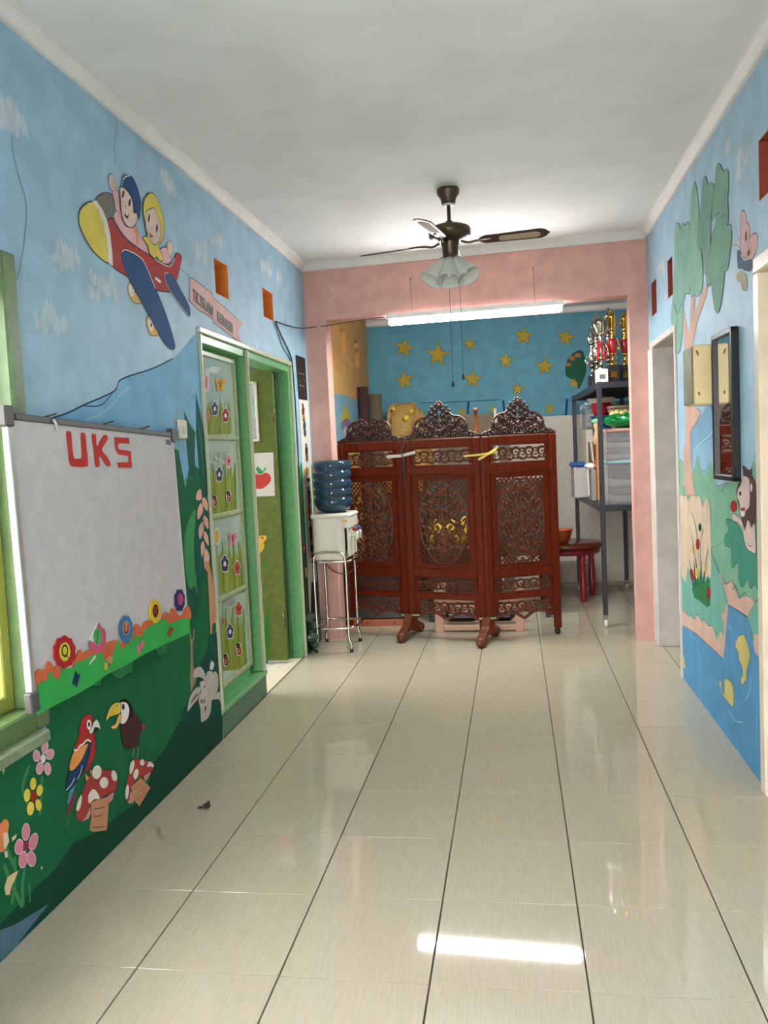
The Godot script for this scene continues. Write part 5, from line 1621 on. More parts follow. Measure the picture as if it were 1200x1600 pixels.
	fig("painted_airplane", "wall_left", "L", "red, yellow and blue propeller plane with two waving children painted on the wall", [["c","d6ac6a",0,[-1070,2043,-1082,2068,-1106,2081,-1127,2073,-1183,2027,-1196,2017,-1152,2004,-1117,2004,-1088,2019]],["o","5b3a30",3,[-1070,2043,-1082,2068,-1106,2081,-1127,2073,-1183,2027,-1196,2017,-1152,2004,-1117,2004,-1088,2019]],["c","dcd6cc",0,[-1131,2053,-1129,2038,-1118,2027,-1104,2023,-1091,2029,-1084,2042,-1086,2056,-1096,2068,-1111,2071,-1124,2066]],["s","3a3330",2,[-1095,2035,-1141,2046]],["s","3a3330",2,[-1110,2062,-1112,2023]],["c","d6ac6a",0,[-1222,1940,-1235,1965,-1260,1975,-1278,1961,-1340,1911,-1267,1893,-1244,1902]],["o","5b3a30",3,[-1222,1940,-1235,1965,-1260,1975,-1278,1961,-1340,1911,-1267,1893,-1244,1902]],["c","dcd6cc",0,[-1284,1943,-1284,1927,-1276,1916,-1262,1913,-1249,1920,-1241,1933,-1241,1948,-1249,1959,-1263,1962,-1276,1956]],["c","4a403a",0,[-1275,1938,-1273,1932,-1268,1928,-1263,1927,-1260,1930,-1259,1935,-1261,1941,-1266,1945,-1271,1946,-1274,1943]],["c","7a746c",0,[-860,2326,-906,2359,-955,2379,-999,2381,-1008,2357,-994,2319,-957,2281,-932,2273,-898,2300]],["o","23262c",3,[-860,2326,-906,2359,-955,2379,-999,2381,-1008,2357,-994,2319,-957,2281,-932,2273,-898,2300]],["c","d9a9aa",0,[-997,2395,-1036,2410,-1050,2392,-1052,2346,-1062,2303,-1025,2309,-1008,2361]],["o","5a4a4c",2,[-997,2395,-1036,2410,-1050,2392,-1052,2346,-1062,2303,-1025,2309,-1008,2361]],["c","d9a9aa",0,[-996,2301,-1020,2330,-1044,2325,-1082,2293,-1143,2299,-1181,2315,-1214,2287,-1258,2274,-1290,2228,-1187,2233,-1083,2247,-1028,2272]],["o","5a4a4c",2,[-996,2301,-1020,2330,-1044,2325,-1082,2293,-1143,2299,-1181,2315,-1214,2287,-1258,2274,-1290,2228,-1187,2233,-1083,2247,-1028,2272]],["f","d9936a",0,[-1162,2306,-1190,2313,-1199,2284,-1199,2242,-1175,2242,-1176,2278]],["c","cdb3a4",0,[-972,2439,-991,2458,-1011,2459,-1016,2438,-1032,2439,-1025,2414,-986,2401,-973,2417]],["o","6a5a54",2,[-972,2439,-991,2458,-1011,2459,-1016,2438,-1032,2439,-1025,2414,-986,2401,-973,2417]],["s","e6e4de",6,[-986,2398,-1033,2414]],["c","d9a9aa",0,[-1401,2272,-1474,2300,-1502,2276,-1514,2248,-1462,2226,-1410,2227]],["o","23262c",3,[-1401,2272,-1474,2300,-1502,2276,-1514,2248,-1462,2226,-1410,2227]],["c","dcc0b2",0,[-1488,2320,-1517,2336,-1544,2329,-1546,2308,-1518,2271,-1497,2279,-1485,2302]],["o","5a4a44",2,[-1488,2320,-1517,2336,-1544,2329,-1546,2308,-1518,2271,-1497,2279,-1485,2302]],["c","a8413f",0,[-984,2294,-996,2279,-1034,2258,-1099,2236,-1223,2229,-1338,2224,-1451,2220,-1513,2237,-1557,2275,-1586,2301,-1642,2300,-1624,2263,-1571,2184,-1494,2118,-1432,2102,-1338,2092,-1203,2096,-1078,2097,-956,2110,-959,2161,-952,2223,-940,2271]],["o","3d2226",4,[-984,2294,-996,2279,-1034,2258,-1099,2236,-1223,2229,-1338,2224,-1451,2220,-1513,2237,-1557,2275,-1586,2301,-1642,2300,-1624,2263,-1571,2184,-1494,2118,-1432,2102,-1338,2092,-1203,2096,-1078,2097,-956,2110,-959,2161,-952,2223,-940,2271]],["s","e3dcd4",4,[-1338,2221,-1461,2218,-1518,2235,-1559,2273]],["c","d8c25c",0,[-726,2229,-740,2257,-779,2287,-829,2310,-870,2293,-902,2254,-919,2207,-924,2160,-921,2115,-857,2120,-794,2141,-743,2181,-726,2205]],["o","23262c",4,[-726,2229,-740,2257,-779,2287,-829,2310,-870,2293,-902,2254,-919,2207,-924,2160,-921,2115,-857,2120,-794,2141,-743,2181,-726,2205]],["f","dcd6cc",0,[-829,2312,-863,2323,-906,2302,-936,2270,-952,2223,-959,2161,-956,2110,-921,2115,-924,2160,-919,2207,-902,2254,-870,2293]],["c","2f527c",0,[-1035,2167,-1044,2182,-1075,2193,-1145,2195,-1217,2187,-1251,2166,-1303,2123,-1364,2068,-1435,1989,-1488,1909,-1500,1880,-1486,1863,-1447,1860,-1396,1876,-1330,1914,-1208,2004,-1125,2061,-1078,2099,-1042,2138]],["o","22344c",3,[-1035,2167,-1044,2182,-1075,2193,-1145,2195,-1217,2187,-1251,2166,-1303,2123,-1364,2068,-1435,1989,-1488,1909,-1500,1880,-1486,1863,-1447,1860,-1396,1876,-1330,1914,-1208,2004,-1125,2061,-1078,2099,-1042,2138]],["s","e6e2de",4,[-1037,2179,-1054,2191,-1076,2197,-1146,2200,-1218,2192,-1256,2167,-1303,2123,-1330,2095]],["c","38557c",0,[-1438,2176,-1478,2188,-1532,2186,-1594,2149,-1696,2084,-1694,2038,-1648,2049,-1550,2092,-1468,2129,-1440,2154]],["o","22344c",2,[-1438,2176,-1478,2188,-1532,2186,-1594,2149,-1696,2084,-1694,2038,-1648,2049,-1550,2092,-1468,2129,-1440,2154]],["s","dcc4bc",4,[-1478,2191,-1436,2179,-1440,2150,-1468,2125,-1550,2087,-1682,2036]],["f","e8e0d0",0,[-1331,2143,-1341,2148,-1391,2140,-1384,2129,-1374,2128,-1334,2135]],["s","7a2c2c",3,[-1338,2159,-1403,2153]],["c","dcc0b2",0,[-1059,2427,-1095,2439,-1128,2430,-1152,2418,-1165,2386,-1164,2364,-1190,2369,-1197,2355,-1183,2327,-1144,2301,-1108,2294,-1067,2309,-1055,2344,-1057,2386]],["o","23262c",3,[-1059,2427,-1095,2439,-1128,2430,-1152,2418,-1165,2386,-1164,2364,-1190,2369,-1197,2355,-1183,2327,-1144,2301,-1108,2294,-1067,2309,-1055,2344,-1057,2386]],["c","2f4d78",0,[-1081,2458,-1101,2484,-1138,2501,-1174,2503,-1215,2476,-1236,2434,-1230,2392,-1209,2346,-1194,2366,-1165,2370,-1164,2405,-1137,2433,-1086,2439]],["o","23262c",3,[-1081,2458,-1101,2484,-1138,2501,-1174,2503,-1215,2476,-1236,2434,-1230,2392,-1209,2346,-1194,2366,-1165,2370,-1164,2405,-1137,2433,-1086,2439]],["s","e6e4de",4,[-1078,2442,-1089,2466,-1120,2490,-1156,2504]],["f","2a2a30",0,[-1164,2389,-1177,2373,-1190,2369,-1164,2364]],["c","3a3438",0,[-1088,2412,-1083,2402,-1076,2395,-1071,2394,-1070,2399,-1073,2408,-1078,2418,-1084,2425,-1089,2426,-1091,2421]],["c","3a3438",0,[-1143,2396,-1137,2385,-1130,2378,-1124,2377,-1121,2382,-1123,2391,-1128,2401,-1135,2408,-1142,2410,-1144,2405]],["s","7a5a50",2,[-1086,2377,-1093,2367,-1106,2373]],["f","4a2a28",0,[-1080,2339,-1101,2338,-1122,2346,-1105,2323,-1086,2325]],["f","eeeae2",0,[-1088,2337,-1114,2341,-1103,2333]],["c","d9c25a",0,[-1255,2403,-1270,2439,-1308,2475,-1350,2494,-1400,2489,-1435,2453,-1455,2416,-1459,2374,-1436,2329,-1388,2284,-1419,2253,-1421,2234,-1389,2223,-1360,2235,-1338,2222,-1290,2232,-1276,2262,-1236,2279,-1247,2291,-1277,2299,-1276,2327,-1262,2356]],["o","23262c",3,[-1255,2403,-1270,2439,-1308,2475,-1350,2494,-1400,2489,-1435,2453,-1455,2416,-1459,2374,-1436,2329,-1388,2284,-1419,2253,-1421,2234,-1389,2223,-1360,2235,-1338,2222,-1290,2232,-1276,2262,-1236,2279,-1247,2291,-1277,2299,-1276,2327,-1262,2356]],["c","dcc0b2",0,[-1282,2398,-1330,2424,-1371,2437,-1397,2409,-1422,2373,-1410,2327,-1368,2288,-1327,2282,-1292,2302,-1268,2337]],["o","23262c",3,[-1282,2398,-1330,2424,-1371,2437,-1397,2409,-1422,2373,-1410,2327,-1368,2288,-1327,2282,-1292,2302,-1268,2337]],["c","3a3030",0,[-1313,2381,-1308,2369,-1302,2362,-1297,2361,-1295,2366,-1297,2377,-1303,2389,-1309,2396,-1314,2398,-1316,2392]],["c","3a3030",0,[-1388,2359,-1383,2348,-1376,2340,-1371,2339,-1368,2344,-1370,2355,-1375,2366,-1381,2373,-1387,2375,-1390,2369]],["s","8a6a5c",2,[-1323,2352,-1319,2334,-1330,2333]],["f","8a4a44",0,[-1298,2322,-1317,2313,-1338,2315,-1321,2302,-1301,2304]]], "", "", 0.00090)
	fig("painted_banner", "wall_left", "L", "pale pink painted banner with black lettering trailing behind the plane", [["s","4a5a66",4,[-1613,2239,-1732,2230]],["s","5a6a76",5,[-1714,2256,-1702,2099]],["s","4a5a66",4,[-1649,2121,-1713,2115]],["f","d9b3ac",0,[-1735,2226,-1778,2225,-2028,2201,-2051,2180,-2096,2175,-2366,2136,-2477,2123,-2385,2065,-2440,2007,-2397,2009,-2111,2045,-2012,2056,-2001,2074,-1820,2088,-1712,2109,-1723,2179]],["p","5a4a50",4,[-1735,2226,-1778,2225,-2028,2201,-2051,2180,-2096,2175,-2366,2136,-2477,2123,-2385,2065,-2440,2007,-2397,2009,-2111,2045,-2012,2056,-2001,2074,-1820,2088,-1712,2109,-1723,2179]]], "", "", 0.00090)
	fig("painted_parrot", "wall_left", "L", "red parrot with orange and navy wing painted on a toadstool", [["c","a8322f",0,[-495,512,-512,526,-540,529,-567,519,-580,500,-572,490,-576,450,-582,428,-581,396,-567,369,-533,347,-501,342,-501,362,-532,388,-547,428,-521,440,-497,437,-469,434,-444,440,-458,457,-475,472]],["o","4a1f1c",2,[-495,512,-512,526,-540,529,-567,519,-580,500,-572,490,-576,450,-582,428,-581,396,-567,369,-533,347,-501,342,-501,362,-532,388,-547,428,-521,440,-497,437,-469,434,-444,440,-458,457,-475,472]],["f","4f86a0",0,[-399,322,-440,327,-413,301,-388,281,-380,288]],["f","8f3236",0,[-437,307,-431,287,-408,263,-383,244,-375,250,-387,278,-413,301]],["s","6a8a80",3,[-387,239,-364,213]],["c","26385c",0,[-552,426,-535,387,-503,352,-447,334,-399,322,-378,330,-384,353,-402,382,-424,377,-459,379,-494,397,-532,429]],["o","23262c",2,[-552,426,-535,387,-503,352,-447,334,-399,322,-378,330,-384,353,-402,382,-424,377,-459,379,-494,397,-532,429]],["c","dc8f4e",0,[-533,430,-518,413,-491,395,-453,381,-424,378,-407,389,-414,411,-441,435,-479,437]],["o","5a3020",2,[-533,430,-518,413,-491,395,-453,381,-424,378,-407,389,-414,411,-441,435,-479,437]],["s","e6e2da",6,[-441,442,-461,434,-479,441,-500,440,-528,444,-552,430]],["s","dfe2e2",3,[-485,373,-473,354,-450,338]],["s","dfe2e2",3,[-434,351,-413,338,-378,331]],["c","e2ddd2",0,[-562,485,-558,476,-549,472,-540,476,-533,485,-532,496,-536,505,-545,508,-554,505,-561,496]],["c","26262a",0,[-554,489,-552,485,-548,483,-544,485,-541,489,-541,493,-542,498,-546,499,-550,498,-553,494]],["f","e2ddd2",0,[-578,488,-598,492,-614,473,-619,451,-600,464,-582,471,-568,459,-552,457,-544,467,-563,474]],["f","2a2a2a",0,[-578,468,-606,461,-608,452,-585,451]],["f","d98a5a",0,[-498,340,-522,316,-504,310]],["f","d98a5a",0,[-529,342,-544,329,-538,318]]], "", "", 0.00280)
	fig("painted_toadstool", "wall_left", "L", "large spotted red toadstool painted under the parrot", [["f","c98a84",0,[-515,226,-520,192,-503,182,-463,189,-482,208,-497,224]],["f","c98a84",0,[-634,201,-689,199,-672,175,-641,173]],["c","a2403a",0,[-552,329,-575,335,-610,310,-642,296,-680,279,-708,255,-714,228,-696,198,-649,205,-584,216,-521,223,-500,204,-462,192,-438,207,-429,232,-438,253,-468,278,-502,305]],["o","4a1f1c",2,[-552,329,-575,335,-610,310,-642,296,-680,279,-708,255,-714,228,-696,198,-649,205,-584,216,-521,223,-500,204,-462,192,-438,207,-429,232,-438,253,-468,278,-502,305]],["c","d9d0c2",0,[-608,298,-596,289,-577,289,-559,299,-548,313,-549,327,-561,336,-580,336,-598,327,-609,312]],["c","d9d0c2",0,[-650,245,-640,237,-624,237,-606,245,-594,258,-592,271,-601,279,-618,279,-635,271,-648,258]],["c","d9d0c2",0,[-715,247,-715,235,-707,230,-695,234,-683,244,-676,259,-677,270,-684,276,-696,272,-708,261]],["c","d9d0c2",0,[-508,235,-514,261,-543,267,-566,249,-584,217,-547,230,-519,229]],["c","d9d0c2",0,[-431,241,-439,262,-465,279,-470,268,-454,240]],["f","bd8763",0,[-522,228,-577,217,-634,201,-639,165,-626,121,-615,89,-529,123,-503,141,-522,184]],["s","5a3a2a",3,[-540,199,-573,186,-611,176]],["s","5a3a2a",3,[-533,176,-569,161,-601,154]],["s","5a3a2a",3,[-528,140,-564,123,-604,108]]], "", "", 0.00216)
	fig("painted_toadstool", "wall_left", "L", "small leaning spotted red toadstool painted under the toucan", [["f","c98a84",0,[-952,180,-1006,161,-971,143,-936,133,-924,158]],["f","c98a84",0,[-772,131,-798,152,-840,127,-827,97,-791,108]],["c","a2403a",0,[-828,253,-859,254,-911,232,-979,199,-1013,171,-1002,153,-948,159,-869,169,-813,156,-793,122,-772,131,-769,161,-786,196,-816,226]],["o","4a1f1c",2,[-828,253,-859,254,-911,232,-979,199,-1013,171,-1002,153,-948,159,-869,169,-813,156,-793,122,-772,131,-769,161,-786,196,-816,226]],["c","d9d0c2",0,[-811,217,-823,248,-847,251,-856,242,-846,221,-826,211]],["c","d9d0c2",0,[-880,184,-869,177,-856,176,-845,182,-840,192,-843,203,-853,210,-867,211,-878,206,-883,195]],["c","d9d0c2",0,[-938,209,-933,203,-923,203,-911,207,-902,215,-900,224,-905,229,-915,230,-926,226,-935,218]],["c","d9d0c2",0,[-957,185,-979,197,-1010,176,-1012,162,-984,176]],["c","d9d0c2",0,[-794,151,-786,138,-777,132,-769,136,-766,148,-769,163,-776,176,-786,182,-794,179,-797,167]],["f","bd8763",0,[-814,163,-900,164,-972,94,-869,64,-829,107]],["s","5a3a2a",3,[-835,144,-889,143]],["s","5a3a2a",3,[-854,118,-926,120]],["s","5a3a2a",3,[-858,94,-938,93]]], "", "", 0.00216)
	fig("painted_toucan", "wall_left", "L", "black toucan with yellow bill painted under the whiteboard", [["s","cfc4a4",4,[-858,302,-846,263]],["s","cfc4a4",4,[-894,289,-880,250]],["f","9a3a40",0,[-926,361,-962,356,-967,332,-928,343]],["c","4a2a2c",0,[-771,420,-820,425,-862,429,-898,410,-928,375,-932,348,-914,329,-889,291,-836,306,-783,328,-773,361,-764,395]],["o","1e1616",2,[-771,420,-820,425,-862,429,-898,410,-928,375,-932,348,-914,329,-889,291,-836,306,-783,328,-773,361,-764,395]],["c","241e20",0,[-772,498,-798,502,-833,488,-866,453,-872,420,-830,415,-785,417,-777,456]],["c","ded8cc",0,[-773,492,-797,492,-828,477,-841,450,-827,423,-796,412,-768,424,-778,456]],["c","1e1c20",0,[-807,471,-804,465,-798,463,-791,465,-787,471,-786,478,-789,483,-794,486,-801,484,-806,478]],["c","8a8a88",0,[-803,476,-802,474,-801,473,-799,474,-798,475,-797,478,-798,479,-800,480,-801,480,-803,478]],["c","dcbc50",0,[-774,496,-741,507,-706,506,-680,491,-663,465,-694,470,-735,463,-771,460,-778,477]],["o","23262c",2,[-774,496,-741,507,-706,506,-680,491,-663,465,-694,470,-735,463,-771,460,-778,477]],["c","e0b060",0,[-771,458,-747,452,-730,434,-699,433,-698,426,-728,415,-754,423,-772,437]],["o","23262c",2,[-771,458,-747,452,-730,434,-699,433,-698,426,-728,415,-754,423,-772,437]],["c","6a5418",0,[-753,493,-752,491,-749,491,-747,491,-745,493,-744,495,-745,497,-748,497,-750,496,-752,495]]], "", "", 0.00311)
	fig("painted_flower", "wall_left", "L", "pale pink five petal flower painted just under the window sill", [["c","d197a2",0,[-299,502,-291,493,-280,490,-269,495,-264,505,-265,517,-272,526,-283,529,-294,524,-300,514]],["o","e6c8c4",2,[-299,502,-291,493,-280,490,-269,495,-264,505,-265,517,-272,526,-283,529,-294,524,-300,514]],["c","d197a2",0,[-254,493,-250,483,-241,480,-229,484,-220,493,-216,505,-219,514,-229,518,-240,514,-250,505]],["o","e6c8c4",2,[-254,493,-250,483,-241,480,-229,484,-220,493,-216,505,-219,514,-229,518,-240,514,-250,505]],["c","d197a2",0,[-325,466,-314,461,-300,463,-288,470,-283,480,-286,489,-297,494,-311,492,-323,485,-328,475]],["o","e6c8c4",2,[-325,466,-314,461,-300,463,-288,470,-283,480,-286,489,-297,494,-311,492,-323,485,-328,475]],["c","d197a2",0,[-265,447,-257,440,-245,438,-234,444,-227,454,-227,465,-235,473,-246,474,-258,469,-265,459]],["o","e6c8c4",2,[-265,447,-257,440,-245,438,-234,444,-227,454,-227,465,-235,473,-246,474,-258,469,-265,459]],["c","d197a2",0,[-304,433,-301,422,-292,418,-281,422,-273,432,-269,445,-272,455,-281,459,-291,456,-300,446]],["o","e6c8c4",2,[-304,433,-301,422,-292,418,-281,422,-273,432,-269,445,-272,455,-281,459,-291,456,-300,446]],["c","ded8cc",0,[-280,474,-276,467,-269,464,-261,468,-255,475,-253,484,-257,490,-264,493,-272,490,-278,482]]], "", "", 0.00227)
	fig("painted_flower", "wall_left", "L", "yellow five petal flower with red centre painted on the green wall", [["c","d9c24e",0,[-224,416,-218,407,-209,404,-198,408,-191,419,-191,431,-196,440,-206,443,-217,439,-223,428]],["o","5a5220",2,[-224,416,-218,407,-209,404,-198,408,-191,419,-191,431,-196,440,-206,443,-217,439,-223,428]],["c","d9c24e",0,[-189,394,-183,385,-172,382,-162,387,-156,398,-156,410,-162,420,-173,423,-183,418,-190,407]],["o","5a5220",2,[-189,394,-183,385,-172,382,-162,387,-156,398,-156,410,-162,420,-173,423,-183,418,-190,407]],["c","d9c24e",0,[-254,381,-246,374,-235,373,-224,379,-219,389,-220,399,-228,407,-239,408,-250,402,-256,392]],["o","5a5220",2,[-254,381,-246,374,-235,373,-224,379,-219,389,-220,399,-228,407,-239,408,-250,402,-256,392]],["c","d9c24e",0,[-202,348,-195,339,-184,336,-172,342,-165,354,-165,367,-172,376,-183,379,-195,373,-202,362]],["o","5a5220",2,[-202,348,-195,339,-184,336,-172,342,-165,354,-165,367,-172,376,-183,379,-195,373,-202,362]],["c","d9c24e",0,[-241,344,-238,334,-230,330,-220,334,-211,344,-208,357,-210,367,-218,371,-228,367,-237,357]],["o","5a5220",2,[-241,344,-238,334,-230,330,-220,334,-211,344,-208,357,-210,367,-218,371,-228,367,-237,357]],["c","a03428",0,[-219,379,-215,371,-206,369,-197,373,-190,382,-189,392,-193,400,-201,402,-210,399,-217,390]]], "", "", 0.00227)
	fig("painted_flower", "wall_left", "L", "large deep pink flower with dark centre painted low on the green wall", [["c","cf7f90",0,[-172,290,-165,279,-154,275,-142,281,-135,294,-134,309,-141,321,-152,325,-164,319,-171,306]],["o","e6c8c4",2,[-172,290,-165,279,-154,275,-142,281,-135,294,-134,309,-141,321,-152,325,-164,319,-171,306]],["c","cf7f90",0,[-134,262,-125,253,-113,252,-101,259,-95,271,-96,284,-104,293,-116,295,-128,288,-135,276]],["o","e6c8c4",2,[-134,262,-125,253,-113,252,-101,259,-95,271,-96,284,-104,293,-116,295,-128,288,-135,276]],["c","cf7f90",0,[-204,242,-192,233,-178,232,-166,240,-161,253,-165,267,-177,276,-192,277,-204,270,-209,256]],["o","e6c8c4",2,[-204,242,-192,233,-178,232,-166,240,-161,253,-165,267,-177,276,-192,277,-204,270,-209,256]],["c","cf7f90",0,[-147,217,-138,207,-126,205,-114,212,-107,226,-109,240,-117,250,-130,252,-142,245,-148,231]],["o","e6c8c4",2,[-147,217,-138,207,-126,205,-114,212,-107,226,-109,240,-117,250,-130,252,-142,245,-148,231]],["c","cf7f90",0,[-190,200,-186,189,-175,185,-162,191,-151,204,-147,219,-150,231,-160,235,-174,229,-185,216]],["o","e6c8c4",2,[-190,200,-186,189,-175,185,-162,191,-151,204,-147,219,-150,231,-160,235,-174,229,-185,216]],["c","8a3444",0,[-161,253,-157,247,-149,245,-141,249,-134,258,-133,267,-137,274,-144,276,-153,271,-159,263]]], "", "", 0.00227)
	fig("painted_flower", "wall_left", "L", "chipped orange flower painted at the left edge of the green wall", [["c","d9824e",0,[-10,380,-41,378,-63,380,-77,362,-72,344,-58,323,-52,296,-31,299,-3,323]],["f","dcc0a0",0,[-48,345,-69,339,-72,310,-52,296,-46,309]],["f","d9c8ac",0,[-85,315,-110,315,-103,305,-86,303]],["f","d9c8ac",0,[-46,292,-59,289,-61,271,-49,273]],["f","dcbc8c",0,[-102,208,-83,191,-67,182,-54,162,-38,170,-33,193,-50,215,-80,213]],["f","c0a478",0,[-210,164,-223,159,-217,149]],["f","b0a878",0,[-65,523,-82,525,-69,505]]], "", "", 0.00227)
	fig("painted_shrub_edge", "wall_left", "L", "ragged green leaf edge painted just below the whiteboard", [["f","33804f",0,[-594,617,-611,602,-630,601,-648,589,-657,613,-714,623,-752,597,-793,578,-837,581,-889,580,-901,620,-715,632]],["f","33804f",0,[-1106,619,-1121,589,-1201,575,-1220,609]],["s","14402c",4,[-594,617,-611,602,-630,601,-648,589,-657,613,-714,623,-752,597,-793,578,-837,581,-889,580]]], "", "", 0.00204)
	fig("painted_hedge", "wall_left", "L", "dark green hedge painted behind the chrome stand", [["f","2f7a4c",0,[-3452,1,-3925,1,-3925,1290,-3860,1330,-3800,1270,-3740,1320,-3680,1260,-3600,1330,-3540,1280,-3452,1340]],["f","1f5138",0,[-3452,1,-3925,1,-3925,640,-3800,720,-3700,650,-3580,760,-3452,700]],["c","a8403c",0,[-3540,735,-3536,769,-3560,763,-3584,769,-3580,735,-3584,701,-3560,707,-3536,701]],["c","d8d0c0",0,[-3551,735,-3554,743,-3560,747,-3566,743,-3569,735,-3566,727,-3560,723,-3554,727]],["c","b8b46a",0,[-3555,560,-3551,594,-3575,588,-3599,594,-3595,560,-3599,526,-3575,532,-3551,526]],["c","d8d0a0",0,[-3566,560,-3569,568,-3575,572,-3581,568,-3584,560,-3581,552,-3575,548,-3569,552]],["c","c0b06a",0,[-3780,300,-3776,334,-3800,328,-3824,334,-3820,300,-3824,266,-3800,272,-3776,266]],["c","5a4a2a",0,[-3791,300,-3794,308,-3800,312,-3806,308,-3809,300,-3806,292,-3800,288,-3794,292]],["c","8f5a5c",0,[-3700,200,-3696,234,-3720,228,-3744,234,-3740,200,-3744,166,-3720,172,-3696,166]],["c","c0a0a0",0,[-3711,200,-3714,208,-3720,212,-3726,208,-3729,200,-3726,192,-3720,188,-3714,192]]], "", "", 0.00098)
	fig("painted_hedge", "wall_right", "R", "pale green hedge painted across the lower right wall", [["f","88bb9c",0,[-2886,1230,-2825,1250,-2715,1233,-2652,1146,-2477,1187,-2387,1279,-2301,1207,-2229,1181,-2163,1211,-2096,1250,-2010,1158,-1935,1124,-1810,1166,-1587,1181,-1464,1218,-1386,1258,-1294,1299,-1281,951,-1261,590,-2942,201,-2917,604]],["s","2a4a48",2,[-2492,1195,-2443,1203,-2387,1279,-2331,1220,-2257,1202,-2183,1210]],["s","2a4a48",2,[-2163,1211,-2096,1250,-2033,1201]],["s","2a4a48",3,[-2010,1152,-1946,1142,-1810,1166]],["s","2a4a48",3,[-1405,1247,-1357,1290,-1294,1298]],["s","2a4a48",3,[-2847,1231,-2806,1251,-2733,1233]],["s","2a4a48",3,[-1946,1142,-1936,1118,-1909,1141,-1881,1119,-1846,1159]],["s","2a4a48",3,[-1810,1166,-1788,1143,-1775,1168]],["s","2a4a48",3,[-2116,834,-1878,894]],["s","2a4a48",3,[-2832,1193,-2830,1140]],["s","2a4a48",3,[-2241,1209,-2186,1180]]], "", "", 0.00098)
	fig("wall_crack", "wall_left", "L", "hairline crack running down the blue wall", [["s","5f7f90",3,[-358,2378,-357,2317,-381,2249,-407,2188,-392,2099,-353,1990,-319,1929]],["s","5f7f90",3,[-1067,2693,-1072,2657,-1041,2588,-1043,2503]],["s","6f8f9e",3,[-1757,2479,-1792,2406]]], "", "", 0.00159)
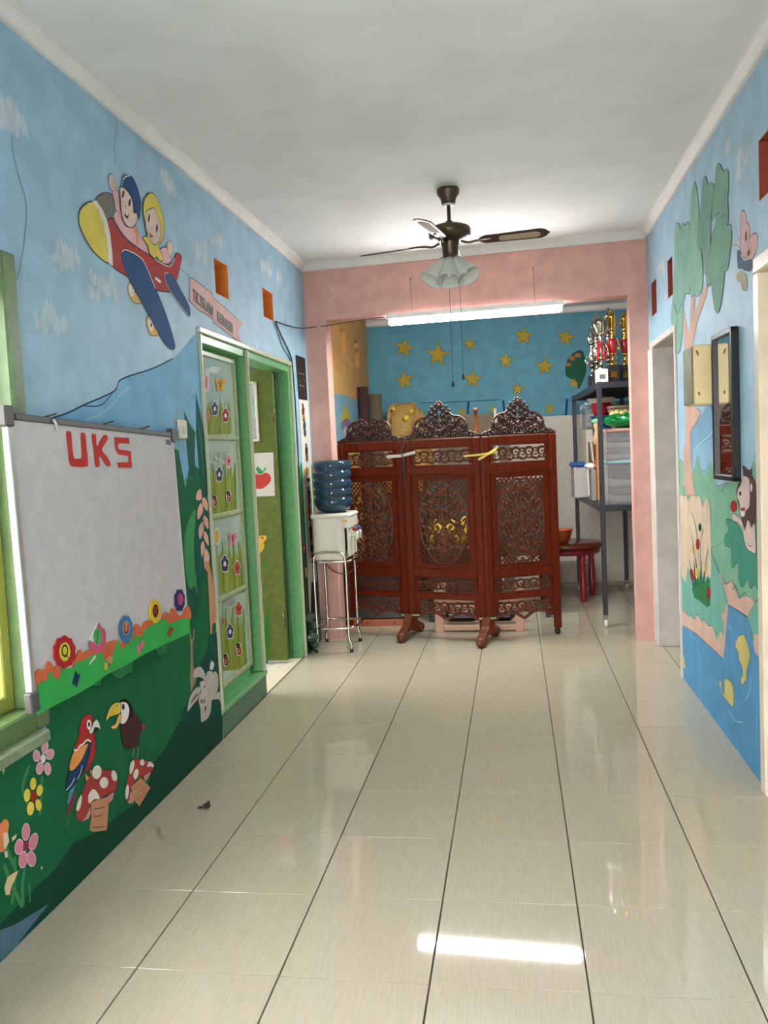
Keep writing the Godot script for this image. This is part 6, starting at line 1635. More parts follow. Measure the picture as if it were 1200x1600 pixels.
	fig("painted_pane", "pane", "G", "1", [["f","8f9642",0,[-1950,1494,-1949,1643,-1989,1609,-2043,1648,-2086,1613,-2142,1652,-2187,1617,-2246,1658,-2293,1622,-2355,1663,-2359,1511]],["s","8aa33a",14,[-1964,1501,-1997,1583,-2031,1667]],["s","55852f",14,[-2003,1502,-2032,1585,-2063,1668]],["s","a4b050",14,[-2050,1503,-2089,1587,-2128,1672]],["s","8aa33a",14,[-2099,1503,-2105,1587,-2112,1671]],["s","55852f",14,[-2157,1504,-2177,1590,-2196,1676]],["s","a4b050",14,[-2200,1505,-2202,1591,-2204,1676]],["s","8aa33a",14,[-2252,1506,-2259,1593,-2265,1679]],["s","55852f",14,[-2306,1507,-2312,1594,-2319,1682]],["s","a4b050",14,[-2333,1507,-2340,1595,-2346,1684]],["s","bfd0c0",20,[-2087,1715,-2097,1682]],["s","b8ccb8",16,[-2204,1723,-2230,1677,-2241,1642]],["c","c6d4ce",0,[-2225,1845,-2205,1833,-2158,1822,-2101,1817,-2058,1820,-2043,1828,-2061,1840,-2107,1851,-2163,1856,-2209,1854]],["c","c6d4ce",0,[-2063,1810,-2053,1793,-2031,1781,-2007,1779,-1989,1788,-1984,1804,-1994,1821,-2016,1833,-2040,1835,-2058,1827]],["c","dba23c",0,[-2213,1781,-2215,1766,-2202,1755,-2180,1752,-2158,1757,-2143,1769,-2141,1783,-2153,1794,-2175,1798,-2198,1793]],["c","dba23c",0,[-2208,1748,-2195,1737,-2177,1730,-2160,1730,-2150,1737,-2152,1748,-2165,1759,-2183,1766,-2201,1766,-2210,1760]],["c","5a3a20",0,[-2184,1773,-2182,1770,-2179,1768,-2174,1768,-2171,1769,-2170,1772,-2172,1775,-2176,1777,-2180,1777,-2183,1776]],["c","dba23c",0,[-2285,1780,-2265,1765,-2239,1756,-2217,1756,-2208,1766,-2215,1781,-2235,1796,-2261,1805,-2283,1805,-2292,1795]],["c","dba23c",0,[-2267,1756,-2265,1745,-2253,1736,-2235,1734,-2218,1739,-2209,1748,-2211,1760,-2223,1768,-2241,1770,-2258,1766]],["c","5a3a20",0,[-2257,1778,-2255,1775,-2251,1773,-2246,1773,-2243,1775,-2242,1777,-2244,1780,-2248,1783,-2253,1783,-2256,1781]],["c","4a3020",0,[-2220,1768,-2217,1755,-2211,1746,-2205,1746,-2202,1754,-2203,1767,-2207,1780,-2213,1789,-2218,1789,-2221,1781]],["c","dcc0c8",0,[-2048,1761,-2036,1732,-2012,1713,-1987,1711,-1970,1727,-1967,1755,-1979,1784,-2002,1803,-2028,1805,-2045,1789]],["c","c87f96",0,[-2031,1763,-2023,1742,-2009,1729,-1995,1728,-1985,1739,-1984,1759,-1992,1779,-2006,1793,-2021,1794,-2030,1782]],["c","e0dcd0",0,[-2136,1659,-2128,1648,-2112,1640,-2094,1639,-2080,1645,-2076,1656,-2084,1666,-2100,1674,-2118,1675,-2132,1669]],["c","e0dcd0",0,[-2162,1643,-2154,1632,-2138,1625,-2119,1624,-2106,1630,-2102,1640,-2109,1651,-2125,1659,-2144,1660,-2158,1654]],["c","e0dcd0",0,[-2146,1616,-2139,1605,-2122,1597,-2104,1597,-2090,1603,-2086,1613,-2094,1624,-2110,1631,-2128,1632,-2142,1626]],["c","e0dcd0",0,[-2111,1614,-2103,1603,-2087,1596,-2069,1595,-2056,1601,-2052,1612,-2059,1623,-2075,1630,-2093,1631,-2107,1625]],["c","e0dcd0",0,[-2105,1641,-2097,1630,-2081,1622,-2063,1622,-2049,1627,-2046,1638,-2053,1649,-2069,1656,-2087,1657,-2101,1651]],["c","4f4a66",0,[-2130,1656,-2124,1647,-2111,1641,-2096,1640,-2084,1645,-2081,1654,-2088,1663,-2101,1669,-2116,1670,-2127,1665]],["c","4f4a66",0,[-2154,1642,-2147,1633,-2134,1627,-2119,1626,-2108,1631,-2104,1640,-2111,1649,-2124,1655,-2139,1656,-2151,1651]],["c","4f4a66",0,[-2139,1617,-2133,1608,-2120,1602,-2105,1601,-2093,1606,-2090,1615,-2097,1624,-2110,1630,-2125,1631,-2136,1626]],["c","4f4a66",0,[-2107,1616,-2101,1606,-2088,1600,-2073,1600,-2062,1605,-2059,1614,-2065,1623,-2078,1629,-2093,1629,-2104,1624]],["c","4f4a66",0,[-2102,1640,-2095,1631,-2082,1625,-2067,1624,-2056,1629,-2053,1638,-2059,1647,-2072,1653,-2087,1654,-2099,1649]],["c","e2ddd6",0,[-2119,1634,-2115,1627,-2105,1622,-2095,1622,-2087,1626,-2085,1632,-2089,1639,-2098,1644,-2109,1644,-2117,1641]],["c","e0dcd0",0,[-2292,1631,-2284,1619,-2267,1612,-2247,1611,-2232,1617,-2228,1628,-2236,1639,-2253,1647,-2273,1648,-2288,1641]],["c","e0dcd0",0,[-2320,1615,-2312,1603,-2294,1596,-2274,1595,-2260,1601,-2255,1612,-2263,1623,-2281,1631,-2301,1632,-2316,1626]],["c","e0dcd0",0,[-2303,1586,-2295,1575,-2278,1567,-2258,1567,-2243,1573,-2239,1584,-2247,1595,-2264,1603,-2284,1603,-2299,1597]],["c","e0dcd0",0,[-2265,1585,-2257,1574,-2240,1566,-2221,1566,-2206,1572,-2202,1583,-2210,1594,-2227,1601,-2246,1602,-2261,1596]],["c","e0dcd0",0,[-2259,1612,-2250,1601,-2233,1593,-2214,1593,-2199,1599,-2195,1610,-2203,1621,-2220,1628,-2240,1629,-2254,1623]],["c","8a2c2a",0,[-2286,1628,-2279,1619,-2265,1612,-2249,1612,-2237,1617,-2234,1626,-2240,1636,-2254,1642,-2270,1643,-2283,1637]],["c","8a2c2a",0,[-2311,1614,-2305,1604,-2290,1598,-2274,1597,-2262,1602,-2258,1611,-2265,1621,-2279,1627,-2296,1628,-2308,1623]],["c","8a2c2a",0,[-2296,1587,-2289,1578,-2275,1572,-2259,1571,-2247,1577,-2243,1586,-2250,1595,-2264,1601,-2280,1602,-2293,1597]],["c","8a2c2a",0,[-2261,1586,-2255,1577,-2241,1571,-2225,1570,-2213,1575,-2210,1585,-2216,1594,-2230,1600,-2246,1601,-2258,1595]],["c","8a2c2a",0,[-2255,1611,-2249,1602,-2235,1596,-2219,1595,-2207,1600,-2204,1609,-2210,1619,-2224,1625,-2240,1626,-2252,1620]],["c","e2ddd6",0,[-2274,1605,-2270,1598,-2259,1593,-2248,1593,-2239,1597,-2237,1604,-2242,1611,-2252,1615,-2263,1616,-2272,1612]],["c","b87a5a",0,[-2026,1593,-2017,1574,-2001,1562,-1984,1562,-1972,1573,-1970,1591,-1978,1609,-1994,1621,-2011,1622,-2024,1611]]], "", "", 0.00080)
	fig("painted_pane", "pane", "G", "2", [["f","8f9642",0,[-1968,1100,-1966,1326,-2003,1270,-2060,1323,-2098,1266,-2158,1321,-2198,1262,-2260,1318,-2303,1258,-2368,1315,-2375,1079]],["s","8aa33a",14,[-1982,1105,-1996,1230,-2009,1354]],["s","55852f",14,[-2030,1102,-2031,1228,-2033,1354]],["s","a4b050",14,[-2078,1098,-2100,1225,-2123,1352]],["s","8aa33a",14,[-2128,1094,-2159,1222,-2190,1351]],["s","55852f",14,[-2179,1090,-2198,1220,-2216,1351]],["s","a4b050",14,[-2231,1086,-2263,1217,-2296,1349]],["s","8aa33a",14,[-2284,1082,-2299,1215,-2314,1349]],["s","55852f",14,[-2330,1079,-2349,1213,-2369,1348]],["s","a4b050",14,[-2348,1077,-2368,1212,-2388,1348]],["s","b6c8ba",30,[-2062,1382,-2207,1351]],["s","5c7a2a",10,[-2116,1411,-2120,1358]],["c","e0dcd0",0,[-2148,1318,-2140,1307,-2123,1301,-2104,1301,-2090,1309,-2086,1320,-2094,1331,-2110,1337,-2129,1337,-2144,1329]],["c","e0dcd0",0,[-2175,1300,-2167,1289,-2150,1283,-2131,1283,-2116,1291,-2112,1302,-2120,1313,-2137,1319,-2156,1319,-2171,1311]],["c","e0dcd0",0,[-2159,1273,-2151,1262,-2134,1255,-2115,1256,-2100,1264,-2096,1275,-2104,1286,-2121,1292,-2140,1291,-2155,1284]],["c","e0dcd0",0,[-2122,1274,-2114,1263,-2097,1257,-2078,1258,-2064,1265,-2060,1276,-2068,1287,-2084,1293,-2103,1292,-2118,1285]],["c","e0dcd0",0,[-2115,1302,-2107,1291,-2091,1285,-2072,1285,-2058,1293,-2054,1304,-2062,1314,-2078,1321,-2097,1320,-2111,1313]],["c","4a4460",0,[-2142,1316,-2135,1307,-2122,1302,-2106,1302,-2094,1308,-2091,1318,-2098,1327,-2111,1332,-2127,1332,-2139,1326]],["c","4a4460",0,[-2167,1300,-2160,1290,-2146,1285,-2130,1286,-2118,1292,-2115,1301,-2122,1310,-2135,1316,-2151,1315,-2163,1309]],["c","4a4460",0,[-2152,1274,-2145,1265,-2131,1260,-2115,1261,-2104,1267,-2100,1276,-2107,1285,-2121,1291,-2136,1290,-2148,1284]],["c","4a4460",0,[-2118,1276,-2112,1267,-2098,1261,-2082,1262,-2071,1268,-2068,1277,-2074,1286,-2088,1292,-2103,1291,-2115,1285]],["c","4a4460",0,[-2112,1301,-2106,1292,-2092,1287,-2077,1287,-2065,1294,-2062,1303,-2068,1312,-2082,1317,-2097,1317,-2109,1311]],["c","e2ddd6",0,[-2131,1294,-2126,1287,-2116,1283,-2105,1283,-2097,1288,-2094,1295,-2099,1302,-2109,1306,-2120,1305,-2128,1301]],["c","e0dcd0",0,[-2299,1384,-2292,1374,-2276,1368,-2258,1368,-2244,1375,-2241,1385,-2248,1395,-2264,1401,-2282,1401,-2295,1394]],["c","e0dcd0",0,[-2325,1368,-2317,1358,-2301,1352,-2283,1352,-2269,1359,-2266,1369,-2273,1379,-2289,1385,-2307,1385,-2321,1378]],["c","e0dcd0",0,[-2309,1343,-2302,1333,-2286,1327,-2268,1327,-2254,1334,-2250,1344,-2258,1354,-2274,1360,-2292,1359,-2306,1353]],["c","e0dcd0",0,[-2275,1343,-2267,1333,-2251,1328,-2234,1328,-2220,1334,-2216,1344,-2224,1354,-2239,1360,-2257,1360,-2271,1354]],["c","e0dcd0",0,[-2268,1369,-2261,1359,-2245,1353,-2227,1353,-2214,1360,-2210,1370,-2218,1379,-2233,1385,-2251,1385,-2265,1379]],["c","cf8a92",0,[-2294,1382,-2287,1374,-2274,1369,-2260,1369,-2249,1374,-2246,1383,-2252,1391,-2264,1396,-2279,1396,-2290,1391]],["c","cf8a92",0,[-2317,1367,-2311,1359,-2297,1354,-2282,1354,-2271,1360,-2268,1368,-2274,1377,-2287,1382,-2302,1382,-2314,1376]],["c","cf8a92",0,[-2303,1344,-2297,1336,-2283,1331,-2269,1331,-2258,1337,-2254,1345,-2261,1354,-2273,1359,-2288,1358,-2300,1353]],["c","cf8a92",0,[-2271,1345,-2265,1336,-2252,1332,-2237,1332,-2227,1337,-2223,1346,-2229,1354,-2242,1359,-2257,1359,-2268,1353]],["c","cf8a92",0,[-2266,1368,-2259,1360,-2247,1355,-2232,1355,-2221,1360,-2218,1369,-2224,1377,-2237,1382,-2251,1382,-2262,1377]],["c","a02c34",0,[-2283,1362,-2278,1355,-2269,1351,-2259,1352,-2251,1356,-2249,1362,-2253,1368,-2262,1372,-2273,1372,-2281,1368]],["c","e0dcd0",0,[-2059,1160,-2049,1142,-2027,1132,-2004,1133,-1987,1146,-1983,1165,-1993,1183,-2014,1194,-2038,1192,-2055,1180]],["c","2a2222",0,[-2044,1176,-2037,1168,-2024,1163,-2008,1164,-1996,1170,-1993,1179,-1999,1187,-2013,1192,-2028,1191,-2040,1185]],["c","8f2420",0,[-2054,1155,-2046,1142,-2029,1135,-2011,1136,-1998,1145,-1994,1159,-2002,1172,-2018,1179,-2037,1178,-2050,1169]],["c","e0d0c8",0,[-2016,1163,-2014,1161,-2012,1160,-2008,1160,-2006,1162,-2006,1164,-2007,1166,-2010,1167,-2013,1167,-2015,1165]],["c","e0d0c8",0,[-2038,1158,-2037,1156,-2034,1155,-2031,1155,-2028,1156,-2028,1159,-2029,1161,-2032,1162,-2035,1162,-2037,1160]],["c","e0d0c8",0,[-2023,1148,-2022,1146,-2019,1145,-2016,1145,-2014,1146,-2013,1149,-2015,1151,-2017,1152,-2020,1152,-2023,1150]],["c","e0d0c8",0,[-2016,1152,-2015,1150,-2012,1149,-2009,1149,-2007,1151,-2006,1153,-2008,1155,-2010,1156,-2013,1156,-2016,1154]],["c","e0dcd0",0,[-2271,1171,-2260,1152,-2236,1141,-2210,1143,-2192,1156,-2187,1176,-2198,1195,-2221,1206,-2248,1205,-2267,1191]],["c","2a2222",0,[-2254,1188,-2247,1179,-2232,1174,-2215,1175,-2202,1182,-2198,1191,-2205,1199,-2220,1204,-2237,1203,-2250,1197]],["c","8f2420",0,[-2265,1166,-2256,1152,-2238,1144,-2218,1146,-2204,1155,-2200,1170,-2209,1183,-2226,1191,-2246,1190,-2261,1180]],["c","e0d0c8",0,[-2223,1174,-2222,1172,-2219,1171,-2215,1171,-2213,1172,-2212,1175,-2214,1177,-2217,1178,-2220,1178,-2223,1176]],["c","e0d0c8",0,[-2248,1169,-2246,1167,-2243,1165,-2240,1166,-2237,1167,-2237,1169,-2238,1172,-2241,1173,-2245,1173,-2247,1171]],["c","e0d0c8",0,[-2232,1158,-2230,1156,-2227,1155,-2224,1155,-2221,1156,-2221,1159,-2222,1161,-2225,1162,-2228,1162,-2231,1160]],["c","e0d0c8",0,[-2224,1162,-2223,1160,-2219,1159,-2216,1159,-2213,1161,-2213,1163,-2214,1165,-2217,1166,-2221,1166,-2223,1165]]], "", "", 0.00080)
	fig("painted_pane", "pane", "G", "3", [["f","8f9642",0,[-2017,682,-2013,925,-2048,862,-2105,914,-2141,849,-2200,902,-2238,836,-2299,891,-2339,823,-2403,878,-2410,625]],["s","8aa33a",14,[-2032,687,-2024,822,-2017,956]],["s","55852f",14,[-2075,679,-2090,813,-2104,946]],["s","a4b050",14,[-2120,672,-2134,806,-2149,941]],["s","8aa33a",14,[-2165,664,-2185,799,-2204,935]],["s","55852f",14,[-2240,651,-2255,789,-2270,928]],["s","a4b050",14,[-2298,641,-2294,784,-2290,926]],["s","8aa33a",14,[-2357,630,-2373,772,-2388,915]],["s","55852f",14,[-2381,626,-2365,773,-2348,919]],["c","e0dcd0",0,[-2064,976,-2052,951,-2031,937,-2007,940,-1991,958,-1989,984,-2000,1009,-2022,1023,-2045,1020,-2061,1002]],["c","d2a438",0,[-2056,977,-2046,956,-2029,944,-2011,946,-1999,961,-1997,983,-2006,1004,-2023,1015,-2041,1014,-2054,999]],["c","cf8c98",0,[-2260,955,-2262,940,-2250,931,-2228,932,-2205,941,-2190,956,-2188,971,-2201,980,-2222,979,-2245,970]],["c","cf8c98",0,[-2255,923,-2243,915,-2224,911,-2207,914,-2198,922,-2200,933,-2212,942,-2231,946,-2248,943,-2257,934]],["c","5a3a20",0,[-2232,952,-2230,950,-2226,948,-2221,949,-2218,951,-2217,954,-2219,957,-2223,958,-2228,958,-2231,955]],["c","cf8c98",0,[-2333,941,-2312,930,-2286,925,-2265,930,-2256,941,-2263,955,-2283,966,-2309,971,-2331,966,-2340,955]],["c","cf8c98",0,[-2315,920,-2313,909,-2300,903,-2282,904,-2265,912,-2256,923,-2258,934,-2270,940,-2288,940,-2305,932]],["c","5a3a20",0,[-2304,945,-2303,942,-2298,941,-2294,941,-2291,943,-2290,946,-2292,949,-2296,950,-2300,950,-2304,948]],["c","4a3020",0,[-2268,941,-2264,928,-2258,921,-2253,922,-2250,930,-2251,943,-2254,956,-2260,963,-2266,963,-2269,954]],["c","e0dcd0",0,[-2153,848,-2144,837,-2124,832,-2102,835,-2086,845,-2082,858,-2090,869,-2109,875,-2131,872,-2148,862]],["c","e0dcd0",0,[-2184,824,-2175,813,-2155,807,-2133,811,-2116,821,-2112,834,-2121,846,-2140,851,-2162,848,-2179,838]],["c","e0dcd0",0,[-2165,795,-2156,783,-2136,778,-2114,781,-2098,792,-2093,805,-2102,816,-2121,822,-2144,819,-2160,808]],["c","e0dcd0",0,[-2123,801,-2114,789,-2095,784,-2073,787,-2057,798,-2053,811,-2061,822,-2080,827,-2102,824,-2118,814]],["c","e0dcd0",0,[-2115,834,-2106,822,-2087,817,-2066,820,-2050,830,-2045,843,-2054,855,-2073,860,-2094,857,-2111,847]],["c","453c5c",0,[-2146,847,-2138,837,-2122,833,-2105,835,-2091,844,-2088,855,-2095,865,-2110,869,-2128,867,-2142,858]],["c","453c5c",0,[-2174,825,-2166,815,-2150,811,-2132,813,-2119,822,-2115,833,-2122,843,-2138,847,-2156,845,-2170,836]],["c","453c5c",0,[-2157,798,-2149,788,-2133,784,-2115,786,-2102,795,-2098,806,-2106,816,-2121,820,-2139,818,-2153,809]],["c","453c5c",0,[-2118,803,-2111,794,-2095,789,-2078,792,-2065,800,-2061,811,-2068,821,-2084,825,-2101,823,-2115,814]],["c","453c5c",0,[-2112,834,-2104,824,-2089,819,-2071,822,-2058,830,-2054,841,-2062,851,-2077,855,-2095,853,-2108,845]],["c","e2ddd6",0,[-2133,822,-2127,815,-2116,812,-2103,814,-2094,820,-2091,828,-2097,836,-2108,839,-2121,837,-2130,831]],["c","e0dcd0",0,[-2335,796,-2327,786,-2310,782,-2290,784,-2275,793,-2271,805,-2279,815,-2296,819,-2316,817,-2331,808]],["c","e0dcd0",0,[-2363,775,-2355,765,-2337,760,-2317,763,-2302,772,-2298,784,-2306,794,-2324,798,-2344,796,-2359,787]],["c","e0dcd0",0,[-2346,749,-2338,739,-2321,735,-2301,738,-2286,747,-2282,759,-2290,769,-2307,773,-2327,770,-2342,761]],["c","e0dcd0",0,[-2308,755,-2300,745,-2283,741,-2263,744,-2249,753,-2244,764,-2252,774,-2269,778,-2289,776,-2304,767]],["c","e0dcd0",0,[-2301,784,-2293,774,-2276,769,-2256,772,-2242,781,-2238,793,-2246,802,-2263,807,-2282,804,-2297,795]],["c","b8543a",0,[-2329,795,-2322,786,-2308,783,-2292,785,-2280,792,-2276,802,-2283,811,-2297,814,-2313,812,-2325,805]],["c","b8543a",0,[-2354,775,-2347,767,-2333,763,-2317,766,-2304,773,-2301,783,-2308,791,-2322,795,-2338,793,-2351,785]],["c","b8543a",0,[-2339,752,-2332,743,-2318,740,-2301,742,-2289,750,-2286,760,-2293,768,-2307,772,-2323,769,-2335,762]],["c","b8543a",0,[-2304,757,-2298,749,-2283,745,-2267,747,-2255,755,-2252,765,-2259,773,-2273,777,-2289,774,-2301,767]],["c","b8543a",0,[-2298,783,-2291,775,-2277,771,-2261,774,-2249,781,-2246,791,-2253,799,-2267,803,-2283,801,-2295,793]],["c","8a2c20",0,[-2317,774,-2312,767,-2302,764,-2291,766,-2282,772,-2280,779,-2285,785,-2295,788,-2306,787,-2315,781]]], "", "", 0.00080)
	fig("painted_pane", "pane", "G", "4", [["f","8f9642",0,[-2001,285,-1997,580,-2028,502,-2084,562,-2117,482,-2176,544,-2210,462,-2271,525,-2307,441,-2371,505,-2380,195]],["s","8aa33a",14,[-2016,289,-2035,448,-2054,608]],["s","55852f",14,[-2059,277,-2074,439,-2089,601]],["s","a4b050",14,[-2122,260,-2128,427,-2134,592]],["s","8aa33a",14,[-2168,248,-2183,414,-2198,580]],["s","55852f",14,[-2253,225,-2259,397,-2265,567]],["s","a4b050",14,[-2301,212,-2307,385,-2313,558]],["s","8aa33a",14,[-2224,233,-2211,407,-2198,580]],["s","55852f",14,[-2351,199,-2362,373,-2373,547]],["c","9a9e96",0,[-2242,605,-2219,593,-2166,594,-2104,606,-2057,624,-2042,641,-2062,652,-2113,652,-2175,641,-2224,623]],["s","b0b4a8",6,[-2021,576,-2084,627]],["c","e0dcd0",0,[-2327,572,-2318,562,-2300,558,-2279,562,-2263,572,-2259,585,-2267,595,-2285,599,-2307,595,-2323,585]],["c","e0dcd0",0,[-2357,548,-2348,537,-2330,534,-2308,538,-2292,548,-2288,561,-2296,571,-2315,575,-2336,571,-2353,561]],["c","e0dcd0",0,[-2339,521,-2330,511,-2312,507,-2290,512,-2275,522,-2270,535,-2279,545,-2297,549,-2318,545,-2335,534]],["c","e0dcd0",0,[-2298,529,-2290,519,-2271,516,-2250,520,-2235,530,-2231,543,-2239,553,-2257,557,-2278,552,-2294,542]],["c","e0dcd0",0,[-2291,560,-2282,550,-2264,547,-2243,551,-2228,561,-2224,573,-2232,584,-2250,587,-2271,583,-2287,573]],["c","b8543a",0,[-2320,571,-2313,562,-2298,559,-2281,563,-2268,571,-2264,582,-2271,590,-2286,594,-2304,591,-2317,582]],["c","b8543a",0,[-2348,549,-2340,540,-2325,537,-2307,540,-2294,549,-2291,560,-2298,568,-2313,572,-2331,569,-2344,560]],["c","b8543a",0,[-2331,525,-2324,516,-2309,513,-2291,516,-2278,525,-2275,536,-2282,544,-2297,548,-2314,544,-2328,535]],["c","b8543a",0,[-2294,532,-2287,523,-2272,520,-2255,524,-2242,532,-2239,543,-2246,551,-2261,555,-2278,551,-2291,543]],["c","b8543a",0,[-2288,560,-2281,552,-2266,549,-2249,552,-2236,561,-2232,571,-2239,580,-2254,583,-2271,580,-2284,571]],["c","9a3020",0,[-2308,549,-2303,542,-2292,540,-2280,542,-2271,549,-2268,557,-2273,563,-2284,566,-2296,563,-2305,557]],["c","e0dcd0",0,[-2164,480,-2156,470,-2139,467,-2119,471,-2104,481,-2100,494,-2108,503,-2125,507,-2145,503,-2160,492]],["c","e0dcd0",0,[-2192,456,-2184,446,-2166,443,-2146,447,-2131,458,-2127,470,-2135,480,-2153,483,-2173,479,-2188,468]],["c","e0dcd0",0,[-2175,430,-2167,421,-2150,417,-2130,422,-2115,433,-2111,445,-2119,455,-2136,458,-2156,453,-2171,443]],["c","e0dcd0",0,[-2137,439,-2129,429,-2112,426,-2092,431,-2078,441,-2074,453,-2082,463,-2099,466,-2118,462,-2133,451]],["c","e0dcd0",0,[-2130,469,-2122,460,-2105,456,-2086,461,-2072,471,-2068,483,-2075,493,-2092,496,-2112,492,-2126,482]],["c","4a4664",0,[-2158,479,-2151,471,-2137,468,-2121,471,-2109,480,-2106,490,-2112,499,-2126,502,-2142,498,-2155,490]],["c","4a4664",0,[-2183,457,-2176,449,-2162,446,-2146,450,-2134,458,-2130,469,-2137,477,-2151,480,-2167,476,-2180,468]],["c","4a4664",0,[-2168,434,-2161,425,-2147,423,-2131,426,-2119,435,-2115,446,-2122,454,-2136,457,-2152,453,-2164,444]],["c","4a4664",0,[-2133,442,-2127,433,-2113,431,-2097,434,-2085,443,-2082,453,-2088,461,-2102,464,-2118,461,-2130,452]],["c","4a4664",0,[-2127,469,-2121,461,-2107,458,-2091,462,-2079,470,-2076,481,-2082,489,-2096,492,-2112,488,-2124,480]],["c","e2ddd6",0,[-2146,458,-2141,452,-2131,449,-2120,452,-2111,458,-2109,466,-2114,472,-2124,475,-2135,472,-2144,466]],["c","e0dcd0",0,[-2080,323,-2068,304,-2044,297,-2017,304,-1998,322,-1994,345,-2005,363,-2029,370,-2056,364,-2075,346]],["c","2a2222",0,[-2062,344,-2055,336,-2040,334,-2022,338,-2009,348,-2005,358,-2012,366,-2027,369,-2045,364,-2058,355]],["c","8f2420",0,[-2074,318,-2064,305,-2046,300,-2025,306,-2010,319,-2007,335,-2016,348,-2034,353,-2054,348,-2070,334]],["c","e0d0c8",0,[-2031,335,-2029,333,-2026,333,-2022,333,-2020,336,-2019,338,-2021,340,-2024,341,-2027,340,-2030,338]],["c","e0d0c8",0,[-2056,325,-2054,323,-2051,322,-2048,323,-2045,325,-2044,328,-2046,330,-2049,330,-2053,329,-2055,327]],["c","e0d0c8",0,[-2039,316,-2038,314,-2035,314,-2031,315,-2028,317,-2028,319,-2029,321,-2032,322,-2036,321,-2039,319]],["c","e0d0c8",0,[-2031,323,-2030,321,-2027,320,-2023,321,-2021,323,-2020,326,-2021,328,-2025,328,-2028,327,-2031,325]],["c","e0dcd0",0,[-2289,329,-2276,310,-2250,302,-2221,310,-2200,329,-2195,352,-2207,371,-2233,379,-2263,372,-2284,353]],["c","2a2222",0,[-2270,352,-2262,343,-2245,341,-2226,346,-2211,355,-2207,367,-2215,375,-2231,377,-2251,373,-2266,363]],["c","8f2420",0,[-2282,324,-2272,311,-2252,306,-2230,311,-2213,325,-2209,342,-2219,356,-2239,361,-2261,356,-2278,342]],["c","e0d0c8",0,[-2235,342,-2234,340,-2230,340,-2226,340,-2223,343,-2223,345,-2224,348,-2228,348,-2232,347,-2234,345]],["c","e0d0c8",0,[-2263,331,-2261,329,-2258,328,-2254,329,-2251,332,-2250,334,-2252,337,-2255,337,-2259,336,-2262,334]],["c","e0d0c8",0,[-2245,323,-2243,320,-2240,320,-2236,321,-2233,323,-2232,326,-2234,328,-2237,329,-2241,328,-2244,325]],["c","e0d0c8",0,[-2236,329,-2234,327,-2231,326,-2227,327,-2224,329,-2224,332,-2225,334,-2229,335,-2233,334,-2235,332]],["f","b8705a",0,[-2019,564,-2060,543,-2038,516]]], "", "", 0.00080)
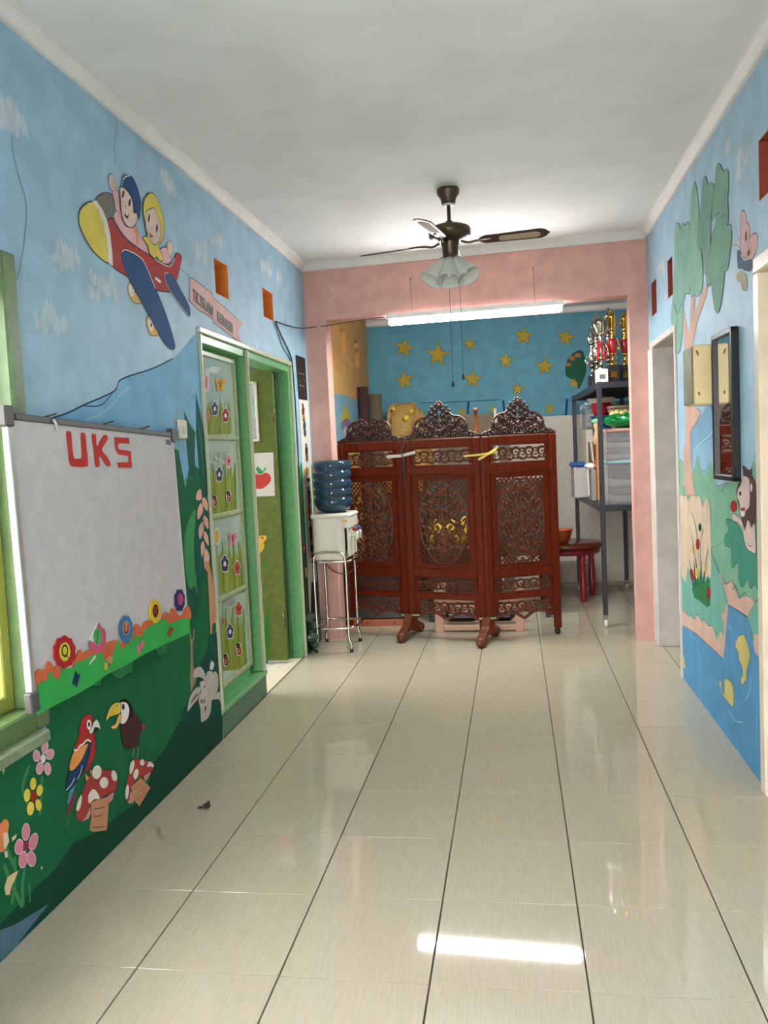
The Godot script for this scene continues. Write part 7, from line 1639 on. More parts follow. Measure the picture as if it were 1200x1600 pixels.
	fig("painted_tree", "wall_right", "R", "tall sage green tree painted on the blue wall between the vents", [["f","dbb5a2",0,[-2694,2081,-2644,2069,-2545,1918,-2496,1940,-2450,2088,-2347,2070,-2385,1982,-2164,2079,-2091,2065,-2116,2023,-2315,1940,-2428,1847,-2467,1761,-2642,1779,-2645,1908]],["f","dbb5a2",0,[-2661,1543,-2391,1521,-2280,1491,-2306,1473,-2427,1429,-2524,1402,-2539,1114,-2744,1105,-2664,1351]],["f","dbb5a2",0,[-2712,1330,-2529,1329,-2512,1166,-2439,1074,-2679,1060,-2722,1233]],["s","5a4038",2,[-2392,1518,-2280,1491,-2427,1429,-2524,1402,-2533,1232]],["c","8dbba6",0,[-2921,2150,-2871,2100,-2803,2054,-2694,2084,-2644,2076,-2652,1996,-2716,1883,-2791,1836,-2860,1872,-2864,1993,-2975,2016,-2987,2083]],["o","3f6a66",3,[-2921,2150,-2871,2100,-2803,2054,-2694,2084,-2644,2076,-2652,1996,-2716,1883,-2791,1836,-2860,1872,-2864,1993,-2975,2016,-2987,2083]],["c","8dbcaa",0,[-2831,2440,-2803,2523,-2732,2523,-2683,2492,-2668,2471,-2600,2487,-2553,2465,-2489,2467,-2446,2437,-2433,2409,-2469,2354,-2524,2283,-2501,2200,-2477,2125,-2495,2102,-2573,2120,-2644,2076,-2693,2087,-2803,2054,-2852,2097,-2921,2150,-2887,2278,-2843,2339]],["o","3f6a66",3,[-2831,2440,-2803,2523,-2732,2523,-2683,2492,-2668,2471,-2600,2487,-2553,2465,-2489,2467,-2446,2437,-2433,2409,-2469,2354,-2524,2283,-2501,2200,-2477,2125,-2495,2102,-2573,2120,-2644,2076,-2693,2087,-2803,2054,-2852,2097,-2921,2150,-2887,2278,-2843,2339]],["c","92c0aa",0,[-2423,2507,-2387,2571,-2309,2609,-2247,2518,-2226,2446,-2223,2331,-2202,2254,-2170,2164,-2191,2078,-2290,2056,-2361,2075,-2435,2079,-2463,2110,-2501,2200,-2524,2283,-2449,2400]],["o","3f6a66",3,[-2423,2507,-2387,2571,-2309,2609,-2247,2518,-2226,2446,-2223,2331,-2202,2254,-2170,2164,-2191,2078,-2290,2056,-2361,2075,-2435,2079,-2463,2110,-2501,2200,-2524,2283,-2449,2400]],["c","84ae9a",0,[-1905,2484,-1877,2536,-1831,2540,-1789,2507,-1748,2478,-1706,2475,-1676,2450,-1682,2374,-1703,2360,-1688,2288,-1722,2250,-1893,2338,-1976,2338,-1944,2430]],["o","3f6a66",3,[-1905,2484,-1877,2536,-1831,2540,-1789,2507,-1748,2478,-1706,2475,-1676,2450,-1682,2374,-1703,2360,-1688,2288,-1722,2250,-1893,2338,-1976,2338,-1944,2430]],["c","80aa98",0,[-2184,2452,-2149,2548,-2082,2563,-2036,2513,-1975,2503,-1929,2470,-1958,2412,-1988,2341,-2024,2202,-2078,2162,-2081,2128,-2133,2132,-2156,2173,-2188,2257,-2242,2276,-2266,2312,-2240,2384]],["o","3f6a66",3,[-2184,2452,-2149,2548,-2082,2563,-2036,2513,-1975,2503,-1929,2470,-1958,2412,-1988,2341,-2024,2202,-2078,2162,-2081,2128,-2133,2132,-2156,2173,-2188,2257,-2242,2276,-2266,2312,-2240,2384]],["c","7fae99",0,[-1981,2272,-1920,2295,-1893,2333,-1847,2339,-1805,2303,-1750,2302,-1720,2281,-1711,2247,-1660,2236,-1639,2187,-1668,2132,-1713,2068,-1767,2066,-1794,2004,-1855,1932,-1914,1917,-1959,1949,-1980,1993,-2011,2062,-2061,2060,-2110,2087,-2062,2199,-2024,2202]],["o","3f6a66",3,[-1981,2272,-1920,2295,-1893,2333,-1847,2339,-1805,2303,-1750,2302,-1720,2281,-1711,2247,-1660,2236,-1639,2187,-1668,2132,-1713,2068,-1767,2066,-1794,2004,-1855,1932,-1914,1917,-1959,1949,-1980,1993,-2011,2062,-2061,2060,-2110,2087,-2062,2199,-2024,2202]]], "", "", 0.00159)
	fig("painted_butterfly", "wall_right", "R", "pink winged insect painted on the blue wall beside the near doorway", [["c","dfb4b8",0,[-1504,2243,-1449,2233,-1425,2188,-1383,2153,-1395,2108,-1451,2058,-1504,2084,-1520,2138,-1516,2201]],["o","2c3040",3,[-1504,2243,-1449,2233,-1425,2188,-1383,2153,-1395,2108,-1451,2058,-1504,2084,-1520,2138,-1516,2201]],["c","dfb4b8",0,[-1386,2115,-1318,2117,-1286,2091,-1305,2049,-1373,2031,-1443,2046,-1423,2080]],["o","2c3040",3,[-1386,2115,-1318,2117,-1286,2091,-1305,2049,-1373,2031,-1443,2046,-1423,2080]],["c","d6b08e",0,[-1406,2127,-1416,2112,-1432,2105,-1450,2109,-1461,2123,-1462,2141,-1452,2157,-1435,2163,-1418,2158,-1407,2145]],["c","3c3434",0,[-1427,2132,-1429,2122,-1435,2116,-1442,2117,-1447,2126,-1448,2138,-1445,2148,-1439,2154,-1433,2152,-1428,2144]],["c","d6b08e",0,[-1359,2054,-1377,2045,-1402,2043,-1425,2049,-1437,2062,-1433,2075,-1414,2084,-1389,2086,-1366,2079,-1355,2067]],["c","6a4a3c",0,[-1387,2059,-1396,2054,-1407,2053,-1417,2056,-1421,2061,-1418,2068,-1409,2073,-1398,2075,-1388,2072,-1384,2066]],["c","566a86",0,[-1566,2103,-1522,2098,-1514,2072,-1461,2045,-1373,2031,-1340,2009,-1375,1991,-1463,2011,-1499,2026,-1554,2040]],["o","22304a",2,[-1566,2103,-1522,2098,-1514,2072,-1461,2045,-1373,2031,-1340,2009,-1375,1991,-1463,2011,-1499,2026,-1554,2040]],["c","b8b49c",0,[-1571,2021,-1490,2014,-1429,1970,-1441,1928,-1504,1944,-1530,1975,-1577,1994]],["s","4a4a44",3,[-1592,2211,-1538,2142]],["s","c0a878",5,[-1627,2138,-1587,2139,-1531,2113]]], "", "", 0.00075)
	fig("painted_fence", "wall_right", "R", "cream picket fence painted on the lower right wall", [["f","dfc9ae",0,[-2895,1040,-2789,1058,-2716,1051,-2661,1061,-2635,1034,-2521,1073,-2423,1068,-2344,1076,-2279,1022,-2186,1082,-2114,1037,-2116,677,-2863,557]],["p","7a6a58",2,[-2895,1040,-2789,1058,-2716,1051,-2661,1061,-2635,1034,-2521,1073,-2423,1068,-2344,1076,-2279,1022,-2186,1082,-2114,1037,-2116,677,-2863,557]],["s","8a7866",3,[-2766,1029,-2791,584]],["s","8a7866",3,[-2599,1039,-2622,611]],["s","8a7866",3,[-2431,1050,-2451,637]],["s","8a7866",3,[-2275,1059,-2293,662]],["s","8a7866",3,[-2187,1065,-2203,676]]], "", "", 0.00242)
	fig("painted_grass", "wall_right", "R", "teal grass tufts painted below the picket fence", [["f","dcb8a6",0,[-2839,421,-2115,512,-1877,572,-1813,628,-1812,463,-1868,350,-2339,277,-2852,301]],["f","78b8a6",0,[-2839,600,-2748,568,-2665,671,-2566,619,-2398,660,-2128,695,-2112,822,-1976,756,-1806,623,-1923,620,-2028,594,-1880,522,-1897,455,-1959,473,-2029,412,-2106,461,-2200,444,-2293,455,-2340,435,-2449,452,-2519,409,-2657,399,-2748,400,-2841,409]],["f","dcb8a6",0,[-1976,750,-1909,735,-1843,708,-1747,742,-1618,687,-1494,715,-1379,720,-1499,631,-1801,624,-1892,694]],["f","78b8a6",0,[-1379,714,-1250,800,-1257,591,-1349,591,-1423,591,-1499,614,-1420,652]],["s","2f4a48",3,[-1801,624,-1622,629,-1499,631]],["s","2f5a58",3,[-2841,409,-2748,400,-2657,399,-2584,432,-2519,409,-2449,452,-2340,435,-2293,455,-2200,444,-2106,461,-2029,412]],["s","2f5a58",3,[-1976,756,-1892,700,-1806,623]],["s","2f5a58",3,[-2112,822,-1976,756]],["s","98cdbd",4,[-2708,605,-2685,548,-2703,515]],["s","98cdbd",4,[-2607,546,-2585,491,-2602,458]],["s","98cdbd",4,[-2408,545,-2388,492,-2403,461]],["s","98cdbd",4,[-2255,545,-2236,494,-2250,464]],["s","98cdbd",4,[-2084,558,-2066,509,-2079,480]],["s","98cdbd",4,[-2006,534,-1989,486,-2001,458]],["s","98cdbd",4,[-2017,725,-2000,676,-2013,648]],["s","98cdbd",4,[-1943,686,-1926,638,-1938,611]],["s","2f5a58",3,[-1909,735,-1843,708,-1747,742]],["s","2f5a58",3,[-1747,736,-1715,706,-1658,733,-1618,687,-1533,725,-1494,715]],["s","2f5a58",3,[-1416,718,-1379,714,-1342,732,-1292,736]]], "", "", 0.00303)
	fig("painted_tulips", "wall_right", "R", "dark green plant with red and yellow buds painted against the fence", [["f","2f6a48",0,[-2537,566,-2595,666,-2507,600,-2504,737,-2441,611,-2453,758,-2386,620,-2320,762,-2320,630,-2238,745,-2259,640,-2169,702,-2191,618]],["f","357f52",0,[-2571,567,-2402,610,-2351,653,-2276,644,-2143,686,-2145,559,-2221,530,-2347,535,-2507,527]],["s","2f6a48",6,[-2418,607,-2484,776,-2559,861]],["s","2f6a48",6,[-2353,632,-2416,876,-2530,979]],["s","2f6a48",6,[-2330,657,-2336,829,-2258,919]],["s","2f6a48",6,[-2291,649,-2221,768,-2159,829]],["s","2f6a48",6,[-2451,602,-2561,671,-2625,721]],["c","a03030",0,[-2357,830,-2366,811,-2388,798,-2414,795,-2434,803,-2440,820,-2431,839,-2408,852,-2383,855,-2363,846]],["c","a03030",0,[-2513,651,-2510,632,-2525,617,-2553,611,-2582,618,-2602,635,-2604,654,-2588,669,-2561,674,-2532,667]],["c","a03030",0,[-2134,618,-2144,598,-2166,583,-2193,578,-2214,585,-2221,603,-2211,623,-2188,638,-2161,642,-2141,634]],["c","2c4a38",0,[-2306,921,-2313,908,-2329,899,-2348,897,-2363,904,-2368,915,-2361,928,-2344,937,-2325,939,-2311,933]],["c","d9c060",0,[-2390,675,-2399,656,-2419,643,-2443,639,-2462,647,-2468,663,-2459,682,-2438,696,-2414,700,-2396,692]],["c","dcb878",0,[-2499,788,-2507,772,-2525,760,-2546,758,-2562,765,-2567,780,-2559,796,-2541,808,-2520,810,-2504,803]],["c","dcb878",0,[-2210,735,-2216,719,-2232,708,-2250,706,-2265,712,-2269,726,-2262,742,-2246,753,-2228,755,-2214,748]]], "", "", 0.00368)
	fig("painted_lion", "wall_right", "R", "brown maned animal with a red apple painted below the mirror", [["c","4f9a84",0,[-1822,999,-1690,1006,-1577,977,-1525,944,-1473,916,-1365,913,-1360,1011,-1322,1078,-1291,1102,-1286,938,-1286,827,-1338,762,-1379,784,-1453,755,-1496,786,-1560,745,-1623,757,-1635,835,-1730,799,-1742,879,-1839,886,-1846,923,-1771,958]],["o","24504a",3,[-1822,999,-1690,1006,-1577,977,-1525,944,-1473,916,-1365,913,-1360,1011,-1322,1078,-1291,1102,-1286,938,-1286,827,-1338,762,-1379,784,-1453,755,-1496,786,-1560,745,-1623,757,-1635,835,-1730,799,-1742,879,-1839,886,-1846,923,-1771,958]],["s","2c6a5c",3,[-1677,954,-1733,885,-1719,832]],["s","2c6a5c",3,[-1596,936,-1618,837]],["s","2c6a5c",3,[-1474,899,-1464,816]],["s","2c6a5c",3,[-1372,904,-1349,813]],["s","2c6a5c",3,[-1303,1040,-1328,958]],["c","58403e",0,[-1530,1245,-1440,1228,-1394,1240,-1405,1211,-1357,1188,-1338,1149,-1358,1035,-1396,995,-1452,1027,-1514,992,-1559,1022,-1588,1058,-1625,1108,-1631,1143,-1589,1175,-1525,1199]],["c","e0c4bc",0,[-1697,1037,-1638,1033,-1559,1018,-1515,983,-1467,1030,-1424,1001,-1380,1025,-1368,994,-1365,913,-1415,906,-1488,914,-1532,952,-1545,989,-1640,1006,-1699,1006]],["o","4a3434",2,[-1697,1037,-1638,1033,-1559,1018,-1515,983,-1467,1030,-1424,1001,-1380,1025,-1368,994,-1365,913,-1415,906,-1488,914,-1532,952,-1545,989,-1640,1006,-1699,1006]],["c","e0c4bc",0,[-1525,1201,-1442,1195,-1437,1152,-1432,1120,-1449,1081,-1495,1065,-1511,1043,-1558,1035,-1580,1059,-1586,1093,-1617,1109,-1607,1144,-1566,1163]],["c","e0c4bc",0,[-1394,1163,-1397,1153,-1406,1146,-1417,1146,-1425,1151,-1428,1161,-1424,1171,-1415,1177,-1405,1178,-1396,1172]],["c","2a2020",0,[-1554,1131,-1557,1125,-1566,1122,-1577,1121,-1586,1124,-1589,1129,-1585,1134,-1576,1138,-1565,1138,-1557,1136]],["f","8a4a44",0,[-1575,1068,-1506,1078,-1501,1065,-1557,1058]],["c","eee4dc",0,[-1523,1051,-1527,1046,-1538,1042,-1552,1041,-1563,1043,-1567,1047,-1562,1052,-1551,1056,-1537,1057,-1527,1055]],["s","4a3434",3,[-1487,936,-1443,926,-1406,936]],["c","b02f2c",0,[-1631,1073,-1641,1058,-1667,1047,-1698,1044,-1723,1052,-1732,1066,-1721,1081,-1695,1092,-1664,1094,-1639,1087]],["s","2f5a3a",4,[-1681,1091,-1663,1106]]], "", "", 0.00273)
	fig("painted_stream", "wall_right", "R", "blue stream with yellow fish painted along the foot of the right wall", [["f","5f9cc4",0,[-2843,309,-2859,1,-2230,1,-1822,1,-1522,1,-1271,1,-1272,255,-1275,500,-1373,505,-1432,525,-1437,584,-1506,628,-1802,623,-1829,548,-1869,443,-1910,353,-2203,344,-2454,340]],["f","dcb8a6",0,[-1406,576,-1352,592,-1284,589,-1282,501,-1403,509]],["s","2f4a5a",3,[-2825,317,-2454,341,-2203,346,-1910,353]],["s","2f4a5a",3,[-1791,625,-1506,628]],["s","2f4a5a",3,[-1459,498,-1282,498]],["c","d6c878",0,[-1635,519,-1557,545,-1530,533,-1494,515,-1469,480,-1490,439,-1519,401,-1531,361,-1599,318,-1607,345,-1577,369,-1585,399,-1632,419,-1649,452,-1689,458,-1677,488]],["o","5a5430",2,[-1635,519,-1557,545,-1530,533,-1494,515,-1469,480,-1490,439,-1519,401,-1531,361,-1599,318,-1607,345,-1577,369,-1585,399,-1632,419,-1649,452,-1689,458,-1677,488]],["c","d6c878",0,[-1894,253,-1848,275,-1762,279,-1733,243,-1748,181,-1812,175,-1911,176,-1967,197,-1993,227,-1953,231,-1940,194,-1899,194]],["o","5a5430",2,[-1894,253,-1848,275,-1762,279,-1733,243,-1748,181,-1812,175,-1911,176,-1967,197,-1993,227,-1953,231,-1940,194,-1899,194]],["f","d6c878",0,[-2854,142,-2810,131,-2778,75,-2852,67]],["s","a9cfe4",6,[-2418,257,-2385,206,-2378,156]],["s","a9cfe4",6,[-2322,152,-2262,118]],["s","a9cfe4",6,[-2202,104,-2175,56]],["s","a9cfe4",6,[-1465,405,-1468,343,-1545,268]],["s","a9cfe4",6,[-1836,139,-1710,129,-1599,160]],["s","a9cfe4",6,[-2184,259,-2184,196]],["s","a9cfe4",6,[-2642,311,-2488,299]],["s","a9cfe4",6,[-1875,522,-1746,524]],["s","a9cfe4",6,[-1752,115,-1728,106]],["s","a9cfe4",6,[-1368,272,-1391,164]]], "", "", 0.00368)
	fig("painted_star", "wall_back", "B", "", [["f","c9ae45",0,[-728,2480,-721,2407,-650,2384,-718,2356,-716,2283,-766,2339,-837,2316,-799,2379,-844,2438,-771,2421]],["p","3a5a4a",5,[-728,2480,-721,2407,-650,2384,-718,2356,-716,2283,-766,2339,-837,2316,-799,2379,-844,2438,-771,2421]]], "", "", 0.00080)
	fig("painted_star", "wall_back", "B", "", [["f","c9ae45",0,[-417,2418,-393,2332,-305,2318,-380,2271,-364,2183,-434,2241,-513,2200,-481,2283,-546,2346,-456,2339]],["p","3a5a4a",5,[-417,2418,-393,2332,-305,2318,-380,2271,-364,2183,-434,2241,-513,2200,-481,2283,-546,2346,-456,2339]]], "", "", 0.00080)
	fig("painted_star", "wall_back", "B", "", [["f","c9ae45",0,[-115,2446,-96,2399,-46,2396,-85,2366,-71,2317,-113,2346,-155,2318,-142,2367,-182,2398,-132,2400]],["p","3a5a4a",5,[-115,2446,-96,2399,-46,2396,-85,2366,-71,2317,-113,2346,-155,2318,-142,2367,-182,2398,-132,2400]]], "", "", 0.00080)
	fig("painted_star", "wall_back", "B", "", [["f","c9ae45",0,[-777,2170,-743,2106,-670,2111,-721,2060,-692,1994,-758,2027,-813,1981,-802,2051,-865,2089,-793,2100]],["p","3a5a4a",5,[-777,2170,-743,2106,-670,2111,-721,2060,-692,1994,-758,2027,-813,1981,-802,2051,-865,2089,-793,2100]]], "", "", 0.00080)
	fig("painted_star", "wall_back", "B", "", [["f","c9ae45",0,[-97,2132,-78,2068,-12,2059,-67,2022,-54,1957,-107,1999,-165,1967,-143,2029,-192,2076,-125,2072]],["p","3a5a4a",5,[-97,2132,-78,2068,-12,2059,-67,2022,-54,1957,-107,1999,-165,1967,-143,2029,-192,2076,-125,2072]]], "", "", 0.00080)
	fig("painted_star", "wall_back", "B", "", [["f","c9ae45",0,[406,2515,423,2447,491,2435,433,2400,445,2331,391,2377,330,2346,355,2410,306,2461,375,2454]],["p","3a5a4a",5,[406,2515,423,2447,491,2435,433,2400,445,2331,391,2377,330,2346,355,2410,306,2461,375,2454]]], "", "", 0.00080)
	fig("painted_star", "wall_back", "B", "", [["f","c9ae45",0,[230,2279,244,2222,302,2212,253,2183,262,2125,218,2163,166,2138,188,2191,146,2233,204,2228]],["p","3a5a4a",5,[230,2279,244,2222,302,2212,253,2183,262,2125,218,2163,166,2138,188,2191,146,2233,204,2228]]], "", "", 0.00080)
	fig("painted_star", "wall_back", "B", "", [["f","c9ae45",0,[591,2213,610,2148,676,2139,621,2102,635,2036,582,2078,523,2046,546,2109,496,2156,563,2153]],["p","3a5a4a",5,[591,2213,610,2148,676,2139,621,2102,635,2036,582,2078,523,2046,546,2109,496,2156,563,2153]]], "", "", 0.00080)
	fig("painted_star", "wall_back", "B", "", [["f","c9ae45",0,[806,2466,816,2402,878,2384,821,2357,825,2292,779,2339,720,2317,749,2374,708,2426,772,2413]],["p","3a5a4a",5,[806,2466,816,2402,878,2384,821,2357,825,2292,779,2339,720,2317,749,2374,708,2426,772,2413]]], "", "", 0.00080)
	fig("painted_star", "wall_back", "B", "", [["f","c9ae45",0,[328,1992,341,1944,391,1936,349,1909,358,1860,319,1892,276,1869,293,1916,257,1951,307,1948]],["p","3a5a4a",5,[328,1992,341,1944,391,1936,349,1909,358,1860,319,1892,276,1869,293,1916,257,1951,307,1948]]], "", "", 0.00080)
	fig("painted_star", "wall_back", "B", "", [["f","bfae4a",0,[-212,1777,-202,1744,-167,1741,-195,1721,-187,1687,-215,1708,-245,1690,-234,1723,-261,1746,-226,1746]],["p","b0a850",5,[-212,1777,-202,1744,-167,1741,-195,1721,-187,1687,-215,1708,-245,1690,-234,1723,-261,1746,-226,1746]]], "", "", 0.00080)
	fig("painted_star", "wall_back", "B", "", [["f","bfae4a",0,[93,1778,92,1748,119,1735,90,1727,87,1697,70,1722,40,1716,58,1740,44,1767,72,1756]],["p","b0a850",5,[93,1778,92,1748,119,1735,90,1727,87,1697,70,1722,40,1716,58,1740,44,1767,72,1756]]], "", "", 0.00080)
	fig("painted_star", "wall_back", "B", "", [["f","bfae4a",0,[634,1778,639,1734,680,1721,641,1703,642,1659,613,1692,572,1678,593,1716,567,1751,609,1742]],["p","b0a850",5,[634,1778,639,1734,680,1721,641,1703,642,1659,613,1692,572,1678,593,1716,567,1751,609,1742]]], "", "", 0.00080)
	fig("painted_star", "wall_back", "B", "", [["f","c9ae45",0,[867,1994,867,1958,898,1942,865,1933,861,1898,841,1928,807,1921,828,1949,811,1981,844,1968]],["p","b0a850",5,[867,1994,867,1958,898,1942,865,1933,861,1898,841,1928,807,1921,828,1949,811,1981,844,1968]]], "", "", 0.00080)
	fig("painted_treetop", "wall_back", "B", "dark green treetop with orange fruit painted on the back wall", [["c","2a6a50",0,[779,2029,785,2126,829,2202,894,2243,945,2226,965,2050,903,1904,884,1905,848,1972,804,2001]],["o","163a30",4,[779,2029,785,2126,829,2202,894,2243,945,2226,965,2050,903,1904,884,1905,848,1972,804,2001]],["c","c27f4a",0,[830,2120,824,2110,811,2104,796,2105,783,2112,778,2123,784,2134,797,2140,812,2139,825,2131]],["c","c27f4a",0,[868,2176,862,2163,849,2156,832,2157,819,2166,814,2180,820,2193,833,2200,850,2199,863,2190]],["c","c27f4a",0,[925,2202,919,2191,903,2185,884,2186,869,2194,864,2206,870,2217,885,2223,904,2222,920,2214]],["c","7a4040",0,[895,2126,892,2116,883,2110,872,2111,864,2117,861,2128,864,2138,873,2144,884,2143,892,2136]],["f","c9ae45",0,[822,1987,848,1979,879,1951,887,1908,853,1926,824,1918,831,1954]]], "", "", 0.00080)
	fig("blue_tape", "wall_back", "B", "strips of dark blue tape and string stuck across the back wall", [["s","1f4f86",42,[-150,1826,-163,1708]],["s","1f4f86",42,[182,1821,189,1701]],["s","1f4f86",42,[783,1802,767,1647]],["s","2c5a6a",8,[-624,1838,-158,1829,157,1828]]], "", "", 0.00080)
	fig("painted_lower_wall", "wall_back_left", "K", "pale blue painted lower part of the ochre wall", [["f","86b2c4",0,[-4360,1858,-4458,1859,-4906,1865,-5388,1861,-6124,1856,-5990,1383,-4405,1391]],["f","c9b845",0,[-4866,1796,-5049,1700,-5083,1646,-4672,1634,-4680,1669]],["c","8a78a0",0,[-5082,1623,-5031,1588,-4917,1566,-4788,1563,-4692,1581,-4662,1612,-4708,1645,-4815,1668,-4945,1673,-5048,1656]],["c","d6c0c0",0,[-4922,1569,-4899,1548,-4850,1534,-4794,1533,-4753,1545,-4741,1566,-4763,1587,-4811,1601,-4867,1602,-4910,1590]]], "", "", 0.00040)
	fig("painted_moon", "wall_back_left", "K", "thin cream crescent moon painted on the ochre wall", [["c","d9c78e",0,[-5068,2362,-5100,2307,-5125,2219,-5267,2169,-5259,2140,-5160,2130,-5084,2169,-5041,2255]]], "", "", 0.00080)
	fig("painted_star_gold", "wall_back_left", "K", "", [["f","d6c48a",0,[-5347,2478,-5357,2456,-5399,2459,-5362,2437,-5365,2412,-5332,2422,-5293,2403,-5309,2430,-5282,2443,-5324,2451]]], "", "", 0.00080)
	fig("painted_star_gold", "wall_back_left", "K", "", [["f","d6c48a",0,[-4864,2235,-4875,2208,-4921,2211,-4880,2186,-4884,2157,-4848,2169,-4804,2149,-4822,2180,-4792,2196,-4839,2204]]], "", "", 0.00080)
	fig("painted_star_gold", "wall_back_left", "K", "", [["f","d6c48a",0,[-4685,2033,-4693,2012,-4729,2013,-4697,1995,-4700,1972,-4672,1982,-4639,1967,-4653,1991,-4630,2005,-4666,2010]]], "", "", 0.00080)
	fig("painted_star_gold", "wall_back_left", "K", "", [["f","d6c48a",0,[-5143,2064,-5152,2042,-5192,2043,-5157,2023,-5160,1999,-5129,2010,-5091,1994,-5107,2019,-5080,2034,-5121,2039]]], "", "", 0.00080)
	fig("painted_star_gold", "wall_back_left", "K", "", [["f","d6c48a",0,[-5990,2245,-6003,2217,-6060,2220,-6010,2194,-6015,2164,-5971,2177,-5918,2155,-5940,2188,-5904,2205,-5960,2213]]], "", "", 0.00080)
	fig("painted_star_gold", "wall_back_left", "K", "", [["f","d6c48a",0,[-5632,2381,-5645,2351,-5702,2355,-5652,2328,-5657,2295,-5612,2308,-5559,2284,-5581,2319,-5544,2337,-5601,2346]]], "", "", 0.00080)
	fig("painted_star_gold", "wall_back_left", "K", "", [["f","d6c48a",0,[-4450,2238,-4458,2217,-4491,2219,-4462,2201,-4464,2179,-4439,2188,-4408,2173,-4421,2196,-4399,2209,-4433,2214]]], "", "", 0.00080)
	fig("paper_letter", "top", "W", "red paper letter U stuck on the whiteboard", [["c","d0392f",0,[-493,1477,-508,1483,-523,1477,-521,1428,-525,1396,-539,1393,-568,1394,-578,1405,-584,1473,-598,1479,-614,1473,-613,1424,-612,1378,-599,1365,-516,1367,-494,1380,-493,1428]]], "letter", "letters on the whiteboard", 0.00080)
	fig("paper_letter", "top", "W", "red paper letter K stuck on the whiteboard", [["c","d0392f",0,[-658,1472,-670,1476,-686,1472,-685,1434,-719,1459,-743,1473,-763,1474,-771,1464,-754,1448,-718,1422,-751,1396,-771,1371,-761,1364,-741,1366,-697,1400,-690,1367,-671,1362,-661,1368,-660,1420]]], "letter", "letters on the whiteboard", 0.00080)
	fig("paper_letter", "top", "W", "red paper letter S stuck on the whiteboard", [["f","d0392f",0,[-821,1468,-937,1466,-935,1444,-851,1446,-839,1432,-846,1423,-940,1416,-937,1353,-828,1357,-823,1375,-914,1375,-917,1398,-838,1405,-822,1419,-821,1448]]], "letter", "letters on the whiteboard", 0.00080)
	fig("orange_paper_edging", "top", "W", "scalloped orange paper strip behind the green paper on the whiteboard", [["c","d96c44",0,[-173,737,-177,769,-201,775,-225,762,-240,781,-252,786,-268,770,-269,756,-289,762,-311,750,-377,732,-399,758,-433,777,-451,758,-469,763,-505,759,-529,743,-589,753,-619,758,-669,754,-688,744,-747,725,-796,745,-811,762,-842,774,-878,753,-905,768,-965,764,-1036,741,-1074,761,-1109,765,-1130,738,-1165,771,-1214,738,-1239,722,-1270,727,-1321,750,-1349,724,-1329,688,-1161,697,-918,717,-696,687,-558,698,-372,711,-224,718]]], "paper strip", "", 0.00480)
	fig("green_paper_grass", "top", "W", "bright green paper grass strip along the whiteboard bottom", [["f","3fae52",0,[-181,734,-206,740,-226,732,-239,756,-257,751,-267,725,-298,723,-310,746,-377,732,-404,743,-456,739,-511,743,-565,735,-578,703,-627,700,-666,739,-689,751,-701,711,-769,725,-828,738,-859,720,-900,743,-1000,748,-1090,744,-1111,719,-1165,714,-1237,713,-1335,695,-1311,635,-1067,645,-879,652,-709,649,-607,654,-548,653,-491,646,-384,645,-287,648,-167,650]]], "paper strip", "", 0.00540)
	fig("paper_flower", "top", "W", "red scalloped paper flower with a letter Q on the whiteboard", [["c","b82a2c",0,[-398,778,-397,762,-381,754,-369,743,-350,745,-331,743,-315,754,-298,762,-291,777,-281,791,-286,806,-287,821,-302,829,-313,841,-332,839,-351,842,-367,831,-385,824,-392,808,-403,793]],["c","dcd040",0,[-369,785,-360,770,-342,764,-323,768,-310,783,-307,801,-316,816,-334,822,-353,818,-366,804]],["s","1e1c1a",6,[-354,793,-349,783,-340,779,-331,782,-324,790,-323,800,-328,809,-337,813,-346,811,-353,803,-354,793]],["s","1e1c1a",6,[-338,784,-357,768]]], "paper flower", "paper flowers on the whiteboard", 0.00620)
	fig("paper_flower", "top", "W", "pink paper flower with a letter I curling off the whiteboard", [["f","e2dcd2",0,[-494,794,-559,841,-560,798,-518,779]],["c","dc5a7c",0,[-493,792,-514,782,-542,802,-544,820,-561,840,-578,815,-596,809,-602,779,-578,746,-520,742,-494,771]],["c","58b05a",0,[-572,788,-563,773,-547,766,-531,770,-520,783,-518,800,-526,815,-542,823,-559,819,-570,806]],["s","12240f",8,[-551,812,-535,770]]], "paper flower", "paper flowers on the whiteboard", 0.00620)
	fig("paper_flower", "top", "W", "blue scalloped paper flower with a letter U on the whiteboard", [["f","d9d4cc",0,[-729,813,-786,825,-798,806,-742,797]],["c","3c84b0",0,[-799,765,-795,746,-777,736,-760,726,-740,731,-720,736,-709,752,-698,768,-702,786,-706,804,-722,814,-739,824,-759,820,-780,816,-792,800,-803,783]],["c","d98a6a",0,[-778,774,-770,761,-754,755,-737,759,-726,771,-724,786,-732,799,-748,805,-764,802,-776,790]],["s","3c1a12",6,[-743,795,-737,773,-747,762,-761,768,-768,789]]], "paper flower", "paper flowers on the whiteboard", 0.00620)
	fig("paper_flower", "top", "W", "yellow oval paper flower with a dark red centre on the whiteboard", [["c","dcbc34",0,[-1050,781,-1035,756,-1007,745,-979,751,-960,772,-958,799,-972,824,-999,836,-1027,831,-1047,810]],["c","6a1c14",0,[-1029,787,-1021,773,-1006,766,-990,769,-979,781,-978,797,-986,810,-1001,817,-1017,814,-1028,802]],["s","b06a5a",3,[-992,780,-998,806,-1016,797,-999,791,-1014,776]]], "paper flower", "paper flowers on the whiteboard", 0.00620)
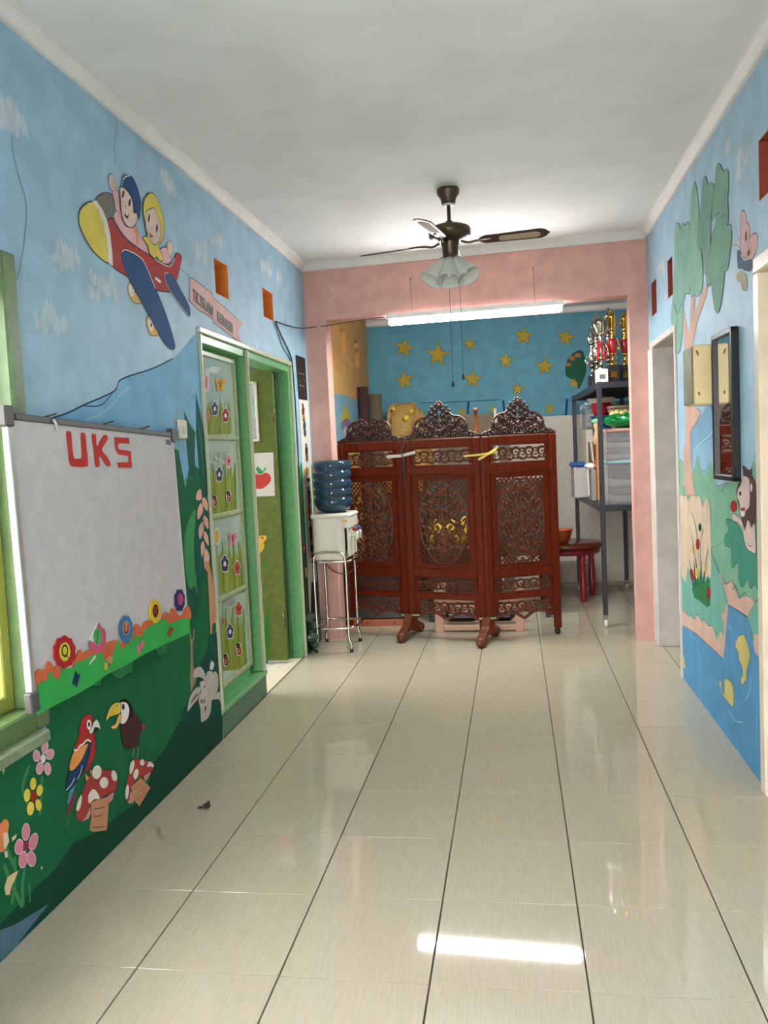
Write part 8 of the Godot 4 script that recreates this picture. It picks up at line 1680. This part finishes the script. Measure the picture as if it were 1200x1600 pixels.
	fig("paper_flower", "top", "W", "purple paper flower with a pink centre at the whiteboard corner", [["c","3c3468",0,[-1293,781,-1290,763,-1272,754,-1257,743,-1238,748,-1220,750,-1211,766,-1199,780,-1206,797,-1208,815,-1225,824,-1240,835,-1259,831,-1278,829,-1287,814,-1299,799]],["c","d05a80",0,[-1278,788,-1269,775,-1253,769,-1235,772,-1224,784,-1222,798,-1230,811,-1246,817,-1264,814,-1276,803]],["s","7a1c34",3,[-1237,782,-1242,806,-1261,799,-1244,794,-1259,778]]], "paper flower", "paper flowers on the whiteboard", 0.00620)
	fig("paper_scrap", "top", "W", "navy blue paper butterfly scrap on the green paper strip", [["f","26365c",0,[-387,720,-398,706,-413,700,-385,667,-374,679,-359,684]]], "paper scrap", "paper scraps on the whiteboard", 0.00620)
	fig("paper_scrap", "top", "W", "pink paper butterfly scrap on the green paper strip", [["f","d8708a",0,[-819,698,-845,697,-869,712,-882,688,-849,675,-822,660]],["s","3a2420",4,[-842,706,-849,675]]], "paper scrap", "paper scraps on the whiteboard", 0.00620)
	fig("paper_scrap", "top", "W", "yellow paper scrap on the torn green paper strip", [["f","d6b83a",0,[-575,700,-599,688,-587,667,-568,676]],["f","2a2418",0,[-595,691,-605,684,-596,674]]], "paper scrap", "paper scraps on the whiteboard", 0.00620)
	fig("paper_scrap", "top", "W", "brick red paper scrap on the green paper strip", [["f","9a4630",0,[-1122,706,-1156,690,-1111,661,-1088,679]]], "paper scrap", "paper scraps on the whiteboard", 0.00620)
	fig("paper_scrap", "top", "W", "torn tan paper scrap in the middle of the green strip", [["f","c49a6a",0,[-584,708,-629,709,-633,689,-613,682]]], "paper scrap", "paper scraps on the whiteboard", 0.00620)
	fig("paper_scrap", "top", "W", "white folded paper corner under the pink paper flower", [["f","ddd6c8",0,[-517,739,-523,729,-478,716,-474,720]]], "paper scrap", "paper scraps on the whiteboard", 0.00620)
	fig("tomato_drawing", "top", "D", "paper sheet with a crayon tomato taped to the green door", [["f","cfcac0",0,[-1457,1405,-1292,1405,-1297,1119,-1461,1120]],["c","c94a40",0,[-1446,1253,-1425,1268,-1386,1263,-1353,1274,-1321,1257,-1318,1222,-1345,1192,-1385,1169,-1431,1176,-1449,1209]],["f","2f9a54",0,[-1417,1302,-1403,1320,-1387,1301,-1369,1284,-1351,1312,-1348,1296,-1373,1272,-1399,1267]]], "drawing", "", 0.00080)
	fig("painted_bee", "door_leaf", "D", "", [["c","d6b040",0,[-1421,848,-1400,861,-1371,858,-1369,834,-1388,815,-1387,783,-1407,751,-1427,752]],["o","6a5a20",3,[-1421,848,-1400,861,-1371,858,-1369,834,-1388,815,-1387,783,-1407,751,-1427,752]],["c","a0462c",0,[-1390,845,-1392,840,-1397,838,-1403,838,-1408,841,-1409,846,-1407,850,-1402,853,-1396,853,-1391,850]]], "", "", 0.00080)
	fig("painted_blade", "door_leaf", "D", "", [["f","2f7a34",0,[-1379,421,-1407,317,-1426,220,-1447,-8,-1410,-8,-1386,300]],["s","3f8a3a",10,[-1414,631,-1387,667,-1364,678]]], "", "", 0.00080)
	fig("prayer_poster", "top", "L", "tall poster of small figures under a black lettered panel beside the doorway", [["f","d9d4c6",0,[-3626,1769,-3871,1773,-3874,962,-3862,743,-3852,449,-3856,188,-3612,188,-3619,486,-3626,910,-3619,1401]],["f","2c2426",0,[-3604,2070,-3863,2074,-3871,1771,-3626,1767]],["s","9a8450",10,[-3654,1950,-3823,1954]],["s","9a8450",10,[-3635,1962,-3636,1931]],["s","9a8450",10,[-3735,2006,-3739,1989]],["s","9a8450",10,[-3636,1866,-3804,1868]],["s","9a8450",10,[-3694,1905,-3691,1842]],["s","9a8450",10,[-3641,1915,-3646,1887]],["s","9a8450",10,[-3787,1919,-3841,1902]],["c","3a2a22",0,[-3744,1733,-3738,1726,-3726,1721,-3712,1721,-3701,1724,-3698,1731,-3704,1738,-3716,1742,-3730,1743,-3741,1740]],["c","7a2c28",0,[-3763,1692,-3751,1670,-3728,1657,-3704,1656,-3687,1668,-3683,1688,-3695,1709,-3718,1723,-3743,1724,-3760,1712]],["c","b08a40",0,[-3761,1642,-3751,1625,-3732,1614,-3710,1613,-3696,1623,-3693,1640,-3703,1656,-3722,1667,-3743,1668,-3758,1658]],["c","3a2a22",0,[-3758,1628,-3752,1621,-3740,1616,-3726,1616,-3715,1620,-3712,1626,-3718,1633,-3730,1637,-3745,1638,-3755,1634]],["c","3a4a5a",0,[-3778,1586,-3766,1564,-3743,1551,-3718,1551,-3701,1563,-3697,1584,-3710,1605,-3732,1618,-3757,1619,-3775,1606]],["c","3a4a5a",0,[-3776,1536,-3765,1519,-3746,1508,-3725,1508,-3710,1518,-3707,1535,-3717,1551,-3736,1562,-3758,1562,-3773,1552]],["c","3a2a22",0,[-3777,1450,-3772,1443,-3759,1439,-3745,1439,-3734,1443,-3731,1450,-3737,1457,-3749,1461,-3764,1461,-3774,1457]],["c","3a2a26",0,[-3797,1407,-3785,1386,-3762,1373,-3737,1374,-3719,1387,-3716,1408,-3728,1428,-3751,1441,-3777,1441,-3794,1428]],["c","7a4038",0,[-3795,1357,-3785,1340,-3765,1330,-3744,1331,-3729,1341,-3726,1358,-3736,1374,-3755,1385,-3777,1385,-3792,1374]],["c","c09040",0,[-3807,1263,-3791,1247,-3757,1238,-3718,1239,-3688,1250,-3680,1267,-3696,1283,-3729,1293,-3769,1292,-3799,1281]],["c","3a1e1c",0,[-3814,1198,-3803,1189,-3778,1185,-3749,1186,-3727,1192,-3721,1202,-3731,1211,-3756,1215,-3785,1214,-3807,1208]],["c","3a2a22",0,[-3775,1142,-3769,1136,-3756,1132,-3742,1133,-3731,1138,-3728,1144,-3734,1151,-3747,1154,-3761,1154,-3772,1149]],["c","4a3c40",0,[-3795,1098,-3782,1078,-3759,1066,-3734,1067,-3717,1081,-3713,1102,-3726,1123,-3749,1135,-3774,1133,-3791,1119]],["c","5a4a48",0,[-3793,1048,-3782,1031,-3762,1022,-3741,1024,-3726,1035,-3723,1052,-3733,1068,-3753,1077,-3774,1076,-3790,1065]],["c","3a2a22",0,[-3763,1021,-3757,1014,-3744,1011,-3730,1012,-3720,1017,-3717,1024,-3722,1030,-3735,1034,-3749,1033,-3760,1028]],["c","8a5a40",0,[-3783,976,-3770,956,-3747,945,-3722,947,-3705,961,-3702,982,-3714,1002,-3737,1014,-3762,1012,-3780,997]],["c","6a4a3a",0,[-3781,926,-3770,909,-3750,901,-3729,903,-3714,914,-3711,931,-3721,947,-3741,956,-3762,955,-3778,943]],["c","3a2a22",0,[-3771,883,-3765,877,-3753,874,-3738,875,-3728,880,-3725,887,-3731,893,-3743,897,-3757,895,-3768,890]],["c","2a1e1a",0,[-3791,838,-3779,818,-3755,807,-3730,809,-3713,824,-3710,846,-3722,866,-3745,876,-3770,874,-3788,859]],["c","3a2418",0,[-3789,787,-3779,771,-3759,763,-3737,765,-3722,777,-3719,795,-3729,810,-3749,819,-3771,817,-3786,804]],["c","3a2a22",0,[-3772,753,-3766,746,-3754,744,-3740,745,-3729,751,-3726,758,-3732,764,-3744,767,-3759,765,-3769,760]],["c","3a2418",0,[-3792,707,-3780,687,-3757,677,-3731,680,-3714,695,-3711,716,-3723,736,-3746,747,-3771,744,-3789,728]],["c","8a5a38",0,[-3790,656,-3780,640,-3760,632,-3738,635,-3723,648,-3720,665,-3730,681,-3750,689,-3772,686,-3787,673]],["f","3a2c28",0,[-3690,475,-3884,451,-3858,195,-3619,194]]], "poster", "", 0.00400)
